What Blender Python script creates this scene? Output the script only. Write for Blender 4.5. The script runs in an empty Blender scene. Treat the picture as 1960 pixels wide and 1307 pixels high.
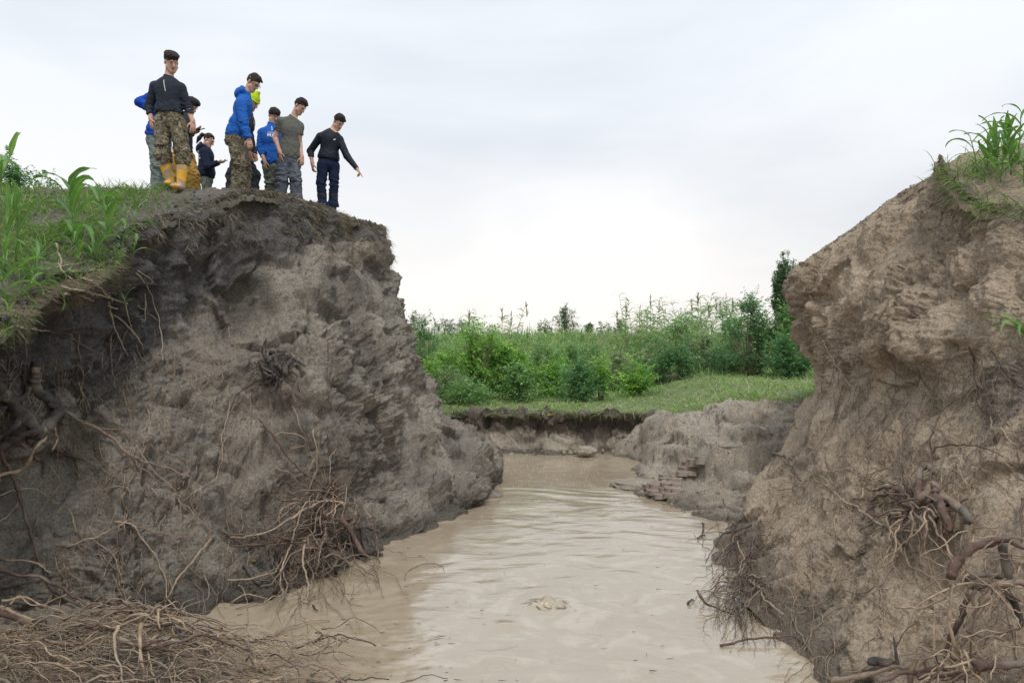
import bpy, math, random
import numpy as np
from mathutils import Vector, Matrix, Euler
from mathutils.bvhtree import BVHTree
R = math.radians
SC = bpy.context.scene
COL = SC.collection
# ---------------------------------------------------------------- camera, sky, sun, exposure
CAMZ = 2.4
F = 1524.0                      # focal length in photograph pixels (1960 wide)
cam_d = bpy.data.cameras.new('camera'); cam = bpy.data.objects.new('camera', cam_d); COL.objects.link(cam)
cam_d.sensor_width = 36.0; cam_d.lens = 36.0 * F / 1960.0
cam_d.clip_start = 0.1; cam_d.clip_end = 3000
cam.location = (0, 0, CAMZ); cam.rotation_euler = (R(90), 0, 0)
SC.camera = cam

W = bpy.data.worlds.new('World'); SC.world = W; W.use_nodes = True
wt = W.node_tree; wt.nodes.clear()
def wn(t, **k):
    n = wt.nodes.new(t)
    for a, b in k.items(): setattr(n, a, b)
    return n
wl = wt.links.new
sky = wn('ShaderNodeTexSky', sky_type='NISHITA'); sky.sun_disc = False
SUN_EL, SUN_AZ = R(56), R(172)
sky.sun_elevation = SUN_EL; sky.sun_rotation = SUN_AZ
sky_s = wn('ShaderNodeVectorMath', operation='SCALE'); sky_s.inputs['Scale'].default_value = 0.10
wl(sky.outputs['Color'], sky_s.inputs[0])
tc = wn('ShaderNodeTexCoord')
sep = wn('ShaderNodeSeparateXYZ'); wl(tc.outputs['Generated'], sep.inputs[0])
# overcast veil: pale blue-grey above, warm cream towards the horizon
rmp = wn('ShaderNodeValToRGB'); wl(sep.outputs['Z'], rmp.inputs[0])
cr = rmp.color_ramp
cr.elements[0].position = 0.0; cr.elements[0].color = (0.96, 0.905, 0.865, 1)
cr.elements[1].position = 1.0; cr.elements[1].color = (0.86, 0.92, 0.97, 1)
e = cr.elements.new(0.13); e.color = (0.90, 0.89, 0.885, 1)
e = cr.elements.new(0.28); e.color = (0.835, 0.87, 0.915, 1)
e = cr.elements.new(0.5); e.color = (0.88, 0.93, 0.98, 1)
mp = wn('ShaderNodeMapping'); mp.inputs['Scale'].default_value = (1.0, 1.0, 2.6); wl(tc.outputs['Generated'], mp.inputs[0])
nz = wn('ShaderNodeTexNoise'); nz.inputs['Scale'].default_value = 1.5; nz.inputs['Detail'].default_value = 6; nz.inputs['Roughness'].default_value = 0.48
nz.inputs['Distortion'].default_value = 0.35
mp.inputs['Location'].default_value = (0.35, 0.1, 0.4)
wl(mp.outputs[0], nz.inputs['Vector'])
r2 = wn('ShaderNodeValToRGB'); wl(nz.outputs['Fac'], r2.inputs[0])
r2.color_ramp.elements[0].position = 0.38; r2.color_ramp.elements[0].color = (0.895, 0.925, 0.965, 1)
r2.color_ramp.elements[1].position = 0.60; r2.color_ramp.elements[1].color = (1.16, 1.15, 1.14, 1)
mx = wn('ShaderNodeMix', data_type='RGBA', blend_type='MULTIPLY'); mx.inputs['Factor'].default_value = 1.0
wl(rmp.outputs[0], mx.inputs[6]); wl(r2.outputs[0], mx.inputs[7])
mx2 = wn('ShaderNodeMix', data_type='RGBA'); mx2.inputs['Factor'].default_value = 0.93
wl(sky_s.outputs[0], mx2.inputs[6]); wl(mx.outputs[2], mx2.inputs[7])
bg = wn('ShaderNodeBackground'); bg.inputs['Strength'].default_value = 0.95
wl(mx2.outputs[2], bg.inputs['Color'])
wo = wn('ShaderNodeOutputWorld'); wl(bg.outputs[0], wo.inputs['Surface'])

sl = bpy.data.lights.new('sun', 'SUN'); sl.energy = 1.5; sl.angle = R(12); sl.color = (1.0, 0.95, 0.88)
so = bpy.data.objects.new('sun', sl); COL.objects.link(so)
# direction TO the sun from elevation and azimuth (clockwise from +Y)
sd = Vector((math.sin(SUN_AZ) * math.cos(SUN_EL), math.cos(SUN_AZ) * math.cos(SUN_EL), math.sin(SUN_EL)))
so.rotation_euler = sd.to_track_quat('Z', 'Y').to_euler()
SC.view_settings.view_transform = 'Standard'; SC.view_settings.look = 'None'
SC.view_settings.exposure = 0.10; SC.view_settings.gamma = 1.0
SC.view_settings.use_curve_mapping = False
SC.cycles.max_bounces = 6; SC.cycles.diffuse_bounces = 3; SC.cycles.glossy_bounces = 2; SC.cycles.transparent_max_bounces = 4

# ---------------------------------------------------------------- helpers
rnd = random.Random(7)
rng = np.random.default_rng(11)
def P(px, py, d):               # the place seen at pixel (px, py) of the photograph, d metres ahead
    return Vector(((px - 980) / F * d, d, CAMZ - (py - 653.5) / F * d))
def smooth(a, b, x):
    t = np.clip((x - a) / (b - a), 0, 1); return t * t * (3 - 2 * t)
_perm = np.random.default_rng(5).permutation(256).astype(np.int64)
_perm = np.concatenate([_perm, _perm, _perm])
_g = np.random.default_rng(6).normal(size=(256, 3)); _g /= np.linalg.norm(_g, axis=1)[:, None]
def pn(Q, seed=0):              # gradient noise, about -0.6..0.6
    Q = np.asarray(Q, float) + seed * 17.13
    i = np.floor(Q).astype(np.int64); f = Q - i; i &= 255
    u = f * f * f * (f * (f * 6 - 15) + 10)
    out = 0
    for c in range(8):
        cx, cy, cz = c & 1, (c >> 1) & 1, (c >> 2) & 1
        h = _perm[_perm[_perm[i[:, 0] + cx] + i[:, 1] + cy] + i[:, 2] + cz]
        g = _g[h]
        d = g[:, 0] * (f[:, 0] - cx) + g[:, 1] * (f[:, 1] - cy) + g[:, 2] * (f[:, 2] - cz)
        w = (u[:, 0] if cx else 1 - u[:, 0]) * (u[:, 1] if cy else 1 - u[:, 1]) * (u[:, 2] if cz else 1 - u[:, 2])
        out = out + d * w
    return out
def fbm(Q, octv=4, gain=0.5, lac=2.03, seed=0, ridge=False):
    Q = np.asarray(Q, float); a = 1.0; s = 0; t = 0
    for k in range(octv):
        n = pn(Q, seed + k)
        if ridge: n = 0.5 - np.abs(n) * 2
        s = s + a * n; t += a; a *= gain; Q = Q * lac
    return s / t
def worley(Q, seed=0):          # F1, F2
    Q = np.asarray(Q, float) + seed * 9.7
    i = np.floor(Q).astype(np.int64); f = Q - i
    d1 = np.full(len(Q), 9.0); d2 = d1.copy()
    for dx in (-1, 0, 1):
        for dy in (-1, 0, 1):
            for dz in (-1, 0, 1):
                h = _perm[_perm[_perm[(i[:, 0] + dx) & 255] + ((i[:, 1] + dy) & 255)] + ((i[:, 2] + dz) & 255)]
                off = _g[h] * 0.4 + 0.5
                d = (dx + off[:, 0] - f[:, 0]) ** 2 + (dy + off[:, 1] - f[:, 1]) ** 2 + (dz + off[:, 2] - f[:, 2]) ** 2
                m = d < d1
                d2 = np.where(m, d1, np.minimum(d2, d)); d1 = np.where(m, d, d1)
    return np.sqrt(d1), np.sqrt(d2)
def blocks(Q, seed=0):          # a random height for the nearest cell: blocky, broken faces
    Q = np.asarray(Q, float) + seed * 5.3; i = np.floor(Q).astype(np.int64); f = Q - i
    d1 = np.full(len(Q), 9.0); val = np.zeros(len(Q)); tilt = np.zeros(len(Q))
    for dx in (-1, 0, 1):
        for dy in (-1, 0, 1):
            for dz in (-1, 0, 1):
                h = _perm[_perm[_perm[(i[:, 0] + dx) & 255] + ((i[:, 1] + dy) & 255)] + ((i[:, 2] + dz) & 255)]
                o = _g[h] * 0.42 + 0.5; e = np.stack([dx + o[:, 0] - f[:, 0], dy + o[:, 1] - f[:, 1], dz + o[:, 2] - f[:, 2]], -1)
                d = (e ** 2).sum(1); m = d < d1; d1 = np.where(m, d, d1)
                val = np.where(m, _g[(h * 7 + 13) & 255][:, 0] * 1.2 + (e * _g[(h * 3 + 5) & 255]).sum(1) * 1.1, val)
    return val

def np_mesh(name, V, Fc, mat=None, attrs=None, smooth_sh=True, uv=None):
    me = bpy.data.meshes.new(name)
    V = np.asarray(V, np.float32); Fc = np.asarray(Fc, np.int32)
    me.vertices.add(len(V)); me.vertices.foreach_set('co', V.ravel())
    k = Fc.shape[1]
    me.loops.add(Fc.size); me.loops.foreach_set('vertex_index', Fc.ravel())
    me.polygons.add(len(Fc)); me.polygons.foreach_set('loop_start', np.arange(0, Fc.size, k, dtype=np.int32))
    me.update(calc_edges=True)
    if smooth_sh: me.polygons.foreach_set('use_smooth', np.ones(len(Fc), bool))
    for n, a in (attrs or {}).items():
        at = me.attributes.new(n, 'FLOAT', 'POINT'); at.data.foreach_set('value', np.asarray(a, np.float32))
    if mat: me.materials.append(mat)
    me.validate(); me.update()
    return me
def link(name, me, parent=None):
    o = bpy.data.objects.new(name, me); COL.objects.link(o)
    if parent: o.parent = parent
    return o
def tag(o, label=None, cat=None, group=None, kind=None):
    if label: o['label'] = label
    if cat: o['category'] = cat
    if group: o['group'] = group
    if kind: o['kind'] = kind
    return o
def empty(name, loc=(0, 0, 0), rz=0):
    o = bpy.data.objects.new(name, None); COL.objects.link(o); o.location = loc; o.rotation_euler = (0, 0, rz)
    o.empty_display_size = 0.1
    return o
def grid_faces(nu, nv):
    a = np.arange(nu * nv).reshape(nu, nv)
    return np.stack([a[:-1, :-1], a[1:, :-1], a[1:, 1:], a[:-1, 1:]], -1).reshape(-1, 4)
def cr_basis(n_ctrl, n, close=None):        # Catmull-Rom sampling matrix, uniform parameter
    M = np.zeros((n, n_ctrl)); t = np.linspace(0, n_ctrl - 1, n)
    for j, tt in enumerate(t):
        i = min(int(tt), n_ctrl - 2); u = tt - i
        w = [-.5*u**3+u*u-.5*u, 1.5*u**3-2.5*u*u+1, -1.5*u**3+2*u*u+.5*u, .5*u**3-.5*u*u]
        for k in range(4):
            idx = i - 1 + k
            if idx < 0: M[j, 0] += 2 * w[k]; M[j, 1] -= w[k]
            elif idx > n_ctrl - 1: M[j, -1] += 2 * w[k]; M[j, -2] -= w[k]
            else: M[j, idx] += w[k]
    return M
def grid_normals(X):
    du = np.gradient(X, axis=0); dv = np.gradient(X, axis=1)
    n = np.cross(du, dv); n /= np.linalg.norm(n, axis=-1)[..., None] + 1e-9
    return n

# ---------------------------------------------------------------- materials
def new_mat(name):
    m = bpy.data.materials.new(name); m.use_nodes = True
    nt = m.node_tree; b = nt.nodes['Principled BSDF']
    return m, nt, b
def nd(nt, t, **k):
    n = nt.nodes.new(t)
    for a, b in k.items(): setattr(n, a, b)
    return n
def ramp(nt, fac, stops):
    r = nd(nt, 'ShaderNodeValToRGB'); nt.links.new(fac, r.inputs[0])
    el = r.color_ramp.elements
    while len(el) < len(stops): el.new(0.5)
    for e, (p, c) in zip(el, stops):
        e.position = p; e.color = (c[0], c[1], c[2], 1) if not isinstance(c, (int, float)) else (c, c, c, 1)
    return r.outputs[0]
def noise(nt, scale, detail=5, rough=0.55, vec=None, dist=0.0, sc=None):
    n = nd(nt, 'ShaderNodeTexNoise'); n.inputs['Scale'].default_value = scale; n.inputs['Detail'].default_value = detail
    n.inputs['Roughness'].default_value = rough; n.inputs['Distortion'].default_value = dist
    if vec is None:
        vec = nd(nt, 'ShaderNodeTexCoord').outputs['Object']
    if sc:
        mpn = nd(nt, 'ShaderNodeMapping'); mpn.inputs['Scale'].default_value = sc; nt.links.new(vec, mpn.inputs[0]); vec = mpn.outputs[0]
    nt.links.new(vec, n.inputs['Vector'])
    return n.outputs['Fac']
def mixc(nt, fac, a, b, mode='MIX'):
    m = nd(nt, 'ShaderNodeMix', data_type='RGBA', blend_type=mode)
    for s, v in ((m.inputs['Factor'], fac), (m.inputs[6], a), (m.inputs[7], b)):
        if isinstance(v, (int, float)): s.default_value = v
        elif isinstance(v, tuple): s.default_value = (v[0], v[1], v[2], 1)
        else: nt.links.new(v, s)
    return m.outputs[2]
def mathn(nt, op, a, b=None, clamp=False):
    m = nd(nt, 'ShaderNodeMath', operation=op); m.use_clamp = clamp
    for s, v in ((m.inputs[0], a), (m.inputs[1], b)):
        if v is None: continue
        if isinstance(v, (int, float)): s.default_value = v
        else: nt.links.new(v, s)
    return m.outputs[0]
def bump(nt, b, h, strength=0.3, dist=0.01):
    bn = nd(nt, 'ShaderNodeBump'); bn.inputs['Strength'].default_value = strength; bn.inputs['Distance'].default_value = dist
    nt.links.new(h, bn.inputs['Height']); nt.links.new(bn.outputs[0], b.inputs['Normal'])
    return bn
def attr(nt, name):
    a = nd(nt, 'ShaderNodeAttribute'); a.attribute_name = name; return a.outputs['Fac']

def soil_mat(name, clay, clay2, humus, warm, damp=0.42):
    m, nt, b = new_mat(name)
    n1 = noise(nt, 1.3, 6, 0.6); n2 = noise(nt, 9, 6, 0.65); n3 = noise(nt, 42, 5, 0.75)
    base = mixc(nt, ramp(nt, n1, [(0.35, 0), (0.65, 1)]), clay, clay2)
    base = mixc(nt, ramp(nt, n2, [(0.42, 0), (0.7, 0.55)]), base, warm)
    speck = ramp(nt, n3, [(0.30, (0.34, 0.33, 0.32)), (0.47, (1, 1, 1)), (0.70, (1.6, 1.57, 1.52))])
    hum = mixc(nt, ramp(nt, n2, [(0.3, 0), (0.7, 1)]), humus, tuple(c * 1.55 for c in humus))
    dmp = mathn(nt, 'MULTIPLY', ramp(nt, noise(nt, 0.75, 7, 0.68, dist=0.6, sc=(1, 1, .55)), [(0.46, 0), (0.60, 1)]), damp)
    base = mixc(nt, dmp, base, tuple(c * .42 for c in clay))
    # the dark topsoil band, with a ragged lower edge
    hm = mathn(nt, 'ADD', attr(nt, 'humus'), mathn(nt, 'MULTIPLY', mathn(nt, 'SUBTRACT', noise(nt, 3.2, 6, 0.65), 0.5), 0.9))
    hm = ramp(nt, hm, [(0.40, 0), (0.60, 1)])
    col = mixc(nt, hm, base, hum)
    # wet mud: darker where the water reaches
    wm = mathn(nt, 'ADD', attr(nt, 'wet'), mathn(nt, 'MULTIPLY', mathn(nt, 'SUBTRACT', noise(nt, 5, 5, 0.6), 0.5), 0.7))
    wm = ramp(nt, wm, [(0.42, 0), (0.66, 1)])
    col = mixc(nt, wm, col, mixc(nt, 0.62, col, (0.055, 0.047, 0.038)))
    col = mixc(nt, 1.0, col, speck, 'MULTIPLY')
    # bits of straw, root hairs and pale grit
    gr = noise(nt, 38, 2, 0.5, sc=(1, 1, 3.5), dist=1.2)
    col = mixc(nt, ramp(nt, gr, [(0.70, 0), (0.74, 0.5)]), col, (0.42, 0.38, 0.31))
    nt.links.new(col, b.inputs['Base Color'])
    rg = mixc(nt, wm, (0.93, 0.93, 0.93), (0.5, 0.5, 0.5))
    nt.links.new(rg, b.inputs['Roughness']); b.inputs['Specular IOR Level'].default_value = 0.35
    hh = mathn(nt, 'ADD', mathn(nt, 'MULTIPLY', noise(nt, 24, 8, 0.75), 1.0), mathn(nt, 'MULTIPLY', noise(nt, 90, 5, 0.7), 0.35))
    bump(nt, b, hh, 1.0, 0.05)
    return m
SOIL_L = soil_mat('grey_clay', (0.222, 0.200, 0.172), (0.39, 0.352, 0.30), (0.098, 0.092, 0.088), (0.31, 0.26, 0.195), 0.58)
SOIL_R = soil_mat('brown_clay', (0.45, 0.36, 0.268), (0.60, 0.495, 0.375), (0.22, 0.182, 0.146), (0.54, 0.40, 0.265))
SOIL_F = soil_mat('far_clay', (0.38, 0.33, 0.27), (0.52, 0.465, 0.39), (0.14, 0.12, 0.10), (0.45, 0.375, 0.285))
# ---------------------------------------------------------------- the eroded banks of the breach
LEFT = [  # columns from near left, along the breach, round the far corner; rows from the rim down below the water
 [(-250,690,5.0),(-250,730,5.4),(-250,800,5.7),(-250,900,5.8),(-250,1000,5.6),(-250,1100,5.5),(-250,1190,5.4),(-250,1290,5.2),(-250,1420,5.1)],
 [(0,612,6.0),(0,642,6.5),(0,720,6.85),(0,820,6.9),(0,930,6.8),(0,1050,6.55),(0,1130,6.4),(0,1190,6.35),(0,1290,6.1)],
 [(90,535,6.75),(90,575,7.2),(100,660,7.5),(100,770,7.55),(110,900,7.35),(120,1040,6.95),(130,1120,6.8),(140,1180,6.7),(150,1280,6.5)],
 [(190,508,7.3),(190,545,7.8),(200,640,8.0),(200,750,7.85),(215,890,7.5),(230,1020,7.1),(240,1110,6.9),(250,1180,6.85),(255,1270,6.7)],
 [(258,428,8.5),(266,490,8.6),(280,600,8.6),(285,740,8.3),(290,880,7.8),(290,1010,7.35),(290,1110,7.05),(290,1187,6.9),(290,1270,6.8)],
 [(365,398,9.5),(372,460,9.5),(380,590,9.3),(385,720,8.9),(380,860,8.3),(375,1000,7.7),(370,1100,7.3),(365,1180,7.0),(365,1260,6.9)],
 [(480,362,10.3),(480,430,10.2),(480,540,9.9),(490,690,9.5),(490,830,8.9),(480,960,8.2),(480,1080,7.6),(470,1155,7.35),(465,1240,7.2)],
 [(585,384,11.6),(592,450,11.3),(605,570,10.5),(615,690,9.8),(610,820,9.3),(600,940,8.95),(600,1050,8.3),(595,1122,7.83),(590,1200,7.7)],
 [(668,414,12.8),(672,480,12.5),(690,590,11.7),(700,690,10.9),(700,800,10.2),(700,900,10.0),(705,990,9.5),(715,1052,9.18),(715,1110,9.1)],
 [(722,428,13.6),(733,510,13.3),(748,600,12.7),(762,690,12.0),(770,790,11.4),(790,890,10.9),(815,960,10.5),(830,1008,10.3),(830,1050,10.3)],
 [(728,436,14.1),(740,520,14.0),(772,610,13.7),(791,690,13.3),(832,785,12.9),(880,870,12.3),(910,930,11.7),(922,968,11.6),(922,1010,11.6)],
 [(700,440,15.0),(725,500,14.8),(760,620,14.6),(786,712,14.3),(850,796,14.2),(908,838,13.9),(945,888,13.5),(949,927,13.35),(949,960,13.3)],
 [(640,470,17),(680,520,17),(720,630,17),(760,730,17),(800,790,16.9),(850,820,16.4),(900,845,16.3),(910,870,16.9),(912,890,16.9)],
]
RIGHT = [
 [(2400,560,5.2),(2400,620,5.1),(2380,700,5.0),(2360,800,4.8),(2330,900,4.5),(2280,1050,4.2),(2200,1250,3.9),(2130,1450,3.5),(2060,1750,3.3)],
 [(1975,402,6.8),(1970,470,6.7),(1960,580,6.4),(1960,660,6.2),(1960,760,5.9),(1950,900,5.5),(1930,1050,5.0),(1900,1250,4.6),(1850,1500,4.3)],
 [(1880,385,7.3),(1878,450,7.35),(1870,560,7.1),(1865,650,6.9),(1860,760,6.8),(1840,900,6.2),(1800,1060,5.7),(1760,1230,5.25),(1700,1420,4.8)],
 [(1818,335,7.9),(1812,420,7.9),(1790,550,7.6),(1770,650,7.45),(1760,745,7.6),(1735,900,6.9),(1695,1040,6.3),(1640,1190,5.8),(1570,1325,5.5)],
 [(1798,296,8.4),(1765,400,8.4),(1730,530,8.15),(1710,640,8.0),(1700,738,8.35),(1680,870,7.6),(1640,1010,7.0),(1580,1140,6.6),(1500,1235,6.35)],
 [(1785,328,9.0),(1720,450,8.95),(1670,570,8.8),(1645,670,8.8),(1635,745,9.1),(1615,870,8.5),(1575,990,7.9),(1510,1090,7.5),(1425,1160,7.25)],
 [(1700,385,9.8),(1650,480,9.75),(1610,600,9.7),(1595,680,9.8),(1592,740,10.0),(1565,860,9.5),(1520,960,9.1),(1450,1050,8.7),(1372,1100,8.25)],
 [(1616,450,10.7),(1575,520,10.7),(1555,610,10.8),(1562,690,11),(1565,742,11.1),(1530,840,10.7),(1480,930,10.3),(1430,1000,9.9),(1365,1050,9.25)],
 [(1531,512,11.6),(1520,550,11.7),(1533,640,11.9),(1564,700,12.1),(1562,745,12.2),(1520,820,12),(1470,900,11.6),(1430,960,11.2),(1395,1008,10.5)],
 [(1560,545,13),(1550,600,13.2),(1560,660,13.3),(1580,710,13.4),(1580,750,13.4),(1550,800,13.2),(1500,850,12.9),(1460,900,12.6),(1440,975,11.9)],
 [(1650,600,16),(1640,640,16),(1640,680,16),(1640,720,16),(1640,750,16),(1620,775,15.5),(1580,800,15),(1540,850,14),(1500,930,13.8)],
]
FAR = [
 [(760,778,19),(760,800,19),(760,830,19),(760,850,19),(760,870,19)],
 [(850,782,18),(850,800,17.8),(850,830,17.6),(855,860,17.4),(860,885,17.3)],
 [(905,787,17.4),(908,802,17.5),(915,835,17.3),(925,868,17.0),(930,890,16.9)],
 [(980,789,17.2),(980,805,17.35),(985,840,17.2),(985,867,17.0),(985,890,16.9)],
 [(1060,790,17.2),(1060,806,17.4),(1060,838,17.3),(1062,867,17.0),(1062,890,16.9)],
 [(1140,790,17.1),(1140,806,17.45),(1140,838,17.4),(1142,866,17.1),(1142,890,16.9)],
 [(1205,790,17.0),(1205,806,17.2),(1205,838,17.1),(1208,868,16.9),(1208,890,16.8)],
 [(1252,793,16.7),(1252,808,16.6),(1250,838,16.3),(1240,872,16.2),(1225,895,16.1)],
 [(1330,790,16.2),(1330,808,15.9),(1325,850,15.6),(1310,880,15.4),(1300,900,15.4)],
]
FAR = [[(980 + (c[0][0] - 980) * c[0][2] / (c[0][2] + .8), 653.5 + (c[0][1] - 653.5) * c[0][2] / (c[0][2] + .8) + 5, c[0][2] + .8)] + c for c in FAR]
def net(ctrl, nu, nv):
    C = np.array([[tuple(P(*c)) for c in colm] for colm in ctrl])
    # columns resampled by chord length so that quads stay even
    L = np.linalg.norm(np.diff(C.mean(1), axis=0), axis=1); s = np.concatenate([[0], np.cumsum(L)])
    M0 = cr_basis(C.shape[0], 2000); X = np.einsum('ij,jkl->ikl', M0, C)
    seg = np.linalg.norm(np.diff(X.mean(1), axis=0), axis=1); cs = np.concatenate([[0], np.cumsum(seg)])
    # keep more samples where things are near the camera
    idx = np.interp(np.linspace(0, cs[-1], nu), cs, np.arange(2000))
    i0 = np.clip(idx.astype(int), 0, 1998); u = (idx - i0)[:, None, None]
    X = X[i0] * (1 - u) + X[i0 + 1] * u
    M1 = cr_basis(C.shape[1], nv)
    X = np.einsum('ij,kjl->kil', M1, X)
    return X, idx / 1999 * (C.shape[0] - 1)
def rough_soil(X, nrm, big=0.12, mid=0.05, fine=0.014, strata=0.03, seed=0, fade=None, low=1.0):
    Q = X.reshape(-1, 3); N = nrm.reshape(-1, 3)
    d = big * fbm(Q * 0.75, 3, 0.5, seed=seed) * 2.0
    wq = Q + 0.18 * np.stack([pn(Q * 1.6, seed + 3), pn(Q * 1.6, seed + 4), pn(Q * 1.6, seed + 5)], -1)
    f1, f2 = worley(wq * np.array([1.5, 1.5, 1.15]), seed)
    d += mid * (1.3 * smooth(0, 0.35, f2 - f1) - 0.9)               # clods parted by cracks
    msk = smooth(-0.15, 0.25, pn(Q * 0.9, seed + 21))               # rough in some places, washed smooth in others
    f1, f2 = worley(wq * np.array([5.2, 5.2, 4.0]), seed + 1)
    d += mid * 0.42 * (0.2 + 0.8 * msk) * (smooth(0, 0.4, f2 - f1) - 0.6)
    d += mid * 0.9 * fbm(wq * 3.0, 4, 0.55, seed=seed + 7, ridge=True) * (0.4 + 0.6 * msk)
    # ledges: layers of soil standing proud
    zz = Q[:, 2] + 0.25 * pn(Q * 0.6, seed + 9)
    sn = pn(np.stack([Q[:, 0] * 0.6, Q[:, 1] * 0.6, zz * 4.2], -1), seed + 12) * 2
    d += strata * (smooth(-0.25, 0.05, sn) + 0.8 * smooth(0.2, 0.5, sn) - 0.9)
    sn = pn(np.stack([Q[:, 0] * 1.9 + Q[:, 2], Q[:, 1] * 1.9, zz * 8.0], -1), seed + 13) * 2
    d += strata * 0.55 * (smooth(-0.1, 0.12, sn) - 0.5) * (0.3 + 0.7 * msk)
    # rills run down the face
    d += mid * 0.5 * fbm(wq * np.array([6.0, 6.0, 0.9]), 3, 0.5, seed=seed + 15) * (1 - 0.5 * msk) * 2
    d += fine * fbm(Q * 11, 4, 0.72, seed=seed + 17) * 3.0
    f1, f2 = worley(wq * 15, seed + 2)
    d += fine * 0.9 * (0.25 + 0.75 * msk) * (smooth(0, 0.5, f2 - f1) - 0.5)
    d += fine * 1.2 * fbm(wq * np.array([9, 9, 5.0]), 3, 0.6, seed=seed + 25, ridge=True)
    d *= 1 - (1 - low) * (1 - smooth(1.0, 2.3, Q[:, 2] + 0.5 * pn(Q * 0.8, seed + 70)))       # the lower face is washed smoother
    # blocks broken off along upright joints
    wb = wq + 0.05 * np.stack([pn(Q * 6, seed + 61), pn(Q * 6, seed + 62), pn(Q * 6, seed + 63)], -1)
    lw = 1 - (1 - low) * (1 - smooth(1.0, 2.3, Q[:, 2] + 0.5 * pn(Q * 0.8, seed + 70)))
    mid = mid * lw; fine = fine * (0.3 + 0.7 * lw)
    d += mid * 0.75 * blocks(wb * np.array([1.7, 1.7, 0.95]), seed + 3)
    d += mid * 0.33 * blocks(wb * np.array([4.6, 4.6, 3.0]), seed + 4) * (0.3 + 0.7 * msk)
    d += fine * 0.55 * blocks(wb * np.array([13, 13, 10.0]), seed + 5) * msk
    # burrows and small pits
    f1, f2 = worley(Q * 1.35, seed + 30)
    d -= 0.11 * smooth(0.13, 0.05, f1) if False else 0.10 * (1 - smooth(0.04, 0.10, f1))
    if fade is not None: d = d * fade.ravel()
    return (Q + N * d[:, None]).reshape(X.shape), d.reshape(X.shape[:2])

def local_dents(X, nrm, dents):
    for (px, py, d, r, amp, ez) in dents:
        c = np.array(P(px, py, d)); q = X - c; q = q * np.array([1, 1, 1.0 / ez])
        rr = np.linalg.norm(q, axis=-1) / r
        X = X + nrm * (amp * np.exp(-rr * rr * 1.6))[..., None]
    return X
# ---- left bank
XL, uL = net(LEFT, 540, 410)
NL = grid_normals(XL)
if (NL[270, 200] @ (np.array([0, 0, CAMZ]) - XL[270, 200])) < 0: NL = -NL
XL = local_dents(XL, NL, [(520,700,9.4,0.40,0.30,1.0),(470,580,9.9,0.55,-0.38,1.2),(120,640,7.4,0.45,-0.22,0.6),(720,935,9.9,0.55,-0.30,0.35),
     (430,720,9.1,0.6,0.16,1.0),(300,1165,6.9,0.10,-0.30,0.9),(770,655,12.7,0.35,0.14,1.0),(330,800,8.2,0.5,0.12,1),(470,1010,7.9,0.4,-0.14,1.2),
     (660,780,10.1,0.7,0.14,1),(420,500,9.7,0.5,0.10,1),(620,500,11.0,0.4,0.16,1.6),(560,900,9.0,0.4,-0.18,1),(865,880,12.2,0.22,-0.2,2.0),(900,850,13.2,0.3,0.16,1.5),
     (800,890,10.9,0.4,-0.16,.6),(850,930,11.1,0.3,0.14,.6),(200,900,7.4,0.6,0.10,0.8),(100,880,7.2,0.4,-0.08,1),(250,1050,7.0,0.5,0.12,0.6)])
v = np.linspace(0, 1, XL.shape[1])[None, :] * np.ones((XL.shape[0], 1))
XLd, dL = rough_soil(XL, NL, 0.19, 0.105, 0.028, 0.034, 0, low=0.85, fade=smooth(-0.01, 0.06, v) * 0.75 + 0.25)
def bank_attrs(X, d, u, hum_fn):
    z = X[..., 2]
    wet = np.clip(1.0 - (z - 0.02) / 0.42, 0, 1) * 0.95
    return {'humus': hum_fn(X, u).ravel(), 'wet': np.maximum(wet, 1.25 * (1 - smooth(0.02, 0.10, z))).ravel()}
def hum_left(X, u):
    uu = u[:, None] * np.ones(X.shape[1])
    # lower edge of the dark topsoil, metres above the water, along the bank
    edge = np.interp(uu, [0, 1, 2, 3, 4, 5, 6, 7, 8, 9, 12], [1.6, 1.75, 1.85, 1.95, 2.15, 2.75, 3.3, 3.75, 4.0, 4.1, 4.1])
    return np.clip(0.5 + (X[..., 2] - edge) * 1.6, 0, 1)
bankL = link('eroded_bank_left', np_mesh('eroded_bank_left', XLd.reshape(-1, 3), grid_faces(*XLd.shape[:2])[:, ::-1], SOIL_L, bank_attrs(XLd, dL, uL, hum_left)))
tag(bankL, kind='structure')
# ---- right bank
XR, uR = net(RIGHT, 470, 400)
NR = grid_normals(XR)
if (NR[240, 200] @ (np.array([0, 0, CAMZ]) - XR[240, 200])) < 0: NR = -NR
XR = local_dents(XR, NR, [(1690,705,8.1,0.30,-0.42,0.55),(1640,700,8.8,0.28,-0.25,0.5),(1770,770,7.3,0.14,-0.30,1),(1860,700,6.9,0.3,-0.2,.8),(1700,600,8.0,0.45,0.14,1),
     (1580,720,11.0,0.5,-0.16,.4),(1840,440,7.5,0.13,-0.26,1.5),(1560,560,11.0,0.5,0.12,1),(1600,900,8.7,0.4,0.10,1),(1740,660,7.6,0.4,0.12,.6),(1790,1000,6.0,0.35,0.10,1),
     (1470,960,10.4,0.3,0.2,1),(1420,975,10.8,0.2,-0.12,1)])
v = np.linspace(0, 1, XR.shape[1])[None, :] * np.ones((XR.shape[0], 1))
XRd, dR = rough_soil(XR, NR, 0.13, 0.072, 0.026, 0.022, 40, low=0.5, fade=smooth(0.0, 0.10, v) * 0.85 + 0.15)
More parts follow.
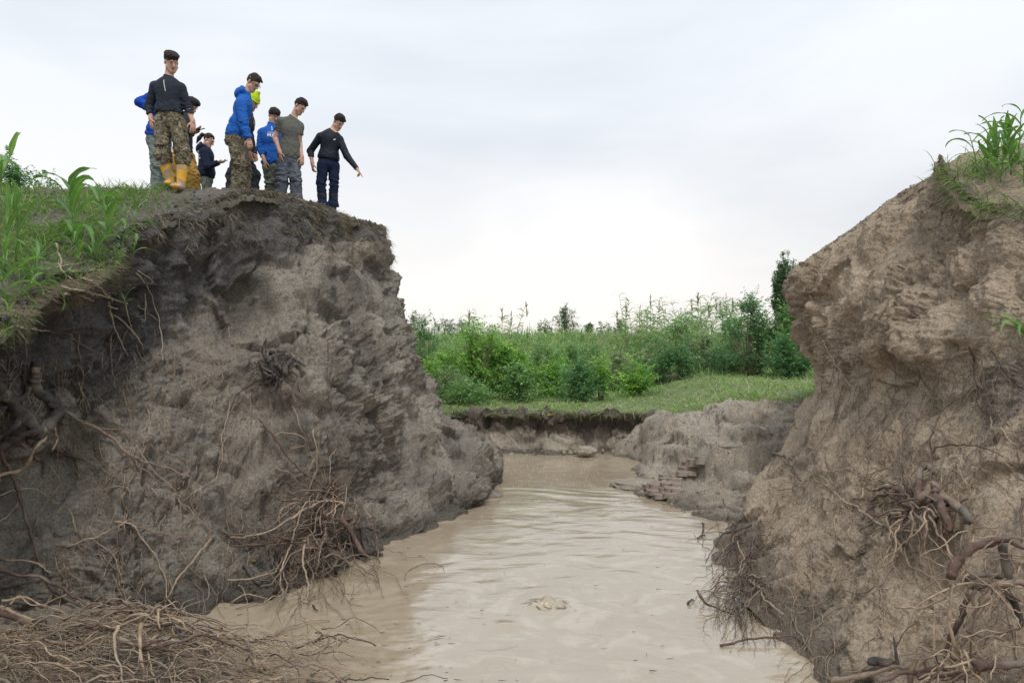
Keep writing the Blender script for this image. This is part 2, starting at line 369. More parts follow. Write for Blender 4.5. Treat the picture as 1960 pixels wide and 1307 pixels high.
def hum_right(X, u):
    uu = u[:, None] * np.ones(X.shape[1])
    edge = np.interp(uu, [0, 1, 2, 3, 4, 5, 10], [3.0, 3.3, 3.55, 3.75, 4.1, 4.5, 4.9])
    h = np.clip(0.42 + (X[..., 2] - edge) * 1.1, 0, 1)
    c = np.array(P(1940, 760, 6.2)); r = np.linalg.norm(X - c, axis=-1)
    return np.maximum(h, 0.75 * (1 - smooth(0.15, 0.6, r)))
bankR = link('eroded_bank_right', np_mesh('eroded_bank_right', XRd.reshape(-1, 3), grid_faces(*XRd.shape[:2]), SOIL_R, bank_attrs(XRd, dR, uR, hum_right)))
tag(bankR, kind='structure')
# ---- far bank
XF, uF = net(FAR, 420, 90)
NF = grid_normals(XF)
if (NF[200, 40] @ (np.array([0, 0, CAMZ]) - XF[200, 40])) < 0: NF = -NF
XFd, dF = rough_soil(XF, NF, 0.10, 0.11, 0.03, 0.03, 80, fade=0.3 + 0.7 * smooth(0.1, 0.3, np.linspace(0, 1, 90)[None] * np.ones((420, 1))))
hF = np.clip(0.5 + (XFd[..., 2] - 0.42) * 1.6, 0, 1)
bankF = link('eroded_bank_far', np_mesh('eroded_bank_far', XFd.reshape(-1, 3), grid_faces(*XFd.shape[:2]), SOIL_F,
     {'humus': hF.ravel(), 'wet': np.clip(0.95 - XFd[..., 2] / 0.25, 0, 1).ravel()}))
tag(bankF, kind='structure')

# ---- both banks carry on towards and past the camera's sides
for nm_, X_, M_, sg_ in (('eroded_bank_left', XLd, SOIL_L, -1), ('eroded_bank_right', XRd, SOIL_R, 1)):
    e0 = X_[0][None]; t_ = np.linspace(0, 1, 50)[:, None, None]; X2 = e0 + t_ * np.array([sg_ * 0.9, -5.0, 0.0])
    X2[..., 2] = np.where(X2[..., 2] > 0.7, 0.7 + (X2[..., 2] - 0.7) * (1 - 0.7 * t_[..., 0]), X2[..., 2])
    X2, _d = rough_soil(X2, grid_normals(X2), 0.08, 0.06, 0.02, 0.02, 7, fade=smooth(0, .1, t_[..., 0]) * np.ones(X2.shape[:2]))
    o_ = link(nm_, np_mesh(nm_, X2.reshape(-1, 3), grid_faces(*X2.shape[:2]), M_, {'humus': np.zeros(X2[..., 0].size), 'wet': np.clip(.9 - X2[..., 2] / .4, 0, 1).ravel()})); tag(o_, kind='structure')
# ---- levee tops running away from each rim
RIML = XL[:, 0].copy(); RIMR = XR[:, 0].copy()
def top_sheet(name, rim, sgn, zf, mat, ns=110, smax=40, nt_=270, hum=0.25):
    L = np.concatenate([[0], np.cumsum(np.linalg.norm(np.diff(rim, axis=0), axis=1))])
    t = np.linspace(0, L[-1], nt_); rr = np.stack([np.interp(t, L, rim[:, k]) for k in range(3)], -1)
    s = -0.05 + (smax + 0.05) * np.linspace(0, 1, ns) ** 2.6
    X = np.zeros((nt_, ns, 3))
    X[..., 0] = rr[:, None, 0] + sgn * s[None]; X[..., 1] = rr[:, None, 1]
    zl = zf(X[..., 0], X[..., 1]); w = smooth(0.0, 1.2, s)[None]
    X[..., 2] = rr[:, None, 2] * (1 - w) + zl * w
    Q = X.reshape(-1, 3)
    n = 0.03 * fbm(Q * 1.7, 3, seed=50) * 2 + 0.035 * fbm(Q * 6, 4, 0.6, seed=52)
    f1, f2 = worley(Q * 5, 7); n += 0.03 * (smooth(0, .4, f2 - f1) - .6)
    f1, f2 = worley(Q * 14, 8); n += 0.014 * (smooth(0, .4, f2 - f1) - .6)
    X[..., 2] += n.reshape(X.shape[:2]) - 0.10 * (1 - smooth(0.02, 0.4, s))[None] + 0.01
    X[:, 0, 2] -= 0.06
    fc = grid_faces(*X.shape[:2])
    if sgn > 0: fc = fc[:, ::-1]
    o = link(name, np_mesh(name, X.reshape(-1, 3), fc, mat, {'humus': np.full(X.shape[0] * X.shape[1], hum), 'wet': np.zeros(X.shape[0] * X.shape[1])}))
    tag(o, kind='structure'); return X
_kyL = [0, 4, 5, 6, 6.8, 7.4, 8.5, 9.5, 10.1, 11, 13, 15, 16.5, 20, 24]
_kzL = [0.6, 1.4, 2.0, 2.55, 2.95, 3.15, 3.72, 4.12, 4.33, 4.40, 4.42, 4.40, 3.9, 2.0, 0.8]
def zLev(x, y): return np.interp(y, _kyL, _kzL)
_kyR = [0, 4, 5.2, 6.8, 7.4, 8.2, 8.6, 9.2, 11.6, 13, 16, 18]
_kzR = [0.6, 2.0, 2.75, 3.6, 4.0, 4.50, 4.52, 4.45, 3.5, 3.1, 1.9, 1.0]
def zRev(x, y): return np.interp(y, _kyR, _kzR)
def soil_grass_mat(name):
    m, nt, b = new_mat(name)
    n1 = noise(nt, 2.5, 6, 0.65); n2 = noise(nt, 30, 5, 0.7)
    c = mixc(nt, ramp(nt, n1, [(0.4, 0), (0.6, 1)]), (0.14, 0.125, 0.105), (0.095, 0.088, 0.06))
    c = mixc(nt, 1.0, c, ramp(nt, n2, [(0.25, 0.5), (0.75, 1.6)]), 'MULTIPLY')
    nt.links.new(c, b.inputs['Base Color']); b.inputs['Roughness'].default_value = 0.95
    bump(nt, b, n2, 0.8, 0.03); return m
TURF = soil_grass_mat('turf_soil')
topL = top_sheet('levee_left', RIML, -1, zLev, TURF)
topR = top_sheet('levee_right', RIMR, 1, zRev, SOIL_R, hum=.42)

# ---- terrace of slumped mud on the right of the far pool: heights given at plan points, smooth between
def rbf(pts, zz):
    pts = np.array(pts, float); n = len(pts)
    d = np.linalg.norm(pts[:, None] - pts[None], axis=-1)
    K = np.where(d > 0, d * d * np.log(d + 1e-9), 0) + np.eye(n) * 1e-3
    A = np.block([[K, np.ones((n, 1)), pts], [np.ones((1, n)), np.zeros((1, 3))], [pts.T, np.zeros((2, 3))]])
    w = np.linalg.solve(A, np.concatenate([zz, np.zeros(3)]))
    def f(x, y):
        q = np.stack([x.ravel(), y.ravel()], -1); o = np.zeros(len(q))
        for k in range(n):
            dd = np.linalg.norm(q - pts[k], axis=-1); o += w[k] * dd * dd * np.log(dd + 1e-9)
        return (o + w[n] + q @ w[n + 1:]).reshape(x.shape)
    return f
TP = [ # pixel, pixel, distance
 (1225,885,15.8),(1218,905,14.55),(1203,932,13.1),(1238,953,12.2),(1290,968,11.6),(1315,988,10.95),(1360,996,10.7),(1400,1003,10.5),
 (1252,795,16.6),(1300,792,16.0),(1345,777,15.7),(1400,765,15.4),(1470,757,15.0),(1540,750,14.6),
 (1250,830,15.8),(1290,835,15.2),(1260,870,14.8),(1300,868,14.0),(1270,900,13.6),(1330,850,14.2),(1340,880,13.4),(1300,915,12.9),(1345,930,12.25),
 (1356,932,12.35),(1400,938,12.1),(1440,940,12.0),(1350,905,13.0),(1420,900,13.0),(1400,850,14.2),(1470,850,14.0),(1480,905,12.6),(1320,970,11.4),(1370,960,11.5),(1420,980,11.0),
]
tz = np.array([tuple(P(*p)) for p in TP])
ft = rbf(tz[:, :2], tz[:, 2])
under = [(1.6, 15.5), (1.4, 13.0), (1.7, 11.8), (2.2, 10.7), (2.2, 16.3), (3.0, 10.0)]
pts2 = np.concatenate([tz[:, :2], np.array(under)]); zz2 = np.concatenate([tz[:, 2], [-0.3, -0.25, -0.3, -0.25, -0.25, -0.2]])
ft = rbf(pts2, zz2)
gx, gy = np.meshgrid(np.linspace(1.2, 6.0, 230), np.linspace(9.8, 17.0, 350), indexing='ij')
XT = np.stack([gx, gy, ft(gx, gy)], -1)
XT[..., 2] = np.clip(XT[..., 2], -0.5, np.minimum(1.22, 0.95 + 0.30 * smooth(3.2, 4.4, gx)))
def block(x0, y0, y1, top, soft=0.10, sd=0):
    q = np.stack([gx.ravel(), gy.ravel(), 0 * gx.ravel()], -1); w = (0.13 * fbm(q * 1.3, 2, seed=sd) * 2).reshape(gx.shape)
    m = smooth(x0 - soft, x0 + soft, gx + w) * smooth(y0 - soft, y0 + soft, gy + w) * (1 - smooth(y1, y1 + 0.6, gy + w))
    zt = top + 0.10 * w
    XT[..., 2] = XT[..., 2] + (np.maximum(zt, XT[..., 2]) - XT[..., 2]) * m
block(3.08, 12.45, 13.4, 0.80, 0.13, 101)
block(3.75, 14.2, 15.2, 1.20, 0.20, 105)
XT[..., 2] -= 0.5 * smooth(0.15, 0.9, gy - np.interp(gx, [1, 2.6, 3.0, 3.75, 4.8, 6.2], [17.2, 17.0, 16.6, 15.75, 15.1, 14.7]))
block(2.75, 15.2, 16.4, 0.86, 0.22, 108)
for k, (bx, b0, b1, bz) in enumerate([(2.75, 13.55, 14.3, 0.56), (2.55, 14.4, 15.1, 0.50), (3.0, 14.0, 14.9, 0.74), (3.35, 11.9, 12.5, 0.36), (3.7, 12.9, 14.2, 0.92), (2.6, 12.9, 13.5, 0.30), (4.1, 14.6, 15.2, 1.3)]):
    block(bx, b0, b1, bz, 0.07, 111 + k * 3)
NT_ = grid_normals(XT); NT_ *= np.sign(NT_[..., 2:3])
XTd, dT = rough_soil(XT, NT_, 0.03, 0.042, 0.024, 0.012, 60)
terr = link('mud_terrace', np_mesh('mud_terrace', XTd.reshape(-1, 3), grid_faces(*XTd.shape[:2]), SOIL_F,
     {'humus': np.zeros(XTd.shape[0] * XTd.shape[1]), 'wet': np.clip(0.75 - XTd[..., 2] / 0.25, 0, 1).ravel()}))
tag(terr, kind='structure')

# ---- low mud spit in the near left corner under the root pile
MP = [(-6,6.9,.22),(-4.5,6.6,.2),(-3.4,6.9,.16),(-2.95,6.75,.02),(-2.6,6.4,-.05),(-2.35,5.9,-.02),(-2.0,5.4,-.03),(-1.7,4.9,-.04),(-1.4,4.2,0),
      (-3.4,6.0,.22),(-3.0,5.6,.14),(-2.5,5.2,.1),(-2.1,4.7,.1),(-1.9,4.0,.15),(-4.5,5.5,.18),(-4,4.5,.15),(-6,5,.3),(-3,3.5,.15),(-5,3,.3),
      (-1.7,6.2,-.3),(-1.2,5.2,-.3),(-.8,4.2,-.3),(-2.0,6.9,-.3),(-3.6,6.4,.12),(-0.6,3,-.3),(-1.6,3,.2)]
MPa = np.array(MP); fm = rbf(MPa[:, :2], MPa[:, 2])
gx, gy = np.meshgrid(np.linspace(-6.2, -0.6, 170), np.linspace(2.8, 7.2, 140), indexing='ij')
XM = np.stack([gx, gy, fm(gx, gy)], -1); NM = grid_normals(XM); NM *= np.sign(NM[..., 2:3])
XMd, dM = rough_soil(XM, NM, 0.02, 0.03, 0.012, 0.0, 90)
spit = link('mud_spit', np_mesh('mud_spit', XMd.reshape(-1, 3), grid_faces(*XMd.shape[:2]), SOIL_F,
     {'humus': np.zeros(XMd.shape[0] * XMd.shape[1]), 'wet': np.clip(0.9 - XMd[..., 2] / 0.3, 0, 1).ravel()}))
tag(spit, kind='structure')

# ---- plain beyond, with a low ridge behind
def zplain(x, y):
    z = 0.9 + 0.02 * np.sin(x * 0.7) + 0.55 * smooth(2.9, 5.6, x) * (1 - smooth(24, 34, y)) 
    z = z + 1.5 * smooth(31, 38, y) * (1 - smooth(46, 58, y))
    return z
xe = np.array([-40, -12, -6, -3.2, -1.9, -1.0, 0, .9, 1.8, 2.55, 2.98, 3.4, 3.75, 4.2, 4.85, 5.5, 8, 14, 40.])
ye = np.array([19, 19, 18.8, 18.6, 18.0, 17.45, 17.22, 17.2, 17.12, 17.0, 16.65, 16.1, 15.75, 15.4, 15.05, 14.7, 14.6, 14.5, 14.5])
def plain_edge(x):
    x = np.asarray(x, float); q = np.stack([x.ravel(), 0 * x.ravel(), 0 * x.ravel()], -1); return np.interp(x, xe, ye) + (0.16 * fbm(q * 1.7, 3, 0.6, seed=88) * 2).reshape(x.shape) - 0.35 * smooth(3.3, 4.2, x)
def build_plain():
    xs = np.concatenate([np.linspace(-600, -10, 30), np.linspace(-9, 15, 250), np.linspace(16, 600, 30)])
    t = np.concatenate([30 * np.linspace(0, 1, 170) ** 1.3, 30 + (np.linspace(0, 1, 60)[1:] ** 2.5) * 1400])
    X = np.zeros((len(xs), len(t), 3)); X[..., 0] = xs[:, None]
    X[..., 1] = plain_edge(xs)[:, None] + 0.10 + t[None]
    X[..., 2] = zplain(X[..., 0], X[..., 1]) 
    Q = X.reshape(-1, 3)
    nn = (0.05 * fbm(Q * 0.9, 3, seed=71) * 2 + 0.03 * fbm(Q * 5, 3, seed=72)).reshape(X.shape[:2])
    X[..., 2] += nn * (1 - smooth(60, 120, X[..., 1])); X[..., 2] -= (0.16 * np.clip(1 - t / 0.34, 0, 1) ** 2)[None]
    return X
XP = build_plain()
def field_mat():
    m, nt, b = new_mat('meadow')
    n1 = noise(nt, 0.8, 5, 0.6); n2 = noise(nt, 14, 5, 0.7)
    c = mixc(nt, ramp(nt, n1, [(0.35, 0), (0.65, 1)]), (0.14, 0.19, 0.075), (0.20, 0.215, 0.11))
    c = mixc(nt, ramp(nt, noise(nt, 2.2, 6, 0.7), [(0.6, 0), (0.72, 0.7)]), c, (0.19, 0.16, 0.11))
    c = mixc(nt, 1.0, c, ramp(nt, n2, [(0.3, 0.55), (0.75, 1.5)]), 'MULTIPLY')
    nt.links.new(c, b.inputs['Base Color']); b.inputs['Roughness'].default_value = 0.95
    bump(nt, b, n2, 0.7, 0.04); return m
pl = link('meadow', np_mesh('meadow', XP.reshape(-1, 3), grid_faces(*XP.shape[:2]), field_mat())); tag(pl, kind='structure')
# ---- ground behind the camera and round about
def ground_sheet(name, x0, x1, y0, y1, z, mat, n=24):
    gx, gy = np.meshgrid(np.linspace(x0, x1, n), np.linspace(y0, y1, n), indexing='ij')
    Q = np.stack([gx, gy, np.full_like(gx, z)], -1)
    o = link(name, np_mesh(name, Q.reshape(-1, 3), grid_faces(n, n), mat)); tag(o, kind='structure'); return o
ground_sheet('river_bed', -700, 700, -700, 1500, -0.8, SOIL_F)
ground_sheet('ground', -60, 60, -80, 1.6, 0.62, TURF)

# ---- muddy water, rippled by the flow
def build_water():
    xs = np.concatenate([[-60, -20], np.linspace(-4, 3.8, 300), [20, 60]]); ys = np.concatenate([[-60, 0], np.geomspace(4.6, 18.5, 430), [40]])
    gx, gy = np.meshgrid(xs, ys, indexing='ij')
    Q = np.stack([gx.ravel(), gy.ravel(), np.zeros(gx.size)], -1)
    bc = np.array(P(1050, 1160, 2.4 * F / 506.5)); r = np.hypot(Q[:, 0] - bc[0], Q[:, 1] - bc[1])
    wq = Q + 0.35 * np.stack([pn(Q * 0.9, 2), pn(Q * 0.9, 3), 0 * r], -1)
    flow = 1 - smooth(12.2, 13.2, Q[:, 1] - 0.5 * np.abs(Q[:, 0] - 0.5))         # the far pool is still
    side = smooth(-2.6, -1.2, Q[:, 0] + (Q[:, 1] - 7) * -0.05)
    near = smooth(0, 1.4, Q[:, 0] + 1.9 - (Q[:, 1] - 7) * 0.3)
    h = 0.011 * fbm(wq * np.array([1.2, 2.2, 1]), 3, 0.5, seed=31) * 2
    h += 0.0045 * fbm(wq * np.array([3.4, 7.0, 1]), 3, 0.6, seed=35) * 2
    h += 0.0016 * fbm(wq * np.array([9, 22.0, 1]), 2, 0.5, seed=38) * 2
    h *= (0.25 + 0.75 * flow) * (0.45 + 0.55 * near)
    h += 0.0035 * np.sin(r * 16 + 1.2 * pn(Q * 1.2, 8)) * np.exp(-r * 0.75) * (1 + 1.0 * pn(Q * 1.5, 9))
    f1, f2 = worley(wq * np.array([7, 7, 1.0]), 4)
    h += 0.085 * np.exp(-(r / 0.13) ** 2) * (0.2 + 1.1 * (1 - smooth(0.0, 0.75, f1)))
    b2 = np.array(P(965, 1198, 2.4 * F / 544)); r2_ = np.hypot(Q[:, 0] - b2[0], Q[:, 1] - b2[1])
    h += 0.03 * np.exp(-(r2_ / 0.10) ** 2)
    # ripples where the flow meets the still pool
    edge = Q[:, 1] - (12.6 + 0.35 * np.cos(Q[:, 0] * 1.3) + 0.1 * pn(Q * 1.5, 5))
    h += 0.0035 * np.sin(edge * 17 + 5 * pn(Q * 0.9, 12)) * np.exp(-(edge / 0.6) ** 2) * (edge < 0.25) * (0.4 + 1.2 * np.abs(pn(Q * np.array([1.1, 2, 1]), 14)) * 2)
    Q[:, 2] = h
    return Q, grid_faces(len(xs), len(ys))
def water_mat():
    m, nt, b = new_mat('muddy_water')
    n1 = noise(nt, 0.55, 4, 0.5); 
    c = mixc(nt, ramp(nt, n1, [(0.3, 0), (0.7, 1)]), (0.37, 0.295, 0.20), (0.43, 0.355, 0.255))
    c = mixc(nt, ramp(nt, noise(nt, 3.0, 7, 0.65, dist=1.5, sc=(1, 2.2, 1)), [(0.56, 0), (0.66, 0.35)]), c, (0.52, 0.45, 0.34))
    # silt boiling up where the current rises, and pale silt veils round it
    c = mixc(nt, ramp(nt, noise(nt, 1.6, 6, 0.6, dist=2.0), [(0.5, 0), (0.62, 0.5)]), c, (0.56, 0.475, 0.36))
    # floating specks of litter and dots of foam
    vo = nd(nt, 'ShaderNodeTexVoronoi'); vo.inputs['Scale'].default_value = 7
    mpn = nd(nt, 'ShaderNodeMapping'); mpn.inputs['Scale'].default_value = (1, 2.6, 1)
    nt.links.new(nd(nt, 'ShaderNodeTexCoord').outputs['Object'], mpn.inputs[0])
    dn = nd(nt, 'ShaderNodeTexNoise'); dn.inputs['Scale'].default_value = 3.0
    nt.links.new(mpn.outputs[0], dn.inputs['Vector'])
    nt.links.new(mixc(nt, 0.25, mpn.outputs[0], dn.outputs['Color']), vo.inputs['Vector'])
    speck = ramp(nt, vo.outputs['Distance'], [(0.035, 1), (0.07, 0)])
    sm = mathn(nt, 'MULTIPLY', speck, ramp(nt, noise(nt, 0.8, 3, 0.5), [(0.45, 0), (0.6, 1)]))
    c = mixc(nt, sm, c, (0.09, 0.07, 0.05))
    nt.links.new(c, b.inputs['Base Color']); b.inputs['Roughness'].default_value = 0.045; b.inputs['IOR'].default_value = 1.95
    hh = mathn(nt, 'ADD', noise(nt, 9, 4, 0.6, sc=(1, 2.5, 1)), mathn(nt, 'MULTIPLY', noise(nt, 32, 3, 0.6, sc=(1, 2.0, 1)), 0.4))
    bump(nt, b, hh, 0.35, 0.006)
    return m
wq_, wf_ = build_water()
wat = link('muddy_water', np_mesh('muddy_water', wq_, wf_, water_mat())); tag(wat, kind='structure')

# ray tool: where a pixel of the photograph meets a bank (used once, to place roots and plants on it)
def sub(X, k=2): return X[::k, ::k].reshape(-1, 3), grid_faces(*X[::k, ::k].shape[:2])
_bv = []
for X, k in ((XLd, 2), (XRd, 2), (XFd, 2), (XTd, 2), (XMd, 2), (topL, 1), (topR, 1)):
    v_, f_ = sub(X, k); _bv.append((v_, f_))
_o = 0; _V = []; _Fc = []
for v_, f_ in _bv: _V.append(v_); _Fc.append(f_ + _o); _o += len(v_)
BV = BVHTree.FromPolygons([tuple(a) for a in np.concatenate(_V).tolist()], np.concatenate(_Fc).tolist())
CAMP = Vector((0, 0, CAMZ))
def hit(px, py, off=0.0):
    d = Vector(((px - 980) / F, 1, -(py - 653.5) / F)).normalized()
    h = BV.ray_cast(CAMP, d, 60)
    zw = -CAMZ / d.z if d.z < 0 else 1e9                       # the water
    if h[0] is None or h[3] > zw:
        if zw > 60: return None, None
        return CAMP + d * (zw - off), Vector((0, 0, 1))
    n = h[1]
    if n.dot(d) > 0: n = -n
    return h[0] - d * off, n
def drop(x, y, z0=8.0):
    h = BV.ray_cast(Vector((x, y, z0)), Vector((0, 0, -1)), 20)
    return h[0], h[1]
# ---------------------------------------------------------------- roots and driftwood
def bark_mat(name, c1, c2, rough=0.8, sc=14):
    m, nt, b = new_mat(name)
    n1 = noise(nt, sc, 6, 0.7); n2 = noise(nt, 4, 3, 0.5)
    c = mixc(nt, ramp(nt, n1, [(0.38, 0), (0.62, 1)]), c1, c2)
    c = mixc(nt, ramp(nt, n2, [(0.5, 0), (0.68, 0.55)]), c, (0.26, 0.225, 0.18))
    nt.links.new(c, b.inputs['Base Color']); b.inputs['Roughness'].default_value = rough
    bump(nt, b, n1, 0.6, 0.01); return m
PALE = bark_mat('pale_root', (0.47, 0.36, 0.25), (0.27, 0.19, 0.13))
TAN = bark_mat('tan_root', (0.29, 0.21, 0.15), (0.145, 0.10, 0.075))
RED = bark_mat('red_root', (0.15, 0.088, 0.066), (0.07, 0.046, 0.038))
DARK = bark_mat('dark_root', (0.035, 0.028, 0.026), (0.085, 0.068, 0.058))
STRAWM = bark_mat('straw', (0.47, 0.385, 0.275), (0.27, 0.22, 0.16), 0.7, 40)
def spline(pts, n):
    C = np.array([tuple(p) for p in pts], float)
    return cr_basis(len(C), n) @ C
def tube_arrays(C, rad, sides=6, wob=0.0, seed=0):
    n = len(C); T = np.gradient(C, axis=0); T /= np.linalg.norm(T, axis=1)[:, None] + 1e-9
    up = np.tile(np.array([0.13, 0.21, 0.97]), (n, 1)); bad = np.abs((up * T).sum(1)) > 0.9
    up[bad] = (0.9, 0.3, 0.1)
    A = np.cross(T, up); A /= np.linalg.norm(A, axis=1)[:, None] + 1e-9
    for i in range(1, n):                                   # keep the frame from flipping
        if A[i] @ A[i - 1] < 0: A[i] *= -1
    B = np.cross(T, A)
    th = np.linspace(0, 2 * np.pi, sides, endpoint=False)
    ring = C[:, None] + (A[:, None] * np.cos(th)[None, :, None] + B[:, None] * np.sin(th)[None, :, None]) * rad[:, None, None]
    if wob and rad.max() > 0.025:                           # gnarled bark: ridges run along the wood
        tt = np.cumsum(np.concatenate([[0], np.linalg.norm(np.diff(C, axis=0), axis=1)]))
        q = np.stack([np.tile(np.cos(th) * 2.2, n), np.tile(np.sin(th) * 2.2, n), np.repeat(tt / rad.max() * 0.32, sides)], -1)
        k = 1 + 0.62 * fbm(q, 3, 0.6, seed=seed, ridge=True) - 0.1 + 0.25 * pn(q * 3.1, seed)
        ring = C[:, None] + (ring - C[:, None]) * k.reshape(n, sides, 1)
        ring[-1] += T[-1] * (rad[-1] * 1.3 * (pn(np.stack([th * 2, th * 0, th * 0 + seed], -1)) * 2))[:, None]
    elif wob:
        q = ring.reshape(-1, 3); ring = ring + ((pn(q * (0.9 / max(rad.max(), 1e-3)) * 0.6, seed) * wob * 2)[:, None] * (ring - C[:, None]).reshape(-1, 3)).reshape(ring.shape)
    V = ring.reshape(-1, 3); a = np.arange(n * sides).reshape(n, sides); b = np.roll(a, -1, 1)
    Fq = np.stack([a[:-1], b[:-1], b[1:], a[1:]], -1).reshape(-1, 4)
    # close the ends with a centre point each
    V = np.concatenate([V, C[:1], C[-1:]]); k0, k1 = n * sides, n * sides + 1
    c0 = np.stack([b[0], a[0], np.full(sides, k0), np.full(sides, k0)], -1); c1 = np.stack([a[-1], b[-1], np.full(sides, k1), np.full(sides, k1)], -1)
    return V, Fq, np.concatenate([c0, c1])[:, :3]
def tubes_mesh(name, lst, mat, attrs=None):                # lst of (V, quads, tris) -> one mesh of triangles
    Vs, Fs, o = [], [], 0
    for V, Fq, Ft in lst:
        Vs.append(V); Fs.append(np.concatenate([Fq[:, [0, 1, 2]], Fq[:, [0, 2, 3]], Ft]) + o); o += len(V)
    return np_mesh(name, np.concatenate(Vs), np.concatenate(Fs), mat, attrs)
def root_curve(pts, r0, r1=None, jit=0.012, seed=0, n=None):
    C0 = np.array([tuple(p) for p in pts]); L = np.linalg.norm(np.diff(C0, axis=0), axis=1).sum()
    n = n or int(np.clip(L / 0.035, 8, 60)); C = spline(pts, n)
    C = C + jit * np.stack([pn(C * 7 + 3.1, seed), pn(C * 7 + 9.2, seed + 1), pn(C * 7 + 5.5, seed + 2)], -1) * 2.0 + jit * .5 * np.stack([pn(C * 21 + 3.1, seed), pn(C * 21 + 9.2, seed + 1), pn(C * 21 + 5.5, seed + 2)], -1) * 2
    r1 = r0 * 0.45 if r1 is None else r1
    t = np.linspace(0, 1, n); rad = r0 * (1 - t) + r1 * t
    rad = rad * (1 + 0.22 * pn(np.stack([t * 9, t * 0 + seed, t * 0], -1), 2) * 2)
    return C, rad
_sd = [100]
def root(parent, pix, r0, mat=None, off=0.03, r1=None, jit=0.014, sides=6, name='root', rise=None, wob=0.35):
    """a root traced over the bank: pixels are dropped on the bank surface and lifted off it a little"""
    pts = []
    for k, q in enumerate(pix):
        o = off if rise is None else off + rise[k]
        h, n = hit(q[0], q[1], 0) if len(q) == 2 else (P(*q), None)
        if h is None: h = P(q[0], q[1], pts[-1].y if pts else 8)
        elif len(q) == 2: h = h + n * 0.3 * o - (h - CAMP).normalized() * (o + r0 * 0.5)
        # keep depth jumps small
        pts.append(h)
    pts = [p for i, p in enumerate(pts) if i == 0 or (p - pts[i - 1]).length > 1e-4]
    _sd[0] += 3
    if r0 > 0.025: sides = 14
    C, rad = root_curve(pts, r0, r1, jit, _sd[0])
    if r0 > 0.025: rad = np.interp(np.linspace(0, 1, len(C) * 3), np.linspace(0, 1, len(C)), rad); C = cr_basis(len(C), len(C) * 3) @ C
    o = link(name, tubes_mesh(name, [tube_arrays(C, rad, sides, wob if r0 > 0.012 else 0, _sd[0])], mat or TAN), parent)
    return o
def thing(name, label, cat, loc, group=None):
    e_ = empty(name, loc); tag(e_, label, cat, group); return e_
def adopt(parent):              # children were built in world space: shift them under the empty
    bpy.context.view_layer.update()
    for c in parent.children: c.matrix_parent_inverse = parent.matrix_world.inverted()
def walk(px, py, ang, n, step, turn=0.5, droop=0.15):      # a wandering line in the photograph
    out = [(px, py)]
    for _ in range(n):
        ang += rnd.uniform(-turn, turn); ang += droop * math.sin(math.pi / 2 - ang) * (1 if True else 0)
        s = step * rnd.uniform(0.7, 1.3); px += math.cos(ang) * s; py += math.sin(ang) * s; out.append((px, py))
    return out
def fine_roots(parent, starts, name='rootlets', mat=PALE, r=(0.0024, 0.0052), off=(0.005, 0.05), sides=3):
    lst = []
    for pix in starts:
        pts = []
        o = rnd.uniform(*off)
        for q in pix:
            h, n = hit(q[0], q[1], 0)
            if h is None: break
            if pts and (h - pts[-1]).length > 0.5: break
            pts.append(h - (h - CAMP).normalized() * o)
        if len(pts) < 3: continue
        _sd[0] += 1; rr = rnd.uniform(*r)
        C, rad = root_curve(pts, rr, rr * 0.5, 0.010, _sd[0], n=int(np.clip(len(pts) * 4, 8, 26)))
        lst.append(tube_arrays(C, rad, sides))
    if not lst: return None
    o = link(name, tubes_mesh(name, lst, mat), parent); o['kind'] = 'stuff'; return o

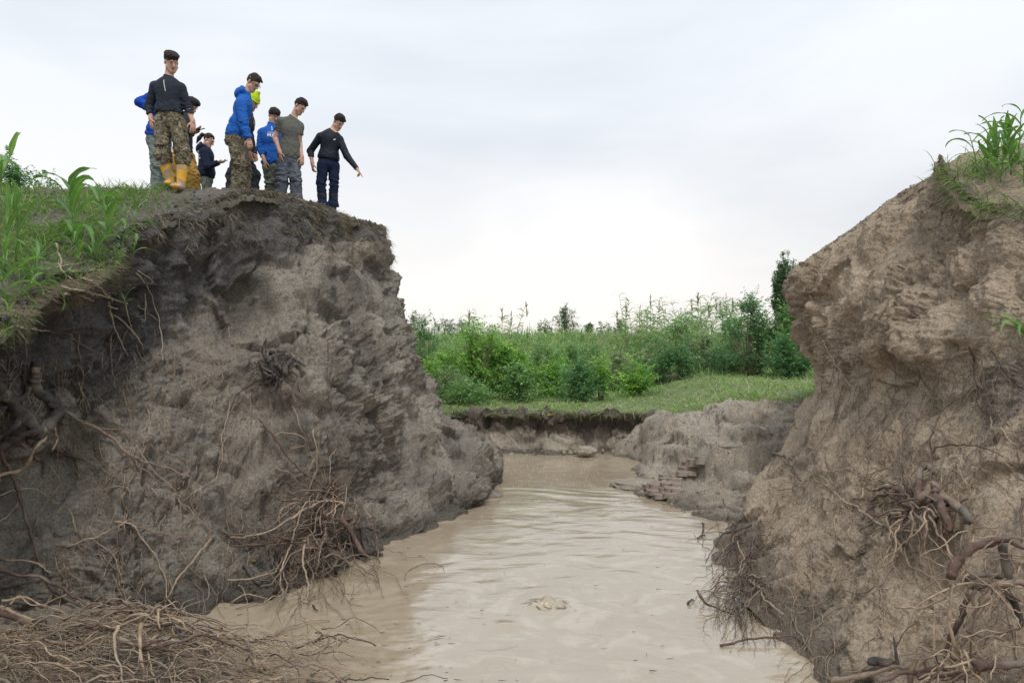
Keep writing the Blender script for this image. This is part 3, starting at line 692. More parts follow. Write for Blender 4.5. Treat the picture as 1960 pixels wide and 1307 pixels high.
# -- torn stump on the left
E = thing('tree_stump', 'black rotten stump with long bare roots sticking out of the left bank', 'stump', hit(70, 830)[0])
for pix, r0, mt, kw in [
    ([(72,698),(68,722),(72,748),(92,768),(106,786),(92,812),(72,842)], .052, DARK, dict(off=.10, r1=.05)),
    ([(74,712),(62,706),(78,704)], .03, TAN, dict(off=.13)),
    ([(-10,738),(15,765),(40,795),(62,818),(70,845)], .055, DARK, dict(off=.06, r1=.05)),
    ([(-10,858),(30,840),(70,822),(100,800),(120,792)], .032, DARK, dict(off=.10, r1=.03)),
    ([(20,770),(45,758),(60,730),(66,712)], .028, DARK, dict(off=.06, r1=.02)),
    ([(60,840),(62,870),(84,885),(82,905)], .03, DARK, dict(off=.05, r1=.012)),
    ([(40,800),(30,820),(10,835),(-10,838)], .03, DARK, dict(off=.08, r1=.02)),
    ([(118,790),(165,815),(215,842),(255,873),(310,893),(358,911)], .019, TAN, dict(off=.10, r1=.009)),
    ([(140,800),(190,820),(235,824),(275,842),(298,865),(308,892)], .008, TAN, dict(off=.09)),
    ([(80,815),(76,838),(62,868),(36,895),(0,916),(-12,920)], .019, PALE, dict(off=.16, r1=.014)),
    ([(-6,862),(8,888),(24,925),(38,968),(55,1015),(74,1068),(86,1092)], .020, RED, dict(off=.12, r1=.014)),
    ([(84,1092),(92,1112),(120,1138),(150,1160),(168,1168)], .018, DARK, dict(off=.06)),
    ([(42,850),(60,872),(88,890),(112,920),(106,940),(76,978),(64,1006)], .011, TAN, dict(off=.07)),
    ([(95,820),(102,840),(98,855)], .016, PALE, dict(off=.14)),
    ([(90,775),(112,788),(128,800)], .026, DARK, dict(off=.09)),
    ([(105,800),(125,808),(148,818)], .012, DARK, dict(off=.05)),
    ([(100,860),(130,870),(165,885),(190,905)], .009, DARK, dict(off=.04)),
    ([(170,825),(178,850),(190,862)], .012, DARK, dict(off=.05)),
    ([(-5,952),(30,940),(70,940),(110,965),(134,978),(150,1022)], .007, PALE, dict(off=.06)),
    ([(-5,1000),(20,985),(35,965),(30,930)], .006, PALE, dict(off=.05)),
    ([(0,1000),(25,1010),(42,1045)], .006, TAN, dict(off=.05)),
    ([(150,640),(152,690),(148,720),(155,745)], .006, TAN, dict(off=.03)),
    ([(155,744),(165,775),(172,805),(175,880)], .004, PALE, dict(off=.03)),
    ([(107,690),(112,740),(125,760),(112,690)], .006, TAN, dict(off=.05)),
    ([(45,650),(50,690),(45,730),(52,760)], .007, TAN, dict(off=.05)),
    ([(20,680),(10,720),(14,760)], .008, RED, dict(off=.05))]:
    root(E, pix, r0, mt, **kw)
fine_roots(E, [walk(rnd.uniform(0, 160), rnd.uniform(690, 880), rnd.uniform(0.3, 2.6), 6, 14) for _ in range(90)])
adopt(E)

# -- long roots lying over the middle of the left bank
E = thing('root_tangle', 'long pale roots trailing across the middle of the left bank', 'roots', hit(350, 930)[0])
for pix, r0, mt, kw in [
    ([(125,1048),(160,1034),(200,1020),(235,1004),(262,984)], .008, PALE, {}),
    ([(218,1000),(250,1004),(272,1032),(300,1066),(314,1105),(320,1142),(342,1168),(356,1190)], .009, PALE, {}),
    ([(225,1005),(290,1017),(340,1030),(390,1026),(440,1022),(492,1030)], .008, TAN, dict(off=.06)),
    ([(352,905),(357,930),(342,952),(346,985),(352,1030)], .009, TAN, dict(off=.07)),
    ([(250,865),(265,890),(300,922),(335,945),(360,975),(390,1005),(408,1025)], .008, TAN, dict(off=.07)),
    ([(265,855),(285,895),(325,930),(345,960),(400,1010)], .006, PALE, dict(off=.09)),
    ([(410,1025),(385,1055),(350,1095),(330,1130),(318,1160),(305,1178)], .010, PALE, dict(off=.06)),
    ([(438,772),(434,800),(425,840),(425,880),(405,920),(365,945),(345,960)], .006, PALE, dict(off=.04)),
    ([(478,745),(480,790),(478,850),(470,905),(458,945)], .006, TAN, dict(off=.04)),
    ([(280,775),(288,810),(275,850),(290,870)], .006, PALE, {}),
    ([(155,745),(170,775),(172,810)], .005, PALE, {}),
    ([(305,862),(340,880),(355,895),(355,960)], .006, RED, dict(off=.06)),
    ([(340,905),(335,940),(345,980),(350,990)], .006, TAN, dict(off=.05)),
    ([(283,930),(290,985),(294,1010)], .006, RED, dict(off=.02)),
    ([(430,935),(431,975),(433,1015)], .005, RED, dict(off=.02)),
    ([(385,935),(386,975)], .004, PALE, dict(off=.02)),
    ([(170,1030),(215,1060),(232,1110),(235,1130)], .005, PALE, dict(off=.03)),
    ([(190,940),(235,930),(250,945),(247,960)], .004, PALE, {}),
    ([(240,862),(232,900),(233,940)], .007, TAN, dict(off=.06)),
    ([(315,985),(300,1010),(310,1060)], .004, PALE, {}),
    ([(395,1100),(400,1140),(388,1180)], .005, PALE, {}),
    ([(375,1110),(390,1150),(386,1185)], .006, TAN, {}),
    ([(210,640),(215,700),(222,740),(240,760)], .006, TAN, {}),
    ([(232,560),(250,620),(262,660)], .006, PALE, {})]:
    root(E, pix, r0, mt, **kw)
fine_roots(E, [walk(rnd.uniform(120, 470), rnd.uniform(620, 1120), rnd.uniform(0.6, 2.6), 7, 16, 0.6) for _ in range(150)])
adopt(E)

# -- dark rotten root ball high in the hollow
E = thing('root_ball', 'small black root ball stuck in the hollow of the left bank', 'root ball', hit(530, 710)[0])
for k in range(26):
    a = rnd.uniform(0, 6.28); x, y = 530 + rnd.uniform(-26, 26), 705 + rnd.uniform(-30, 28)
    root(E, [(x, y), (x + 14 * math.cos(a), y + 14 * math.sin(a)), (x + 30 * math.cos(a + .6), y + 30 * math.sin(a + .6))], rnd.uniform(.012, .03), DARK, off=rnd.uniform(.02, .14))
for pix, r0 in [([(495,725),(470,745),(450,762),(438,785)], .012), ([(510,690),(545,700),(566,720),(555,750),(540,775)], .013), ([(548,705),(565,730),(560,745)], .006),
                ([(500,700),(475,712),(455,740)], .008), ([(440,760),(465,785),(490,770)], .004), ([(520,760),(527,820),(530,870)], .004), ([(535,750),(545,790)], .009)]:
    root(E, pix, r0, DARK if r0 > .007 else TAN, off=.08)
fine_roots(E, [walk(rnd.uniform(490, 565), rnd.uniform(670, 760), rnd.uniform(0.3, 2.8), 6, 12) for _ in range(50)], mat=TAN)
adopt(E)

# -- tangle at the foot of the left bank
E = thing('root_mass', 'brown tangled root mass hanging to the water under the left bank', 'roots', hit(660, 1040)[0])
hub = (672, 1010)
for pix, r0, mt, kw in [
    ([(498,808),(528,834),(545,870),(580,905),(612,932),(645,962),(668,985)], .015, RED, dict(off=.12)),
    ([(528,834),(545,828),(575,835),(578,850),(552,856)], .007, PALE, dict(off=.10)),
    ([(628,655),(627,720),(618,780),(613,850),(604,905),(592,950)], .007, RED, dict(off=.05)),
    ([(558,778),(574,815),(588,858),(612,905),(625,950)], .009, TAN, dict(off=.08)),
    ([(595,790),(600,840),(606,880),(600,920)], .008, PALE, dict(off=.07)),
    ([(664,785),(640,820),(628,850),(620,880)], .006, TAN, dict(off=.06)),
    ([(600,905),(590,940),(575,965),(548,985),(520,1010),(490,1025)], .013, TAN, dict(off=.12)),
    ([(660,960),(620,965),(580,985),(545,1005),(510,1022),(470,1028),(440,1024)], .014, PALE, dict(off=.16)),
    ([(672,995),(640,1000),(600,1010),(560,1025),(500,1045),(440,1050)], .016, RED, dict(off=.12)),
    ([(440,1110),(480,1110),(520,1095),(540,1075),(560,1040)], .008, PALE, dict(off=.08)),
    ([(430,1020),(470,1040),(540,1045),(600,1040),(650,1050)], .014, RED, dict(off=.16)),
    ([(640,930),(668,950),(700,985),(712,1020),(722,1060),(728,1088)], .007, PALE, dict(off=.16)),
    ([(710,1005),(718,1040),(722,1070),(728,1090)], .008, RED, dict(off=.22)),
    ([(560,1010),(556,1060),(540,1100),(532,1130),(520,1150),(505,1165)], .011, PALE, dict(off=.14)),
    ([(580,1040),(585,1080),(578,1110),(590,1140),(588,1160)], .014, PALE, dict(off=.18)),
    ([(590,1070),(600,1100),(595,1130),(598,1140)], .008, TAN, dict(off=.16)),
    ([(545,1095),(548,1130),(535,1160),(510,1200)], .008, PALE, dict(off=.12)),
    ([(690,1015),(700,1045),(706,1065),(722,1062)], .034, DARK, dict(off=.18, r1=.02)),
    ([(672,1012),(695,1012),(718,1016)], .026, DARK, dict(off=.20, r1=.012)),
    ([(650,1000),(672,1020),(690,1050),(700,1070)], .032, RED, dict(off=.20, r1=.02)),
    ([(680,1055),(705,1058),(732,1062)], .035, DARK, dict(off=.06, r1=.02)),
    ([(440,1150),(470,1140),(500,1142),(515,1150)], .008, PALE, dict(off=.05)),
    ([(468,1080),(485,1105),(500,1120)], .020, DARK, dict(off=.02)),
    ([(450,1165),(480,1158),(510,1148)], .006, TAN, dict(off=.05))]:
    root(E, pix, r0, mt, **kw)
for k in range(70):
    x, y = rnd.gauss(620, 34), rnd.gauss(985, 38); a = rnd.choice([rnd.uniform(1.2, 2.4), rnd.uniform(2.4, 3.6), rnd.uniform(-1.2, 1.2), rnd.uniform(3.9, 5.2)])
    px_ = walk(x, y, a, 5, rnd.uniform(14, 30), 0.55, 0.25)
    root(E, px_, rnd.uniform(.004, .011), rnd.choice([PALE, TAN, TAN, RED]), off=rnd.uniform(.04, .24), sides=5)
fine_roots(E, [walk(rnd.gauss(590, 60), rnd.gauss(1020, 55), rnd.uniform(0, 6.28), 6, 15, 0.7) for _ in range(260)], off=(.01, .2), mat=TAN)
adopt(E)

# -- heap of uprooted roots in the near left corner
E = thing('root_pile', 'large heap of pale uprooted roots on mud in the bottom left corner', 'root pile', (-2.6, 5.5, 0.1))
def mound(u, v_):               # u across, v depth: a point on the heap
    x = -3.75 + 2.35 * u; y = 5.05 + 0.95 * v_
    z = 0.12 + 0.24 * math.exp(-((u - .38) / .42) ** 2) * math.exp(-((v_ - .5) / .6) ** 2) + 0.05 * math.sin(9 * u + 5 * v_)
    return Vector((x, y, z))
for k in range(250):
    u, v_ = min(max(rnd.gauss(.40, .36), -.2), 1.05), rnd.uniform(-.2, .95); a = rnd.choice([rnd.gauss(0.0, .45), rnd.gauss(0.0, .45), rnd.gauss(-.9, .5), rnd.uniform(0, 6.28)]); pts = []
    n = rnd.randint(4, 7); st = rnd.uniform(.045, .10); lift = rnd.uniform(-.05, .12)
    for j in range(n):
        p = mound(u, v_); tt = j / (n - 1); p.z += lift + 0.10 * math.sin(tt * math.pi) * rnd.uniform(.1, 1.0); pts.append(p)
        a += rnd.uniform(-.5, .5); u += math.cos(a) * st * .75; v_ += math.sin(a) * st * 1.4
    r0 = rnd.choice([rnd.uniform(.0035, .008)] * 6 + [rnd.uniform(.010, .016)])
    _sd[0] += 3; C, rad = root_curve(pts, r0, r0 * .5, .02, _sd[0])
    link('root', tubes_mesh('root', [tube_arrays(C, rad, 6, .3 if r0 > .012 else 0, _sd[0])], rnd.choice([PALE, PALE, TAN, TAN, RED, DARK] if r0 < .012 else [PALE, TAN, RED])), E)
lst = []
for k in range(2000):
    u, v_ = min(max(rnd.gauss(.36, .34), -.25), 1.0), rnd.uniform(-.1, 1.0); p = mound(u, v_); p.z += rnd.uniform(-.04, .08)
    a = rnd.choice([rnd.gauss(2.6, .4), rnd.uniform(0, 6.28)]); L = rnd.uniform(.12, .4)
    q = p + Vector((math.cos(a), math.sin(a) * .7, rnd.uniform(-.3, .25))) * L; mid = (p + q) / 2 + Vector((rnd.uniform(-.04, .04), rnd.uniform(-.04, .04), rnd.uniform(0, .06)))
    _sd[0] += 1; rr = rnd.uniform(.0015, .0035); C, rad = root_curve([p, mid, q], rr, rr * .6, .012, _sd[0], n=8); lst.append(tube_arrays(C, rad, 3))
o = link('rootlets', tubes_mesh('rootlets', lst[:1000], PALE), E); o['kind'] = 'stuff'
o = link('rootlets', tubes_mesh('rootlets', lst[1000:], STRAWM), E); o['kind'] = 'stuff'
for pix, r0, mt in [
    ([(228,1198,5.3),(222,1220,5.25),(224,1250,5.2),(232,1285,5.1),(240,1320,5.0)], .013, PALE),
    ([(272,1192,5.3),(268,1220,5.25),(270,1250,5.2),(273,1285,5.15),(276,1325,5.1)], .015, PALE),
    ([(-10,1170,6.2),(35,1185,6.15),(60,1198,6.1),(100,1212,6.0),(125,1222,5.95)], .026, RED),
    ([(0,1160,6.3),(30,1176,6.2),(70,1190,6.1),(122,1215,6.0)], .018, PALE),
    ([(-10,1204,5.8),(30,1213,5.75),(75,1228,5.7)], .026, TAN),
    ([(60,1192,6.0),(100,1196,6.0),(140,1205,6.0),(170,1212,6.0)], .018, DARK),
    ([(215,1222,5.5),(250,1230,5.4),(280,1230,5.4),(300,1215,5.5),(340,1205,5.6),(390,1200,5.8)], .018, PALE),
    ([(40,1278,5.2),(100,1275,5.2),(180,1262,5.25)], .016, PALE),
    ([(300,1245,5.4),(345,1252,5.4),(390,1245,5.5),(430,1252,5.6),(460,1290,5.6)], .017, TAN),
    ([(350,1205,5.6),(370,1235,5.5),(400,1265,5.4),(412,1300,5.35)], .022, RED),
    ([(425,1295,5.6),(470,1298,5.7),(510,1312,5.6)], .02, DARK),
    ([(413,1228,5.8),(425,1252,5.75),(420,1280,5.7),(415,1290,5.7)], .012, TAN),
    ([(480,1275,5.8),(510,1290,5.75),(540,1312,5.6)], .015, TAN), ([(505,1270,5.8),(508,1288,5.8)], .018, TAN),
    ([(-5,1090,6.3),(40,1098,6.25),(90,1110,6.2),(120,1125,6.2),(150,1148,6.2),(205,1175,6.2)], .016, RED),
    ([(-5,1072,6.4),(40,1072,6.35),(80,1085,6.3),(100,1096,6.3)], .011, TAN),
    ([(0,1150,6.2),(50,1143,6.3),(80,1155,6.3),(110,1165,6.3),(130,1180,6.3)], .010, PALE),
    ([(20,1155,6.2),(40,1142,6.3),(60,1158,6.2),(100,1150,6.3),(140,1130,6.4)], .008, PALE),
    ([(137,1232,5.6),(148,1222,5.55),(150,1205,5.5)], .024, DARK), ([(128,1240,5.6),(150,1238,5.55),(168,1245,5.5)], .05, DARK),
    ([(120,1210,5.8),(135,1190,5.8),(165,1178,5.8),(200,1186,5.8),(225,1200,5.7)], .010, PALE),
    ([(200,1190,5.9),(225,1165,6.0),(250,1140,6.1)], .008, PALE),
    ([(270,1195,5.5),(300,1195,5.6),(322,1208,5.7)], .012, PALE)]:
    root(E, pix, r0, mt)
adopt(E)
fo = link('dark_litter', None) if False else None

# -- right bank: broken stump with red roots
E = thing('tree_stump', 'reddish broken stump with curled roots bulging from the right bank', 'stump', hit(1790, 970)[0])
for pix, r0, mt, kw in [
    ([(1768,955),(1765,925),(1772,905),(1786,900),(1792,912)], .027, RED, dict(off=.14, r1=.020)),
    ([(1768,965),(1785,950),(1796,932),(1806,935),(1800,950)], .032, TAN, dict(off=.16, r1=.02)),
    ([(1735,965),(1760,968),(1785,960),(1800,955),(1815,950)], .032, TAN, dict(off=.10, r1=.026)),
    ([(1800,960),(1812,985),(1818,1005),(1822,1022)], .032, RED, dict(off=.13, r1=.022)),
    ([(1812,955),(1832,975),(1850,990),(1864,1002)], .030, TAN, dict(off=.13, r1=.022)),
    ([(1852,985),(1862,1000),(1858,1012)], .030, DARK, dict(off=.14, r1=.02)),
    ([(1740,975),(1715,985),(1690,990),(1672,1000)], .013, TAN, dict(off=.12)),
    ([(1728,958),(1705,945),(1692,925),(1690,920)], .018, RED, dict(off=.09)),
    ([(1735,945),(1700,935),(1670,940),(1655,932)], .012, RED, dict(off=.08)),
    ([(1655,932),(1652,955),(1632,965),(1615,958),(1590,935),(1565,918),(1562,908),(1575,912),(1600,935)], .010, PALE, dict(off=.06)),
    ([(1630,965),(1660,985),(1690,1010),(1720,1016),(1760,1015),(1785,1000),(1800,985)], .010, PALE, dict(off=.08)),
    ([(1735,980),(1705,992),(1708,1025),(1728,1052),(1745,1080),(1770,1102),(1800,1120),(1818,1138)], .014, TAN, dict(off=.12)),
    ([(1788,925),(1785,880),(1782,840),(1800,800),(1815,775),(1840,760),(1865,745)], .009, RED, dict(off=.05)),
    ([(1790,870),(1800,855),(1850,855),(1890,862),(1922,875)], .009, RED, dict(off=.05)),
    ([(1690,990),(1675,1000),(1655,1015),(1660,1025),(1680,1018),(1695,1008)], .010, TAN, dict(off=.09)),
    ([(1650,995),(1670,975),(1700,968),(1730,962)], .010, RED, dict(off=.10)),
    ([(1620,880),(1650,910),(1690,925),(1730,930),(1765,945)], .007, TAN, dict(off=.05)),
    ([(1725,890),(1730,920),(1745,940),(1750,960)], .009, RED, dict(off=.06)),
    ([(1704,785),(1715,820),(1728,848),(1712,880),(1700,905),(1665,935)], .006, PALE, dict(off=.04)),
    ([(1622,900),(1600,905),(1565,905),(1548,925),(1550,950),(1535,990),(1515,1020),(1500,1030)], .007, PALE, dict(off=.05)),
    ([(1500,1022),(1510,1040),(1520,1065),(1530,1085)], .005, PALE, dict(off=.04)),
    ([(1551,1030),(1553,1080),(1554,1155)], .007, TAN, dict(off=.03)),
    ([(1620,1000),(1605,1020),(1598,1035)], .005, PALE, dict(off=.03)),
    ([(1800,975),(1830,968),(1855,958)], .012, DARK, dict(off=.06)), ([(1795,990),(1790,1010),(1800,1030)], .022, DARK, dict(off=.05)),
    ([(1835,1020),(1850,1035),(1848,1055)], .012, DARK, dict(off=.06)), ([(1760,990),(1740,1005),(1720,1030),(1715,1060)], .006, PALE, dict(off=.08)),
    ([(1730,1010),(1752,1005),(1765,1035),(1768,1075)], .006, PALE, dict(off=.08)),
    ([(1725,1060),(1705,1090),(1690,1120),(1640,1135),(1610,1130),(1590,1145),(1550,1165),(1530,1160),(1480,1145),(1460,1130),(1440,1110),(1400,1108)], .007, TAN, dict(off=.04))]:
    root(E, pix, r0, mt, **kw)
for k in range(30):
    x, y = rnd.gauss(1765, 30), rnd.gauss(965, 22); a = rnd.choice([rnd.uniform(2.4, 4.2), rnd.uniform(0.8, 2.4)])
    root(E, walk(x, y, a, 5, rnd.uniform(10, 26), 0.6, 0.15), rnd.uniform(.005, .012), rnd.choice([PALE, TAN, RED]), off=rnd.uniform(.05, .18), sides=5)
fine_roots(E, [walk(rnd.gauss(1740, 70), rnd.gauss(950, 70), rnd.uniform(0, 6.28), 6, 15, 0.7) for _ in range(150)], off=(.01, .12))
adopt(E)

# -- fine roots all over the right bank
E = thing('root_tangle', 'thin dry roots scattered over the upper right bank face', 'roots', hit(1700, 850)[0])
for pix, r0, mt, kw in [
    ([(1575,655),(1600,690),(1622,730),(1645,760)], .010, PALE, dict(off=.10)),
    ([(1596,648),(1560,660),(1535,672),(1515,684)], .008, PALE, dict(off=.05)),
    ([(1697,576),(1690,600),(1675,625),(1665,638)], .016, TAN, dict(off=.03)),
    ([(1662,640),(1700,610),(1720,595)], .005, PALE, dict(off=.04)), ([(1640,655),(1662,640),(1680,660),(1700,680),(1715,710),(1716,750)], .006, TAN, dict(off=.04)),
    ([(1740,790),(1790,820),(1830,845),(1850,850)], .005, TAN, {}), ([(1640,740),(1655,760),(1675,770)], .008, TAN, {}),
    ([(1880,690),(1882,720),(1875,760),(1885,800)], .006, RED, dict(off=.05)), ([(1858,660),(1870,690),(1865,720),(1880,760)], .007, RED, dict(off=.06)),
    ([(1900,670),(1915,700),(1905,740)], .007, DARK, dict(off=.06)), ([(1855,670),(1830,680),(1820,685)], .006, PALE, dict(off=.05)),
    ([(1898,800),(1905,820),(1940,835),(1960,840)], .005, PALE, dict(off=.04)), ([(1915,820),(1940,850),(1965,845)], .005, PALE, dict(off=.04)),
    ([(1960,960),(1956,1000),(1955,1040)], .011, RED, dict(off=.06)),
    ([(1480,870),(1505,880),(1520,900),(1538,925)], .016, DARK, dict(off=.14)),
    ([(1485,880),(1472,905),(1475,930),(1500,940),(1530,930),(1555,920)], .009, TAN, dict(off=.08)),
    ([(1500,965),(1480,985),(1475,1000)], .008, PALE, dict(off=.04)), ([(1655,870),(1680,840),(1710,800),(1725,790)], .005, TAN, {}),
    ([(1640,770),(1720,740),(1790,760)], .004, TAN, {}), ([(1600,790),(1580,830),(1555,870),(1530,890)], .005, TAN, {})]:
    root(E, pix, r0, mt, **kw)
fine_roots(E, [walk(rnd.uniform(1530, 1960), rnd.uniform(660, 900), rnd.uniform(0.3, 2.9), 7, 17, 0.5) for _ in range(140)], mat=TAN)
fine_roots(E, [walk(rnd.uniform(1450, 1960), rnd.uniform(880, 1290), rnd.uniform(0.0, 3.1), 7, 17, 0.6) for _ in range(110)])
adopt(E)

# -- roots at the water's edge on the right
E = thing('root_mass', 'dark brush of fine roots at the water edge of the right bank', 'roots', hit(1420, 1080)[0])
for pix, r0, mt, kw in [
    ([(1382,960),(1395,985),(1408,1010),(1412,1050),(1416,1095)], .010, RED, dict(off=.12)),
    ([(1440,1010),(1410,1020),(1385,1030),(1368,1050),(1350,1082)], .012, DARK, dict(off=.12)),
    ([(1455,1000),(1450,1030),(1430,1060),(1400,1090),(1375,1115)], .010, RED, dict(off=.12)),
    ([(1470,1110),(1440,1105),(1410,1105),(1385,1110),(1370,1120)], .010, PALE, dict(off=.10)),
    ([(1450,1180),(1430,1160),(1400,1140),(1380,1125)], .010, TAN, dict(off=.08)),
    ([(1500,1180),(1470,1150),(1450,1125),(1430,1110)], .010, PALE, dict(off=.10)),
    ([(1345,1000),(1346,1018),(1342,1030)], .010, DARK, dict(off=.04)), ([(1335,1033),(1346,1026),(1352,1030)], .008, DARK, dict(off=.04))]:
    root(E, pix, r0, mt, **kw)
for k in range(44):
    x, y = rnd.uniform(1400, 1470), rnd.uniform(1000, 1150); a = rnd.uniform(1.7, 3.3)
    root(E, walk(x, y, a, 5, rnd.uniform(9, 19), 0.5, 0.25), rnd.uniform(.004, .009), rnd.choice([PALE, TAN, RED, RED, DARK]), off=rnd.uniform(.03, .2), sides=5)
fine_roots(E, [walk(rnd.uniform(1370, 1500), rnd.uniform(990, 1180), rnd.uniform(0.5, 3.4), 6, 12, 0.7) for _ in range(120)], off=(.01, .15), mat=TAN)
adopt(E)

# -- fallen branches in the near right corner
E = thing('fallen_branch', 'thick reddish arched branch with a dark prop at the right edge', 'branch', hit(1900, 1100)[0])
for pix, r0, mt in [
    ([(1822,1105,4.55),(1828,1078,4.6),(1850,1058,4.6),(1885,1040,4.6),(1920,1033,4.55),(1960,1045,4.5),(2020,1060,4.4)], .030, RED),
    ([(1920,1040,4.6),(1926,1080,4.6),(1934,1130,4.6),(1944,1170,4.6),(1952,1192,4.6)], .027, DARK),
    ([(1826,1090,4.6),(1815,1105,4.6),(1810,1118,4.6),(1825,1120,4.6)], .018, TAN),
    ([(1850,1105,4.6),(1880,1098,4.6),(1910,1102,4.65),(1930,1118,4.7)], .018, DARK),
    ([(1860,1125,4.6),(1890,1115,4.6),(1930,1112,4.6),(1980,1128,4.6)], .014, DARK)]:
    root(E, pix, r0, mt, jit=.02)
adopt(E)
E = thing('fallen_branch', 'grey twisted branch leaning in the lower right corner', 'branch', hit(1870, 1200)[0])
for pix, r0, mt in [
    ([(1980,1122,4.5),(1940,1114,4.5),(1912,1118,4.5),(1890,1135,4.5),(1876,1165,4.5),(1862,1195,4.5),(1848,1222,4.5),(1842,1240,4.5)], .024, TAN),
    ([(1855,1140,4.6),(1848,1165,4.6),(1830,1195,4.6),(1815,1225,4.65),(1802,1256,4.7)], .024, RED),
    ([(1866,1125,4.5),(1862,1150,4.5),(1856,1180,4.5),(1842,1200,4.5)], .012, RED),
    ([(1832,1245,4.4),(1824,1205,4.4),(1821,1160,4.4),(1826,1125,4.4),(1842,1117,4.4),(1862,1122,4.4)], .012, PALE),
    ([(1855,1210,4.4),(1900,1218,4.4),(1945,1208,4.4),(1960,1185,4.4)], .010, RED),
    ([(1840,1080,4.6),(1890,1120,4.5),(1930,1170,4.4),(1958,1200,4.3)], .006, PALE),
    ([(1750,1170,4.9),(1800,1180,4.8),(1822,1200,4.7)], .006, PALE),
    ([(1715,1160,5.2),(1760,1160,5.1),(1800,1150,5.0),(1818,1138,4.9)], .009, PALE)]:
    root(E, pix, r0, mt, jit=.02)
adopt(E)
E = thing('fallen_branch', 'low dark branches lying along the bottom right edge', 'branch', hit(1760, 1285)[0])
for pix, r0, mt in [
    ([(1868,1280,4.3),(1900,1272,4.3),(1940,1268,4.3),(2000,1262,4.3)], .030, RED),
    ([(1590,1302,4.9),(1640,1292,4.85),(1700,1280,4.8),(1745,1276,4.8)], .020, TAN),
    ([(1678,1308,4.6),(1720,1293,4.6),(1770,1284,4.6),(1820,1282,4.6),(1870,1290,4.5)], .018, RED),
    ([(1740,1312,4.6),(1748,1275,4.6),(1758,1250,4.6),(1768,1262,4.6),(1775,1285,4.6),(1780,1312,4.6)], .015, TAN),
    ([(1760,1295,4.5),(1800,1290,4.5),(1850,1300,4.4)], .02, RED),
    ([(1716,1272,4.9),(1714,1245,4.9),(1709,1222,4.9)], .012, DARK), ([(1712,1240,4.9),(1735,1210,4.9),(1756,1183,4.9)], .005, DARK),
    ([(1712,1232,4.9),(1718,1200,5.0),(1732,1170,5.0)], .006, TAN), ([(1710,1235,4.9),(1690,1218,5.0),(1660,1228,5.2),(1640,1245,5.3)], .004, TAN),
    ([(1840,1240,4.4),(1870,1290,4.3),(1900,1312,4.2)], .008, PALE), ([(1835,1245,4.4),(1850,1290,4.3),(1845,1312,4.2)], .007, PALE),
    ([(1820,1250,4.4),(1800,1275,4.4),(1790,1312,4.3)], .007, PALE), ([(1900,1225,4.3),(1904,1260,4.3),(1902,1300,4.2)], .007, PALE)]:
    root(E, pix, r0, mt, jit=.02)
for k in range(60):
    x, y = rnd.gauss(1850, 50), rnd.gauss(1270, 24); a = rnd.uniform(0, 6.28); d0 = 4.45 + rnd.uniform(-.15, .15)
    root(E, [(a_, b_, d0) for a_, b_ in walk(x, y, a, 4, rnd.uniform(12, 26), 0.6, 0.2)], rnd.uniform(.003, .008), rnd.choice([PALE, PALE, TAN, RED]), sides=5)
adopt(E)
E = thing('root_pile', 'wiry pale twigs caught round the arched branch at right', 'twigs', hit(1900, 1130)[0])
for k in range(60):
    x, y = rnd.uniform(1810, 1965), rnd.gauss(1130, 60); a = rnd.uniform(0, 6.28); d0 = 4.6 + rnd.uniform(-.25, .1)
    root(E, [(a_, b_, d0) for a_, b_ in walk(x, y, a, 5, rnd.uniform(10, 24), 0.6, 0.1)], rnd.uniform(.0025, .006), rnd.choice([PALE, PALE, TAN]), sides=4)
adopt(E)

# -- sticks in and by the water
def stick(pix, r0, mt, label, name='stick', off=.0, **kw):
    o = root(None, pix, r0, mt, off=off, name=name, **kw)
    tag(o, label, 'stick'); return o
def wpt(px, py, h=0.0):         # on the water, lifted by h
    d = CAMZ * F / (py - 653.5); p = P(px, py, d); d2 = d * (1 - h / CAMZ); return (px, py, d2)
st = thing('stick', 'forked pale stick lying in the shallow water beside the root pile', 'stick', P(*wpt(590, 1245)))
root(st, [wpt(522,1276,.02),wpt(560,1256,.04),wpt(608,1241,.05),wpt(640,1226,.05),wpt(662,1213,.06)], .012, PALE)
root(st, [wpt(608,1218,.10),wpt(609,1240,.05),wpt(611,1250,.02)], .009, PALE); adopt(st)
for pix, r0, mt, lb in [
    ([wpt(527,1215,.01),wpt(560,1198,.03),wpt(600,1188,.03),wpt(635,1185,.02)], .010, PALE, 'thin pale stick afloat left of the bright reflections'),
    ([wpt(585,1306,.01),wpt(600,1290,.06),wpt(613,1281,.10)], .014, DARK, 'short black stick poking up at the bottom edge of the water'),
    ([wpt(640,1302,.01),wpt(655,1294,.02),wpt(672,1287,.02)], .006, DARK, 'tiny dark twig afloat right of the black stick'),
    ([wpt(600,1160,.01),wpt(604,1166,.02),wpt(608,1170,.02)], .010, DARK, 'small dark chip afloat near the hanging roots'),
    ([wpt(1335,1128,.16),wpt(1345,1148,.10),wpt(1362,1160,.04),wpt(1385,1170,.02),wpt(1412,1173,.01)], .013, RED, 'bent brown stick rising from the water at the right bank'),
    ([wpt(1381,1234,.02),wpt(1420,1224,.04),wpt(1470,1218,.05),wpt(1515,1217,.06),wpt(1540,1232,.06),wpt(1546,1255,.05)], .011, RED, 'long red brown stick reaching over the water from the right mud'),
    ([wpt(1478,1218,.05),wpt(1482,1226,.03),wpt(1484,1236,.01)], .006, DARK, 'little twig hanging from the long red brown stick'),
    ([wpt(1316,1156,.01),wpt(1321,1150,.02),wpt(1327,1147,.01)], .012, DARK, 'small curled dark leaf like chip afloat near the right bank'),
    ([wpt(760,995,.01),wpt(778,1010,.02),wpt(800,1003,.03)], .005, TAN, 'thin twig at the foot of the left bank by the water')]:
    stick(pix, r0, mt, lb)
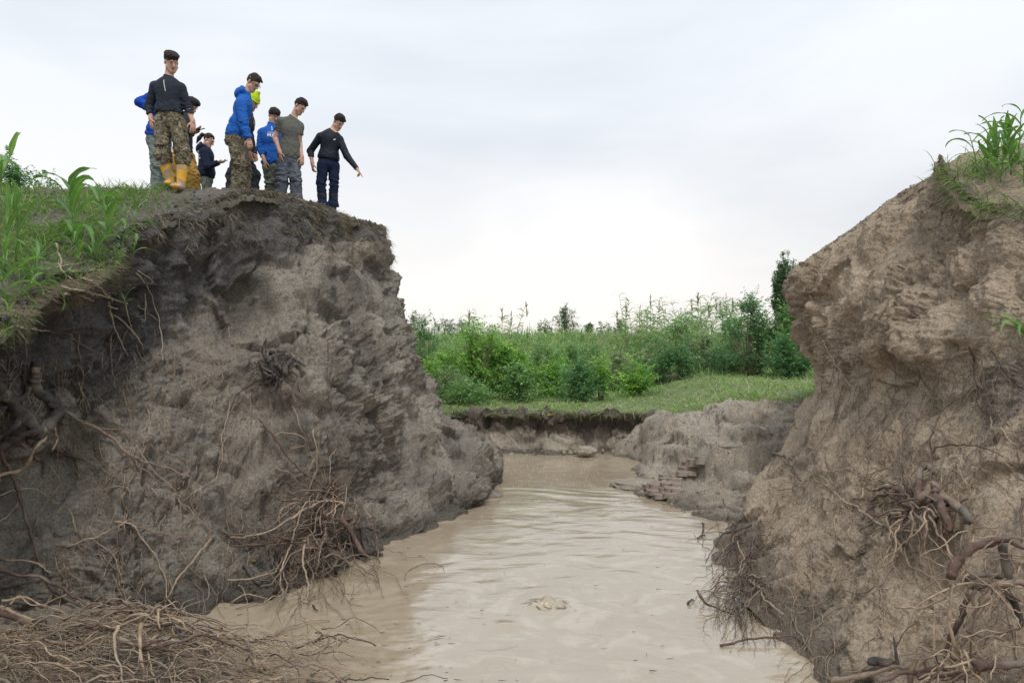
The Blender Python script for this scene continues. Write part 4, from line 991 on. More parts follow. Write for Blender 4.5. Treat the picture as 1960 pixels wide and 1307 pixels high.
def chunk(loc, dims, rz, mt, label, cat='driftwood', name='driftwood', rx=0):
    n, s = 16, 10; t = np.linspace(0, 1, n); C = np.stack([(t - .5) * dims[0], .02 * np.sin(t * 5), .01 * np.sin(t * 7)], -1)
    rad = dims[1] * (0.35 + 0.65 * np.sin(np.pi * np.clip(t * .92 + .04, 0, 1)) ** .5)
    V, a, b = tube_arrays(C, rad, s, .5, 3); V[:, 2] *= dims[2]
    o = link(name, tubes_mesh(name, [(V, a, b)], mt)); o.location = loc; o.rotation_euler = (rx, 0, rz); tag(o, label, cat); return o
chunk(hit(1678, 1275)[0] + Vector((0, -.05, .05)), (.17, .042, .6), R(25), DARK, 'black charred wood chunk on the mud at the bottom right')
chunk(hit(1655, 1300)[0] + Vector((0, -.05, .04)), (.16, .04, .7), R(50), DARK, 'black wood piece under the pale branch at the bottom edge')
chunk(hit(1795, 905)[0] + Vector((0, 0, 0)), (.08, .03, .7), R(50), DARK, 'dark wood knob wedged above the reddish stump') if False else None
# ---------------------------------------------------------------- vegetation
def leaf_mat(name, stops, rough=0.5, trans=0.35, vein=False):
    m, nt, b = new_mat(name)
    c = ramp(nt, attr(nt, 'tint'), stops)
    if vein: c = mixc(nt, ramp(nt, attr(nt, 'rib'), [(0.80, 0), (0.95, 0.6)]), c, (0.42, 0.50, 0.28))
    c = mixc(nt, 1.0, c, ramp(nt, noise(nt, 9, 3, 0.6), [(0.3, 0.8), (0.7, 1.2)]), 'MULTIPLY')
    nt.links.new(c, b.inputs['Base Color']); b.inputs['Roughness'].default_value = rough; b.inputs['Specular IOR Level'].default_value = 0.35
    tr = nd(nt, 'ShaderNodeBsdfTranslucent'); nt.links.new(mixc(nt, 1.0, c, (1.25, 1.35, 0.7), 'MULTIPLY'), tr.inputs['Color'])
    mxs = nd(nt, 'ShaderNodeMixShader'); mxs.inputs[0].default_value = trans
    out = nt.nodes['Material Output']
    nt.links.new(b.outputs[0], mxs.inputs[1]); nt.links.new(tr.outputs[0], mxs.inputs[2]); nt.links.new(mxs.outputs[0], out.inputs['Surface'])
    return m
GRASS = leaf_mat('grass_blades', [(0, (0.085, 0.163, 0.044)), (0.5, (0.155, 0.279, 0.070)), (0.85, (0.265, 0.404, 0.124)), (1.0, (0.466, 0.404, 0.217))])
MEADOW = leaf_mat('meadow_blades', [(0, (0.156, 0.242, 0.086)), (0.5, (0.266, 0.383, 0.149)), (0.85, (0.390, 0.500, 0.219)), (1.0, (0.562, 0.500, 0.312))])
DRY = leaf_mat('dry_grass', [(0, (0.10, 0.085, 0.065)), (0.5, (0.22, 0.18, 0.125)), (1, (0.42, 0.35, 0.25))], 0.8, 0.1)
CORNL = leaf_mat('broad_grass_leaf', [(0, (0.090, 0.194, 0.053)), (0.5, (0.149, 0.299, 0.083)), (1, (0.254, 0.434, 0.135))], 0.42, 0.35, True)
BRIGHT = leaf_mat('bright_foliage', [(0, (0.119, 0.254, 0.064)), (0.6, (0.237, 0.450, 0.095)), (1, (0.524, 0.782, 0.160))])
MID = leaf_mat('mid_foliage', [(0, (0.117, 0.227, 0.093)), (0.6, (0.209, 0.368, 0.144)), (1, (0.392, 0.584, 0.212))])
DEEP = leaf_mat('deep_foliage', [(0, (0.066, 0.163, 0.076)), (0.6, (0.130, 0.269, 0.118)), (1, (0.260, 0.453, 0.186))])
FARF = leaf_mat('haze_tinted_foliage', [(0, (0.072, 0.132, 0.081)), (0.6, (0.121, 0.203, 0.121)), (1, (0.203, 0.304, 0.173))], 0.7)  # leaf colour lightened and cooled to stand in for distance haze
REED = leaf_mat('reed_leaves', [(0, (0.131, 0.244, 0.094)), (0.6, (0.244, 0.375, 0.150)), (1, (0.450, 0.525, 0.263))])
PLUME = leaf_mat('reed_plume', [(0, (0.20, 0.15, 0.10)), (1, (0.36, 0.28, 0.21))], 0.9)
DULL = leaf_mat('grey_green_foliage', [(0, (0.135, 0.195, 0.101)), (0.6, (0.254, 0.339, 0.186)), (1, (0.458, 0.508, 0.339))])

def unit(a): return a / (np.linalg.norm(a, axis=-1, keepdims=True) + 1e-9)
def blades(name, base, dirv, L, wd, bend, mat, seg=3, parent=None, tint=None, stuff=True, twist=0.0):
    n = len(base); L = np.broadcast_to(L, n).astype(float); wd = np.broadcast_to(wd, n).astype(float); bend = np.broadcast_to(bend, n).astype(float)
    side = np.cross(dirv, rng.normal(size=(n, 3))); side = unit(side)
    t = np.linspace(0, 1, seg + 1); hz = dirv.copy(); hz[:, 2] *= 0.2; hz = unit(hz)
    V = np.zeros((n, seg + 1, 2, 3))
    for k, tt in enumerate(t):
        c = base + dirv * (L * tt * (1 - 0.25 * bend * tt))[:, None] + hz * (L * bend * 0.5 * tt * tt)[:, None]
        c[:, 2] -= L * bend * 0.75 * tt ** 2.2
        w = wd * (1 - tt ** 1.6) * 0.5 + wd * 0.04
        if k == 0: w = wd * 0.35
        V[:, k, 0] = c - side * w[:, None]; V[:, k, 1] = c + side * w[:, None]
    a = np.arange(n * (seg + 1) * 2).reshape(n, seg + 1, 2)
    Fq = np.stack([a[:, :-1, 0], a[:, :-1, 1], a[:, 1:, 1], a[:, 1:, 0]], -1).reshape(-1, 4)
    tint = rng.random(n) if tint is None else tint
    me = np_mesh(name, V.reshape(-1, 3), Fq, mat, {'tint': np.repeat(tint, (seg + 1) * 2)})
    o = link(name, me, parent)
    if stuff: o['kind'] = 'stuff'
    return o
def scatter_sheet(X, n, dens):          # random points on a grid surface, kept with probability dens(x, y, z)
    A = X[:-1, :-1]; B = X[1:, :-1]; Cc = X[:-1, 1:]
    ar = np.linalg.norm(np.cross(B - A, Cc - A), axis=-1); cen = (A + B + Cc) / 3
    p = ar * dens(cen[..., 0], cen[..., 1], cen[..., 2]); p = p.ravel() / p.sum()
    idx = rng.choice(p.size, n, p=p); i, j = np.unravel_index(idx, ar.shape)
    u, v = rng.random(n)[:, None], rng.random(n)[:, None]
    pt = X[i, j] * (1 - u) * (1 - v) + X[i + 1, j] * u * (1 - v) + X[i, j + 1] * (1 - u) * v + X[i + 1, j + 1] * u * v
    return pt, i, j
def rand_dir(n, lean=0.45, bias=(0, 0, 0)):
    d = rng.normal(size=(n, 3)) * lean + np.array(bias); d[:, 2] = np.abs(d[:, 2]) * 0.3 + 1.0; return unit(d)

# grass on the near slope of the left levee, thinning to trodden soil where people stand
def patch(x, y, z, s=1.3, sd=3, a=-0.05, b=0.25):
    q = np.stack([x.ravel(), y.ravel(), 0 * x.ravel()], -1); return smooth(a, b, fbm(q * s, 3, seed=sd) * 1.6).reshape(x.shape)
def densL(x, y, z):
    bare = smooth(-4.75, -3.9, x) * smooth(8.7, 9.6, y)
    bare = np.maximum(bare, smooth(9.6, 10.6, y) * 0.97)
    brown = patch(x, y, z, 1.6, 5, -0.2, 0.15)
    return (y > 5) * (x > -9) * (y < 14) * (0.12 + 0.88 * brown) * (1 - bare)
pt, i, j = scatter_sheet(topL, 29000, densL)
hL = 0.06 + 0.20 * rng.random(len(pt)) ** 1.6
tag(blades('slope_grass', pt, rand_dir(len(pt), 0.5, (0.05, -0.1, 0)), hL, 0.005 + 0.006 * rng.random(len(pt)), rng.uniform(0.2, 1.3, len(pt)), GRASS), 'short green grass on the slope of the left levee', 'grass')
pt, i, j = scatter_sheet(topL, 9000, lambda x, y, z: (y > 5) * (x > -8) * (y < 15.5))
tag(blades('straw_litter', pt + np.array([0, 0, .01]), unit(rng.normal(size=(len(pt), 3)) * np.array([1, 1, .25]) + np.array([0, 0, .12])), rng.uniform(.03, .16, len(pt)), 0.004, 0.3, DRY, seg=2), 'dry straw and dead stems littering the left levee', 'straw')
# grass tufts on the crown of the right levee
def densR(x, y, z): return (y > 4.5) * (y < 9.3) * (x < 9) * (0.25 + patch(x, y, z, 1.6, 9)) * (1 - 0.8 * smooth(7.9, 8.4, y))
pt, i, j = scatter_sheet(topR, 9000, densR)
tag(blades('slope_grass', pt, rand_dir(len(pt), 0.5, (-0.1, -0.1, 0)), rng.uniform(.05, .26, len(pt)), 0.008, rng.uniform(0.2, 1.3, len(pt)), GRASS), 'green grass on the crown of the right levee', 'grass')
pt, i, j = scatter_sheet(topR, 3000, lambda x, y, z: (y > 4.5) * (x < 9))
tag(blades('straw_litter', pt + np.array([0, 0, .01]), unit(rng.normal(size=(len(pt), 3)) * np.array([1, 1, .25]) + np.array([0, 0, .12])), rng.uniform(.03, .14, len(pt)), 0.004, 0.3, DRY, seg=2), 'dry straw littering the right levee', 'straw')

# fringes of roots and dead grass hanging from the rims
def fringe(name, Xd, Nn, ci, rj, n, L, wd, mat, label, cat, up=0.1, out=0.5, dn=0.9, tint=None, bend=0.6):
    ii = rng.uniform(ci[0], ci[1], n).astype(int); jj = (rj[0] + (rj[1] - rj[0]) * rng.random(n) ** 1.7).astype(int)
    p = Xd[ii, jj]; nn = Nn[ii, jj]
    d = unit(nn * out + rng.normal(size=(n, 3)) * 0.45 + np.array([0, 0, up - dn]) * rng.random(n)[:, None])
    o = blades(name, p - nn * 0.01, d, rng.uniform(*L, n) if isinstance(L, tuple) else L, wd, bend, mat, seg=3, tint=tint)
    return tag(o, label, cat)
nuL, nvL = XLd.shape[:2]; cL = lambda c: int(np.searchsorted(uL, c))
fringe('hanging_fibres', XLd, NL, (cL(0.9), cL(4)), (2, 40), 2000, (.03, .13), .004, DRY, 'dead grass and roots hanging over the near left rim', 'dead grass', out=.9)
fringe('hanging_fibres', XLd, NL, (cL(4), cL(11)), (0, 60), 7000, (.03, .15), .0055, DRY, 'matted dead fibres along the crest of the left cliff', 'dead grass', dn=.8)
fringe('rim_grass', XLd, NL, (cL(1), cL(4.2)), (0, 10), 500, (.05, .16), .007, GRASS, 'green grass tufts drooping over the left rim', 'grass', up=.6, dn=.5)
cR = lambda c: int(np.searchsorted(uR, c))
fringe('hanging_fibres', XRd, NR, (cR(0.3), cR(3.6)), (2, 46), 2600, (.03, .15), .005, DRY, 'pale dead roots hanging under the right rim', 'dead grass')
fringe('hanging_fibres', XRd, NR, (cR(3.6), cR(8)), (0, 16), 900, (.02, .07), .005, DRY, 'short dead fibres on the sloping edge of the right bank', 'dead grass')
fringe('rim_grass', XRd, NR, (cR(0.5), cR(3.4)), (0, 22), 520, (.05, .17), .007, GRASS, 'green grass tufts drooping over the right rim', 'grass', up=.7, dn=.5)
cF = lambda c: int(np.searchsorted(uF, c))
fringe('hanging_fibres', XFd, NF, (cF(0.5), cF(8)), (11, 26), 1800, (.03, .11), .009, DRY, 'dead turf hanging over the far bank', 'dead grass')
fringe('rim_grass', XFd, NF, (cF(0.5), cF(8)), (2, 19), 3000, (.06, .18), .012, MEADOW, 'grass drooping over the edge of the far bank', 'grass', up=.8, dn=.6)
# the mat of dead grass on the mound where the cliff is highest
fringe('hanging_fibres', XLd, NL, (cL(5.2), cL(8.3)), (0, 75), 6500, (.03, .12), .005, DRY, 'grey matted roots on the mound below the people', 'dead grass', dn=.5, out=.3)
# clods along the rims
def clods(name, pts, r, mat, label, hum=.6):
    n = len(pts); ico = np.array([(0,0,1),(.89,0,.45),(.28,.85,.45),(-.72,.53,.45),(-.72,-.53,.45),(.28,-.85,.45),(.72,.53,-.45),(-.28,.85,-.45),(-.89,0,-.45),(-.28,-.85,-.45),(.72,-.53,-.45),(0,0,-1)])
    fi = np.array([(0,1,2),(0,2,3),(0,3,4),(0,4,5),(0,5,1),(1,6,2),(2,7,3),(3,8,4),(4,9,5),(5,10,1),(6,7,2),(7,8,3),(8,9,4),(9,10,5),(10,6,1),(11,7,6),(11,8,7),(11,9,8),(11,10,9),(11,6,10)])
    V = ico[None] * (rng.uniform(.6, 1.35, (n, 12, 1))) * r[:, None, None] * rng.uniform(.6, 1.2, (n, 1, 3)) + pts[:, None]
    Fc = fi[None] + (np.arange(n) * 12)[:, None, None]
    o = link(name, np_mesh(name, V.reshape(-1, 3), Fc.reshape(-1, 3), mat, {'humus': np.full(n * 12, float(hum)), 'wet': np.zeros(n * 12)}, smooth_sh=False)); o['kind'] = 'stuff'
    return tag(o, label, 'soil')
ii = rng.integers(cL(1), cL(11), 900); jj = rng.integers(0, 14, 900); clods('soil_clods', XLd[ii, jj], rng.uniform(.008, .035, 900) , SOIL_L, 'crumbs of dark soil along the left rim')
ii = rng.integers(cR(1), cR(9), 700); jj = rng.integers(0, 12, 700); clods('soil_clods', XRd[ii, jj], rng.uniform(.006, .017, 700), SOIL_R, 'crumbs of brown soil along the right rim')
pt, i, j = scatter_sheet(topL, 1500, lambda x, y, z: (y > 8) * (y < 15) * (x > -8)); clods('soil_clods', pt, rng.uniform(.01, .035, 1500), SOIL_L, 'crumbs of soil where people stand on the levee')
sel = rng.integers(0, XTd.shape[0] * XTd.shape[1], 900); q = XTd.reshape(-1, 3)[sel]; q = q[q[:, 2] > -.02]; clods('soil_clods', q, rng.uniform(.01, .035, len(q)), SOIL_F, 'small lumps of mud on the terrace', 0)
ii = rng.integers(cF(1), cF(7), 120); jj = rng.integers(70, 76, 120); q = XFd[ii, jj] + NF[ii, jj] * .04; clods('soil_clods', q, rng.uniform(.02, .09, 120) * rng.random(120) ** 2, SOIL_F, 'lumps of mud at the foot of the far bank', .2)

# meadow
def densP(x, y, z): return (np.abs(x) < 13) * (y < 33) * (y > 14) * (0.35 + patch(x, y, z, .7, 14)) * (30 / (10 + (y - 14) * 2.0))
XPn = XP[30:280, :170]
pt, i, j = scatter_sheet(XPn, 40000, densP)
hm = (0.07 + 0.20 * rng.random(len(pt)) ** 1.5) * (1 + 0.9 * patch(pt[:, 0], pt[:, 1], pt[:, 2], .9, 33) * smooth(3, 5, pt[:, 0]))
tag(blades('meadow_grass', pt, rand_dir(len(pt), 0.7), hm, 0.012 + 0.012 * rng.random(len(pt)), rng.uniform(0.3, 1.4, len(pt)), MEADOW, seg=2), 'flattened pale green grass beyond the far bank', 'grass')
n = 3400; x = rng.uniform(-4.5, 6.2, n); y = plain_edge(x) + rng.normal(.22, .12, n); pt = np.stack([x, y, zplain(x, y) - .03 + 0 * x], -1); pt = pt[patch(pt[:, 0], pt[:, 1], pt[:, 2], 2.2, 61, -.5, .1) > rng.random(n)]
tag(blades('edge_grass', pt, unit(rng.normal(size=(len(pt), 3)) * .5 + np.array([0, -.7, .55])), rng.uniform(.05, .19, len(pt)), .013, rng.uniform(.5, 1.4, len(pt)), MEADOW, seg=3), 'ragged grass lopping over the far bank edge', 'grass')
# rank weeds covering the ridge behind the bushes
def ridge_pts(n, x0, x1, y0, y1):
    x = rng.uniform(x0, x1, n); y = rng.uniform(y0, y1, n); return np.stack([x, y, zplain(x, y)], -1)
pt = ridge_pts(26000, -12, 18, 30, 43)
tag(blades('weeds', pt, rand_dir(len(pt), 0.35), rng.uniform(.25, .8, len(pt)) * (.55 + 1.1 * patch(pt[:, 0], pt[:, 1], pt[:, 2], .5, 77, -.3, .35)), 0.045, rng.uniform(0.1, 0.9, len(pt)), REED, seg=2), 'rank green weeds covering the low ridge', 'weeds')
pt = ridge_pts(6000, -9, 14, 24, 31)
tag(blades('weeds', pt, rand_dir(len(pt), 0.5), rng.uniform(.3, .8, len(pt)), 0.035, rng.uniform(0.2, 1.1, len(pt)), MEADOW, seg=2), 'loose weeds between the bushes', 'weeds')

def crown(name, c, h, rx, ry, nshoot, ntwig, nleaf, leafL, mat, parent=None, droop=.25, twigL=.35, base_r=.25, vert=0.0, gap=.0):
    """leaves set in rows along twigs that grow off arching shoots"""
    c = np.array(c, float)
    az = rng.uniform(0, 2 * np.pi, nshoot); rr = np.sqrt(rng.random(nshoot)); el = rng.random(nshoot) ** .8
    b = c + np.stack([np.cos(az) * rr * rx * base_r, np.sin(az) * rr * ry * base_r, 0 * az], -1)
    lob = 0.75 + 0.5 * np.abs(pn(np.stack([np.cos(az) * 1.7, np.sin(az) * 1.7, el * 2 + c[0]], -1), 4)) * 2
    if vert: tip = b + np.stack([np.cos(az) * rr * rx * .8, np.sin(az) * rr * ry * .8, h * (0.55 + .45 * (1 - rr ** 2 * .6)) * rng.uniform(.6, 1, nshoot)], -1)
    else:
        ph = el * np.pi / 2
        tip = c + np.stack([np.cos(az) * np.cos(ph) * rx * lob, np.sin(az) * np.cos(ph) * ry * lob, (0.10 + .90 * np.sin(ph) ** .75) * h * (0.66 + .34 * lob)], -1)
    mid = (b + tip) / 2; mid[:, 2] += 0.15 * h * (1 - el)
    # twigs
    t = (0.06 if not vert else .2) + (0.94 if not vert else .8) * rng.random((nshoot, ntwig)) ** .8; T = t[..., None]
    q = (1 - T) ** 2 * b[:, None] + 2 * T * (1 - T) * mid[:, None] + T * T * tip[:, None]
    ax = unit(tip - b)[:, None]
    tw = unit(rng.normal(size=(nshoot, ntwig, 3)) + ax * (0.9 + vert * 3) + np.array([0, 0, .15 + vert]))
    tl = twigL * rng.uniform(.5, 1.2, (nshoot, ntwig))
    q = q.reshape(-1, 3); tw = tw.reshape(-1, 3); tl = tl.ravel()
    if gap:
        keep = pn(q * (1.9 / max(rx, .3)), int(c[0] * 7) % 50) > -gap; q, tw, tl = q[keep], tw[keep], tl[keep]
    m = len(q)
    s = (np.arange(nleaf) + .6) / nleaf
    side = unit(np.cross(tw, np.array([0, 0, 1.0]) + rng.normal(size=(m, 3)) * .3)); sg = np.where(np.arange(nleaf) % 2, 1, -1)
    lb = q[:, None] + tw[:, None] * (tl[:, None] * s)[..., None]; lb[..., 2] -= droop * tl[:, None] * s ** 2
    ld = unit(side[:, None] * sg[None, :, None] * .9 + tw[:, None] * .55 + rng.normal(size=(m, nleaf, 3)) * .25 + np.array([0, 0, -.12]))
    lb = lb.reshape(-1, 3); ld = ld.reshape(-1, 3); n = len(lb)
    wv = unit(np.cross(ld, rng.normal(size=(n, 3)) * .45 + np.array([0, 0, 1.0]))) ; LL = leafL * rng.uniform(.65, 1.25, n)
    V = np.zeros((n, 4, 3)); V[:, 0] = lb; V[:, 1] = lb + ld * (LL * .5)[:, None] + wv * (LL * .27)[:, None]; V[:, 2] = lb + ld * LL[:, None]; V[:, 2, 2] -= LL * .12
    V[:, 3] = lb + ld * (LL * .5)[:, None] - wv * (LL * .27)[:, None]
    tw_t = np.clip(rng.normal(.45, .2, m), 0, 1); tint = np.clip(np.repeat(tw_t, nleaf) + rng.normal(0, .12, n) + .25 * (np.tile(s, m) - .5), 0, 1)
    me = np_mesh(name, V.reshape(-1, 3), np.arange(n * 4).reshape(-1, 4), mat, {'tint': np.repeat(tint, 4)}, smooth_sh=False)
    o = link(name, me, parent); o['kind'] = 'stuff'
    # stems
    sh = []
    for k in range(0, nshoot, 2 if nshoot > 24 else 1):
        C = np.array([(1 - a) ** 2 * b[k] + 2 * a * (1 - a) * mid[k] + a * a * tip[k] for a in np.linspace(0, .9, 6)])
        sh.append(tube_arrays(C, np.linspace(.012, .004, 6) * (h / 2.2), 4))
    link('branches', tubes_mesh('branches', sh, TAN), parent)
    return o
def shift(e_, o):
    pass
def bush(px, d, top, hw, mat, label, nsh=40, ntw=12, nlf=10, leaf=.055, name='bush', cat='bush', group=None, ry=None, gap=.12, **kw):
    x = (px - 980) / F * d; z0 = float(zplain(np.array(x), np.array(d))); h = CAMZ - (top - 653.5) / F * d - z0; rx = hw / F * d
    e_ = thing(name, label, cat, (x, d, z0), group)
    crown('foliage', (x, d, z0), h, rx * 1.12, ry or rx * .8, nsh, ntw, nlf, leaf, mat, e_, gap=gap, **kw); adopt(e_); return e_
BU = [
 (912, 20.6, 606, 46, BRIGHT, 'tall bright green locust sapling rising left of centre', dict(nsh=34, base_r=.15, ntw=14)),
 (852, 20.8, 672, 48, BRIGHT, 'bright leafy bush low beside the left cliff', {}),
 (965, 21.0, 645, 56, BRIGHT, 'bright green bush right of the tall sapling', dict(nsh=55, ntw=13)),
 (1035, 22.0, 655, 55, MID, 'mid green bush in the middle of the thicket', dict(nsh=50)),
 (1090, 24.5, 650, 60, MID, 'loose green bush behind the small dark one', dict(nsh=50)),
 (812, 24.0, 608, 52, DEEP, 'dark bluish bush at the edge of the left cliff', dict(nsh=50)),
 (1105, 19.6, 700, 40, DEEP, 'small dark round bush in front of the thicket', dict(nsh=34)),
 (1150, 19.9, 688, 22, BRIGHT, 'narrow yellow green seedling beside the small dark bush', dict(nsh=16)),
 (1218, 21.0, 686, 32, BRIGHT, 'low bright bush leaning at the edge of the meadow', dict(nsh=24)),
 (1175, 24.0, 672, 45, DULL, 'dull grey green bush behind the seedling', dict(nsh=36)),
 (1285, 22.5, 660, 55, DEEP, 'dark low bush left of the big right bush', dict(nsh=50)),
 (1310, 27.0, 600, 48, MID, 'tall feathery green bush among the reeds', dict(nsh=60)),
 (1350, 25.0, 645, 55, DULL, 'greyish weedy bush right of the reeds', dict(nsh=44)),
 (1440, 22.3, 572, 66, DEEP, 'big dark green bush in front of the right bank', dict(nsh=90, ntw=14)),
 (1525, 21.8, 578, 52, MID, 'big leafy bush against the right bank', dict(nsh=80, ntw=14)),
 (1390, 23.5, 668, 36, DEEP, 'low dark bush at the left foot of the biggest bush', dict(nsh=30)),
 (1500, 20.6, 650, 60, DEEP, 'low dark leafy growth at the foot of the right bank', dict(nsh=46)),
 (1240, 27.0, 640, 50, MID, 'feathery green bush in front of the reeds', dict(nsh=40)),
 (1060, 21.0, 690, 40, BRIGHT, 'low bright bush between the middle bushes', dict(nsh=30)),
 (1262, 23.5, 655, 45, DULL, 'pale bush left of the dark low one', dict(nsh=40)),
 (1415, 24.5, 605, 50, MID, 'mid green bush peeping out left of the biggest bush', dict(nsh=60)),
 (1130, 26.0, 650, 55, MID, 'soft green bush in the back row of the thicket', dict(nsh=44)),
 (990, 19.8, 705, 40, MID, 'low leafy bush at the edge of the mown meadow', dict(nsh=34)),
 (890, 25.5, 645, 60, MID, 'mid green bush behind the tall sapling', dict(nsh=44)),
 (1000, 27.0, 648, 60, DULL, 'pale weedy bush behind the middle thicket', dict(nsh=40)),
]
for px, d, top, hw, mt, lb, kw in BU:
    kw = dict(kw); kw['nsh'] = int(kw.get('nsh', 40) * (1.5 if mt is BRIGHT else 1.15)); bush(px, d, top, hw, mt, lb, group='bushes beyond the meadow', leaf=.075, twigL=.42, **kw)
# heap of cut brush by the left cliff
for px, d, top, hw, mt, lb in [(893, 18.9, 735, 48, MID, 'flattened heap of green weeds at the far bank edge'), (862, 19.5, 708, 45, DULL, 'grey leafy heap of cut brush behind the flattened weeds')]:
    bush(px, d, top, hw, mt, lb, nsh=40, ntw=9, nlf=9, leaf=.06, name='brush_heap', cat='brush', base_r=.8, gap=0)
# far trees
def tree(px, d, top, hw, label, mat=FARF, leaf=None, nsh=44, ntw=9, nlf=7, name='tree', group='trees on the horizon', vert=0, ground=None, gap=.12, split=.25):
    x = (px - 980) / F * d; z0 = 0.8; ht = CAMZ - (top - 653.5) / F * d - z0; rx = hw / F * d
    e_ = thing(name, label, 'tree', (x, d, z0), group)
    C = np.array([(x, d, z0 - .3), (x + .1, d, z0 + ht * .3), (x, d, z0 + ht * .75)]); C = cr_basis(3, 8) @ C
    link('trunk', tubes_mesh('trunk', [tube_arrays(C, np.linspace(.045, .012, 8) * ht, 8)], TAN), e_)
    crown('crown', (x, d, z0 + ht * (0.05 if vert else split)), ht * (0.97 if vert else 1 - split), rx, rx * .9, nsh, ntw, nlf, leaf or max(.12, d * .0022), mat, e_, twigL=rx * (.35 if not vert else .5), vert=vert, gap=gap); adopt(e_)
for px, d, top, hw, lb, kw in [
 (793, 60, 594, 36, 'open round tree at the edge of the left cliff on the horizon', dict(nsh=46, gap=.05)),
 (850, 110, 611, 40, 'broad dark tree on the horizon beyond the tall sapling', {}), (885, 125, 614, 34, 'small dark tree right of the broad one on the horizon', {}),
 (1080, 75, 587, 33, 'rounded dark tree standing highest in the middle of the horizon', dict(nsh=80)), (1042, 95, 612, 24, 'small tree left of the highest one in the middle', {}),
 (945, 120, 624, 26, 'low tree peeping over the thicket', {}), (1128, 120, 619, 15, 'little round tree right of the highest one', {}), (1156, 110, 612, 19, 'dark round tree left of the tallest reeds', {}),
 (1186, 115, 614, 14, 'small dark tree just left of the reeds', {}), (1325, 100, 610, 34, 'hazy tree behind the reeds', {})]:
    tree(px, d, top, hw, lb, **kw)
tree(1505, 85, 486, 27, 'tall narrow poplar beside the right bank', FARF, name='poplar_tree', vert=.8, nsh=150, ntw=18, nlf=8, group=None, leaf=.30, gap=0)
tree(26, 34, 290, 84, 'leafy tree behind the levee at the left edge', DEEP, nsh=120, ntw=13, nlf=9, leaf=.17, group=None, gap=.22, split=.3)
tree(84, 38, 318, 58, 'smaller leafy tree behind the levee right of the first', DEEP, nsh=70, ntw=12, nlf=8, leaf=.17, group=None, gap=.25, split=.3)

# reeds: a mass of stems, and the plumed ones one by one
def reed(px, d, top, label, plume=True, lean=0, group='plumed reeds against the sky', name='reed'):
    x = (px - 980) / F * d; z0 = float(zplain(np.array(x), np.array(d))); zt = CAMZ - (top - 653.5) / F * d; H = zt - z0
    e_ = thing(name, label, 'reed', (x, d, z0), group); a = lean
    C = np.array([(x - a * H * .5 * (1 - t) , d, z0 + H * t) for t in np.linspace(0, 1, 6)]); C[:, 0] += a * H * .5 * np.linspace(0, 1, 6) ** 2
    link('stalk', tubes_mesh('stalk', [tube_arrays(C, np.linspace(.018, .007, 6), 4)], REED_STALK), e_)
    n = 26; t = rng.uniform(.3, .92, n); b = np.stack([np.interp(t, np.linspace(0, 1, 6), C[:, k]) for k in range(3)], -1)
    dv = unit(np.stack([rng.choice([-1, 1], n) * rng.uniform(.4, 1, n), rng.normal(0, .5, n), rng.uniform(.6, 1.6, n)], -1))
    blades('leaves', b, dv, rng.uniform(.35, .7, n), .05, 1.0, REED, seg=3, parent=e_)
    if plume:
        n = int(rng.integers(14, 46)); t = rng.random(n); b = C[-1] + np.stack([.15 * lean * t, 0 * t, -.5 * t], -1)
        dv = unit(np.stack([rng.normal(0, .28, n) + lean, rng.normal(0, .28, n), rng.uniform(1.0, 1.8, n)], -1))
        blades('plume', b, dv, rng.uniform(.08, .24, n), .03, .3, PLUME, seg=2, parent=e_)
    adopt(e_); return e_
REED_STALK = bark_mat('reed_stalk', (0.30, 0.30, 0.18), (0.18, 0.20, 0.10), 0.6, 5)
for px, d, top, lb, ln in [
 (961, 30, 594, 'left reed of the pair beside the leaning plume', 0), (975, 30, 600, 'short reed between the pair and the leaning plume', .05), (988, 30, 583, 'leaning plumed reed in the middle of the horizon', .25),
 (898, 28, 596, 'thin reed above the tall sapling', 0), (1198, 33, 583, 'slender bare reed left of the reed stand', 0), (1181, 33, 596, 'short thin reed beside the slender one', 0),
 (1245, 33, 566, 'tallest reed with a pale plume in the stand', 0), (1258, 33, 576, 'second plumed reed beside the tallest', .05), (1224, 33, 588, 'reed at the left side of the stand', 0),
 (1295, 33, 576, 'reed leaning right over the feathery bush', .4), (1322, 33, 584, 'leaning reed right of the feathery bush', .5), (1336, 30, 562, 'sprig topped reed right of the stand', 0),
 (1347, 31, 574, 'brown plumed reed next to the sprig', .3), (1363, 31, 580, 'plumed reed left of the biggest bush', .2), (1382, 30, 566, 'tall plumed reed touching the biggest bush', .1), (1398, 30, 574, 'grey plumed reed at the top of the biggest bush', .05)]:
    reed(px, d, top, lb, True, ln)
n = 150; st_ = []; x = rng.uniform(4.9, 11, n); y = rng.uniform(31, 37, n); H = rng.uniform(1.5, 3.0, n)
z0 = zplain(x, y); b = []; dv = []; ll = []
for k in range(n):
    lean = rng.normal(0, .12); C = np.array([(x[k] + lean * H[k] * t, y[k], z0[k] + (H[k] - .6) * t) for t in np.linspace(0, 1, 4)])
    st_.append(tube_arrays(C, np.linspace(.018, .008, 4), 3))
    for t in rng.uniform(.2, 1, 16): b.append(C[0] + (C[-1] - C[0]) * t); dv.append((rng.choice([-1, 1]) * rng.uniform(.4, 1), rng.normal(0, .4), rng.uniform(.6, 1.6)))
e_ = thing('reed_stand', 'dense stand of green reeds right of centre', 'reeds', (8, 34, float(z0.mean())))
o = link('stalks', tubes_mesh('stalks', st_, REED_STALK), e_); o['kind'] = 'stuff'
blades('leaves', np.array(b), unit(np.array(dv)), rng.uniform(.35, .75, len(b)), .045, 1.1, REED, seg=3, parent=e_); adopt(e_)
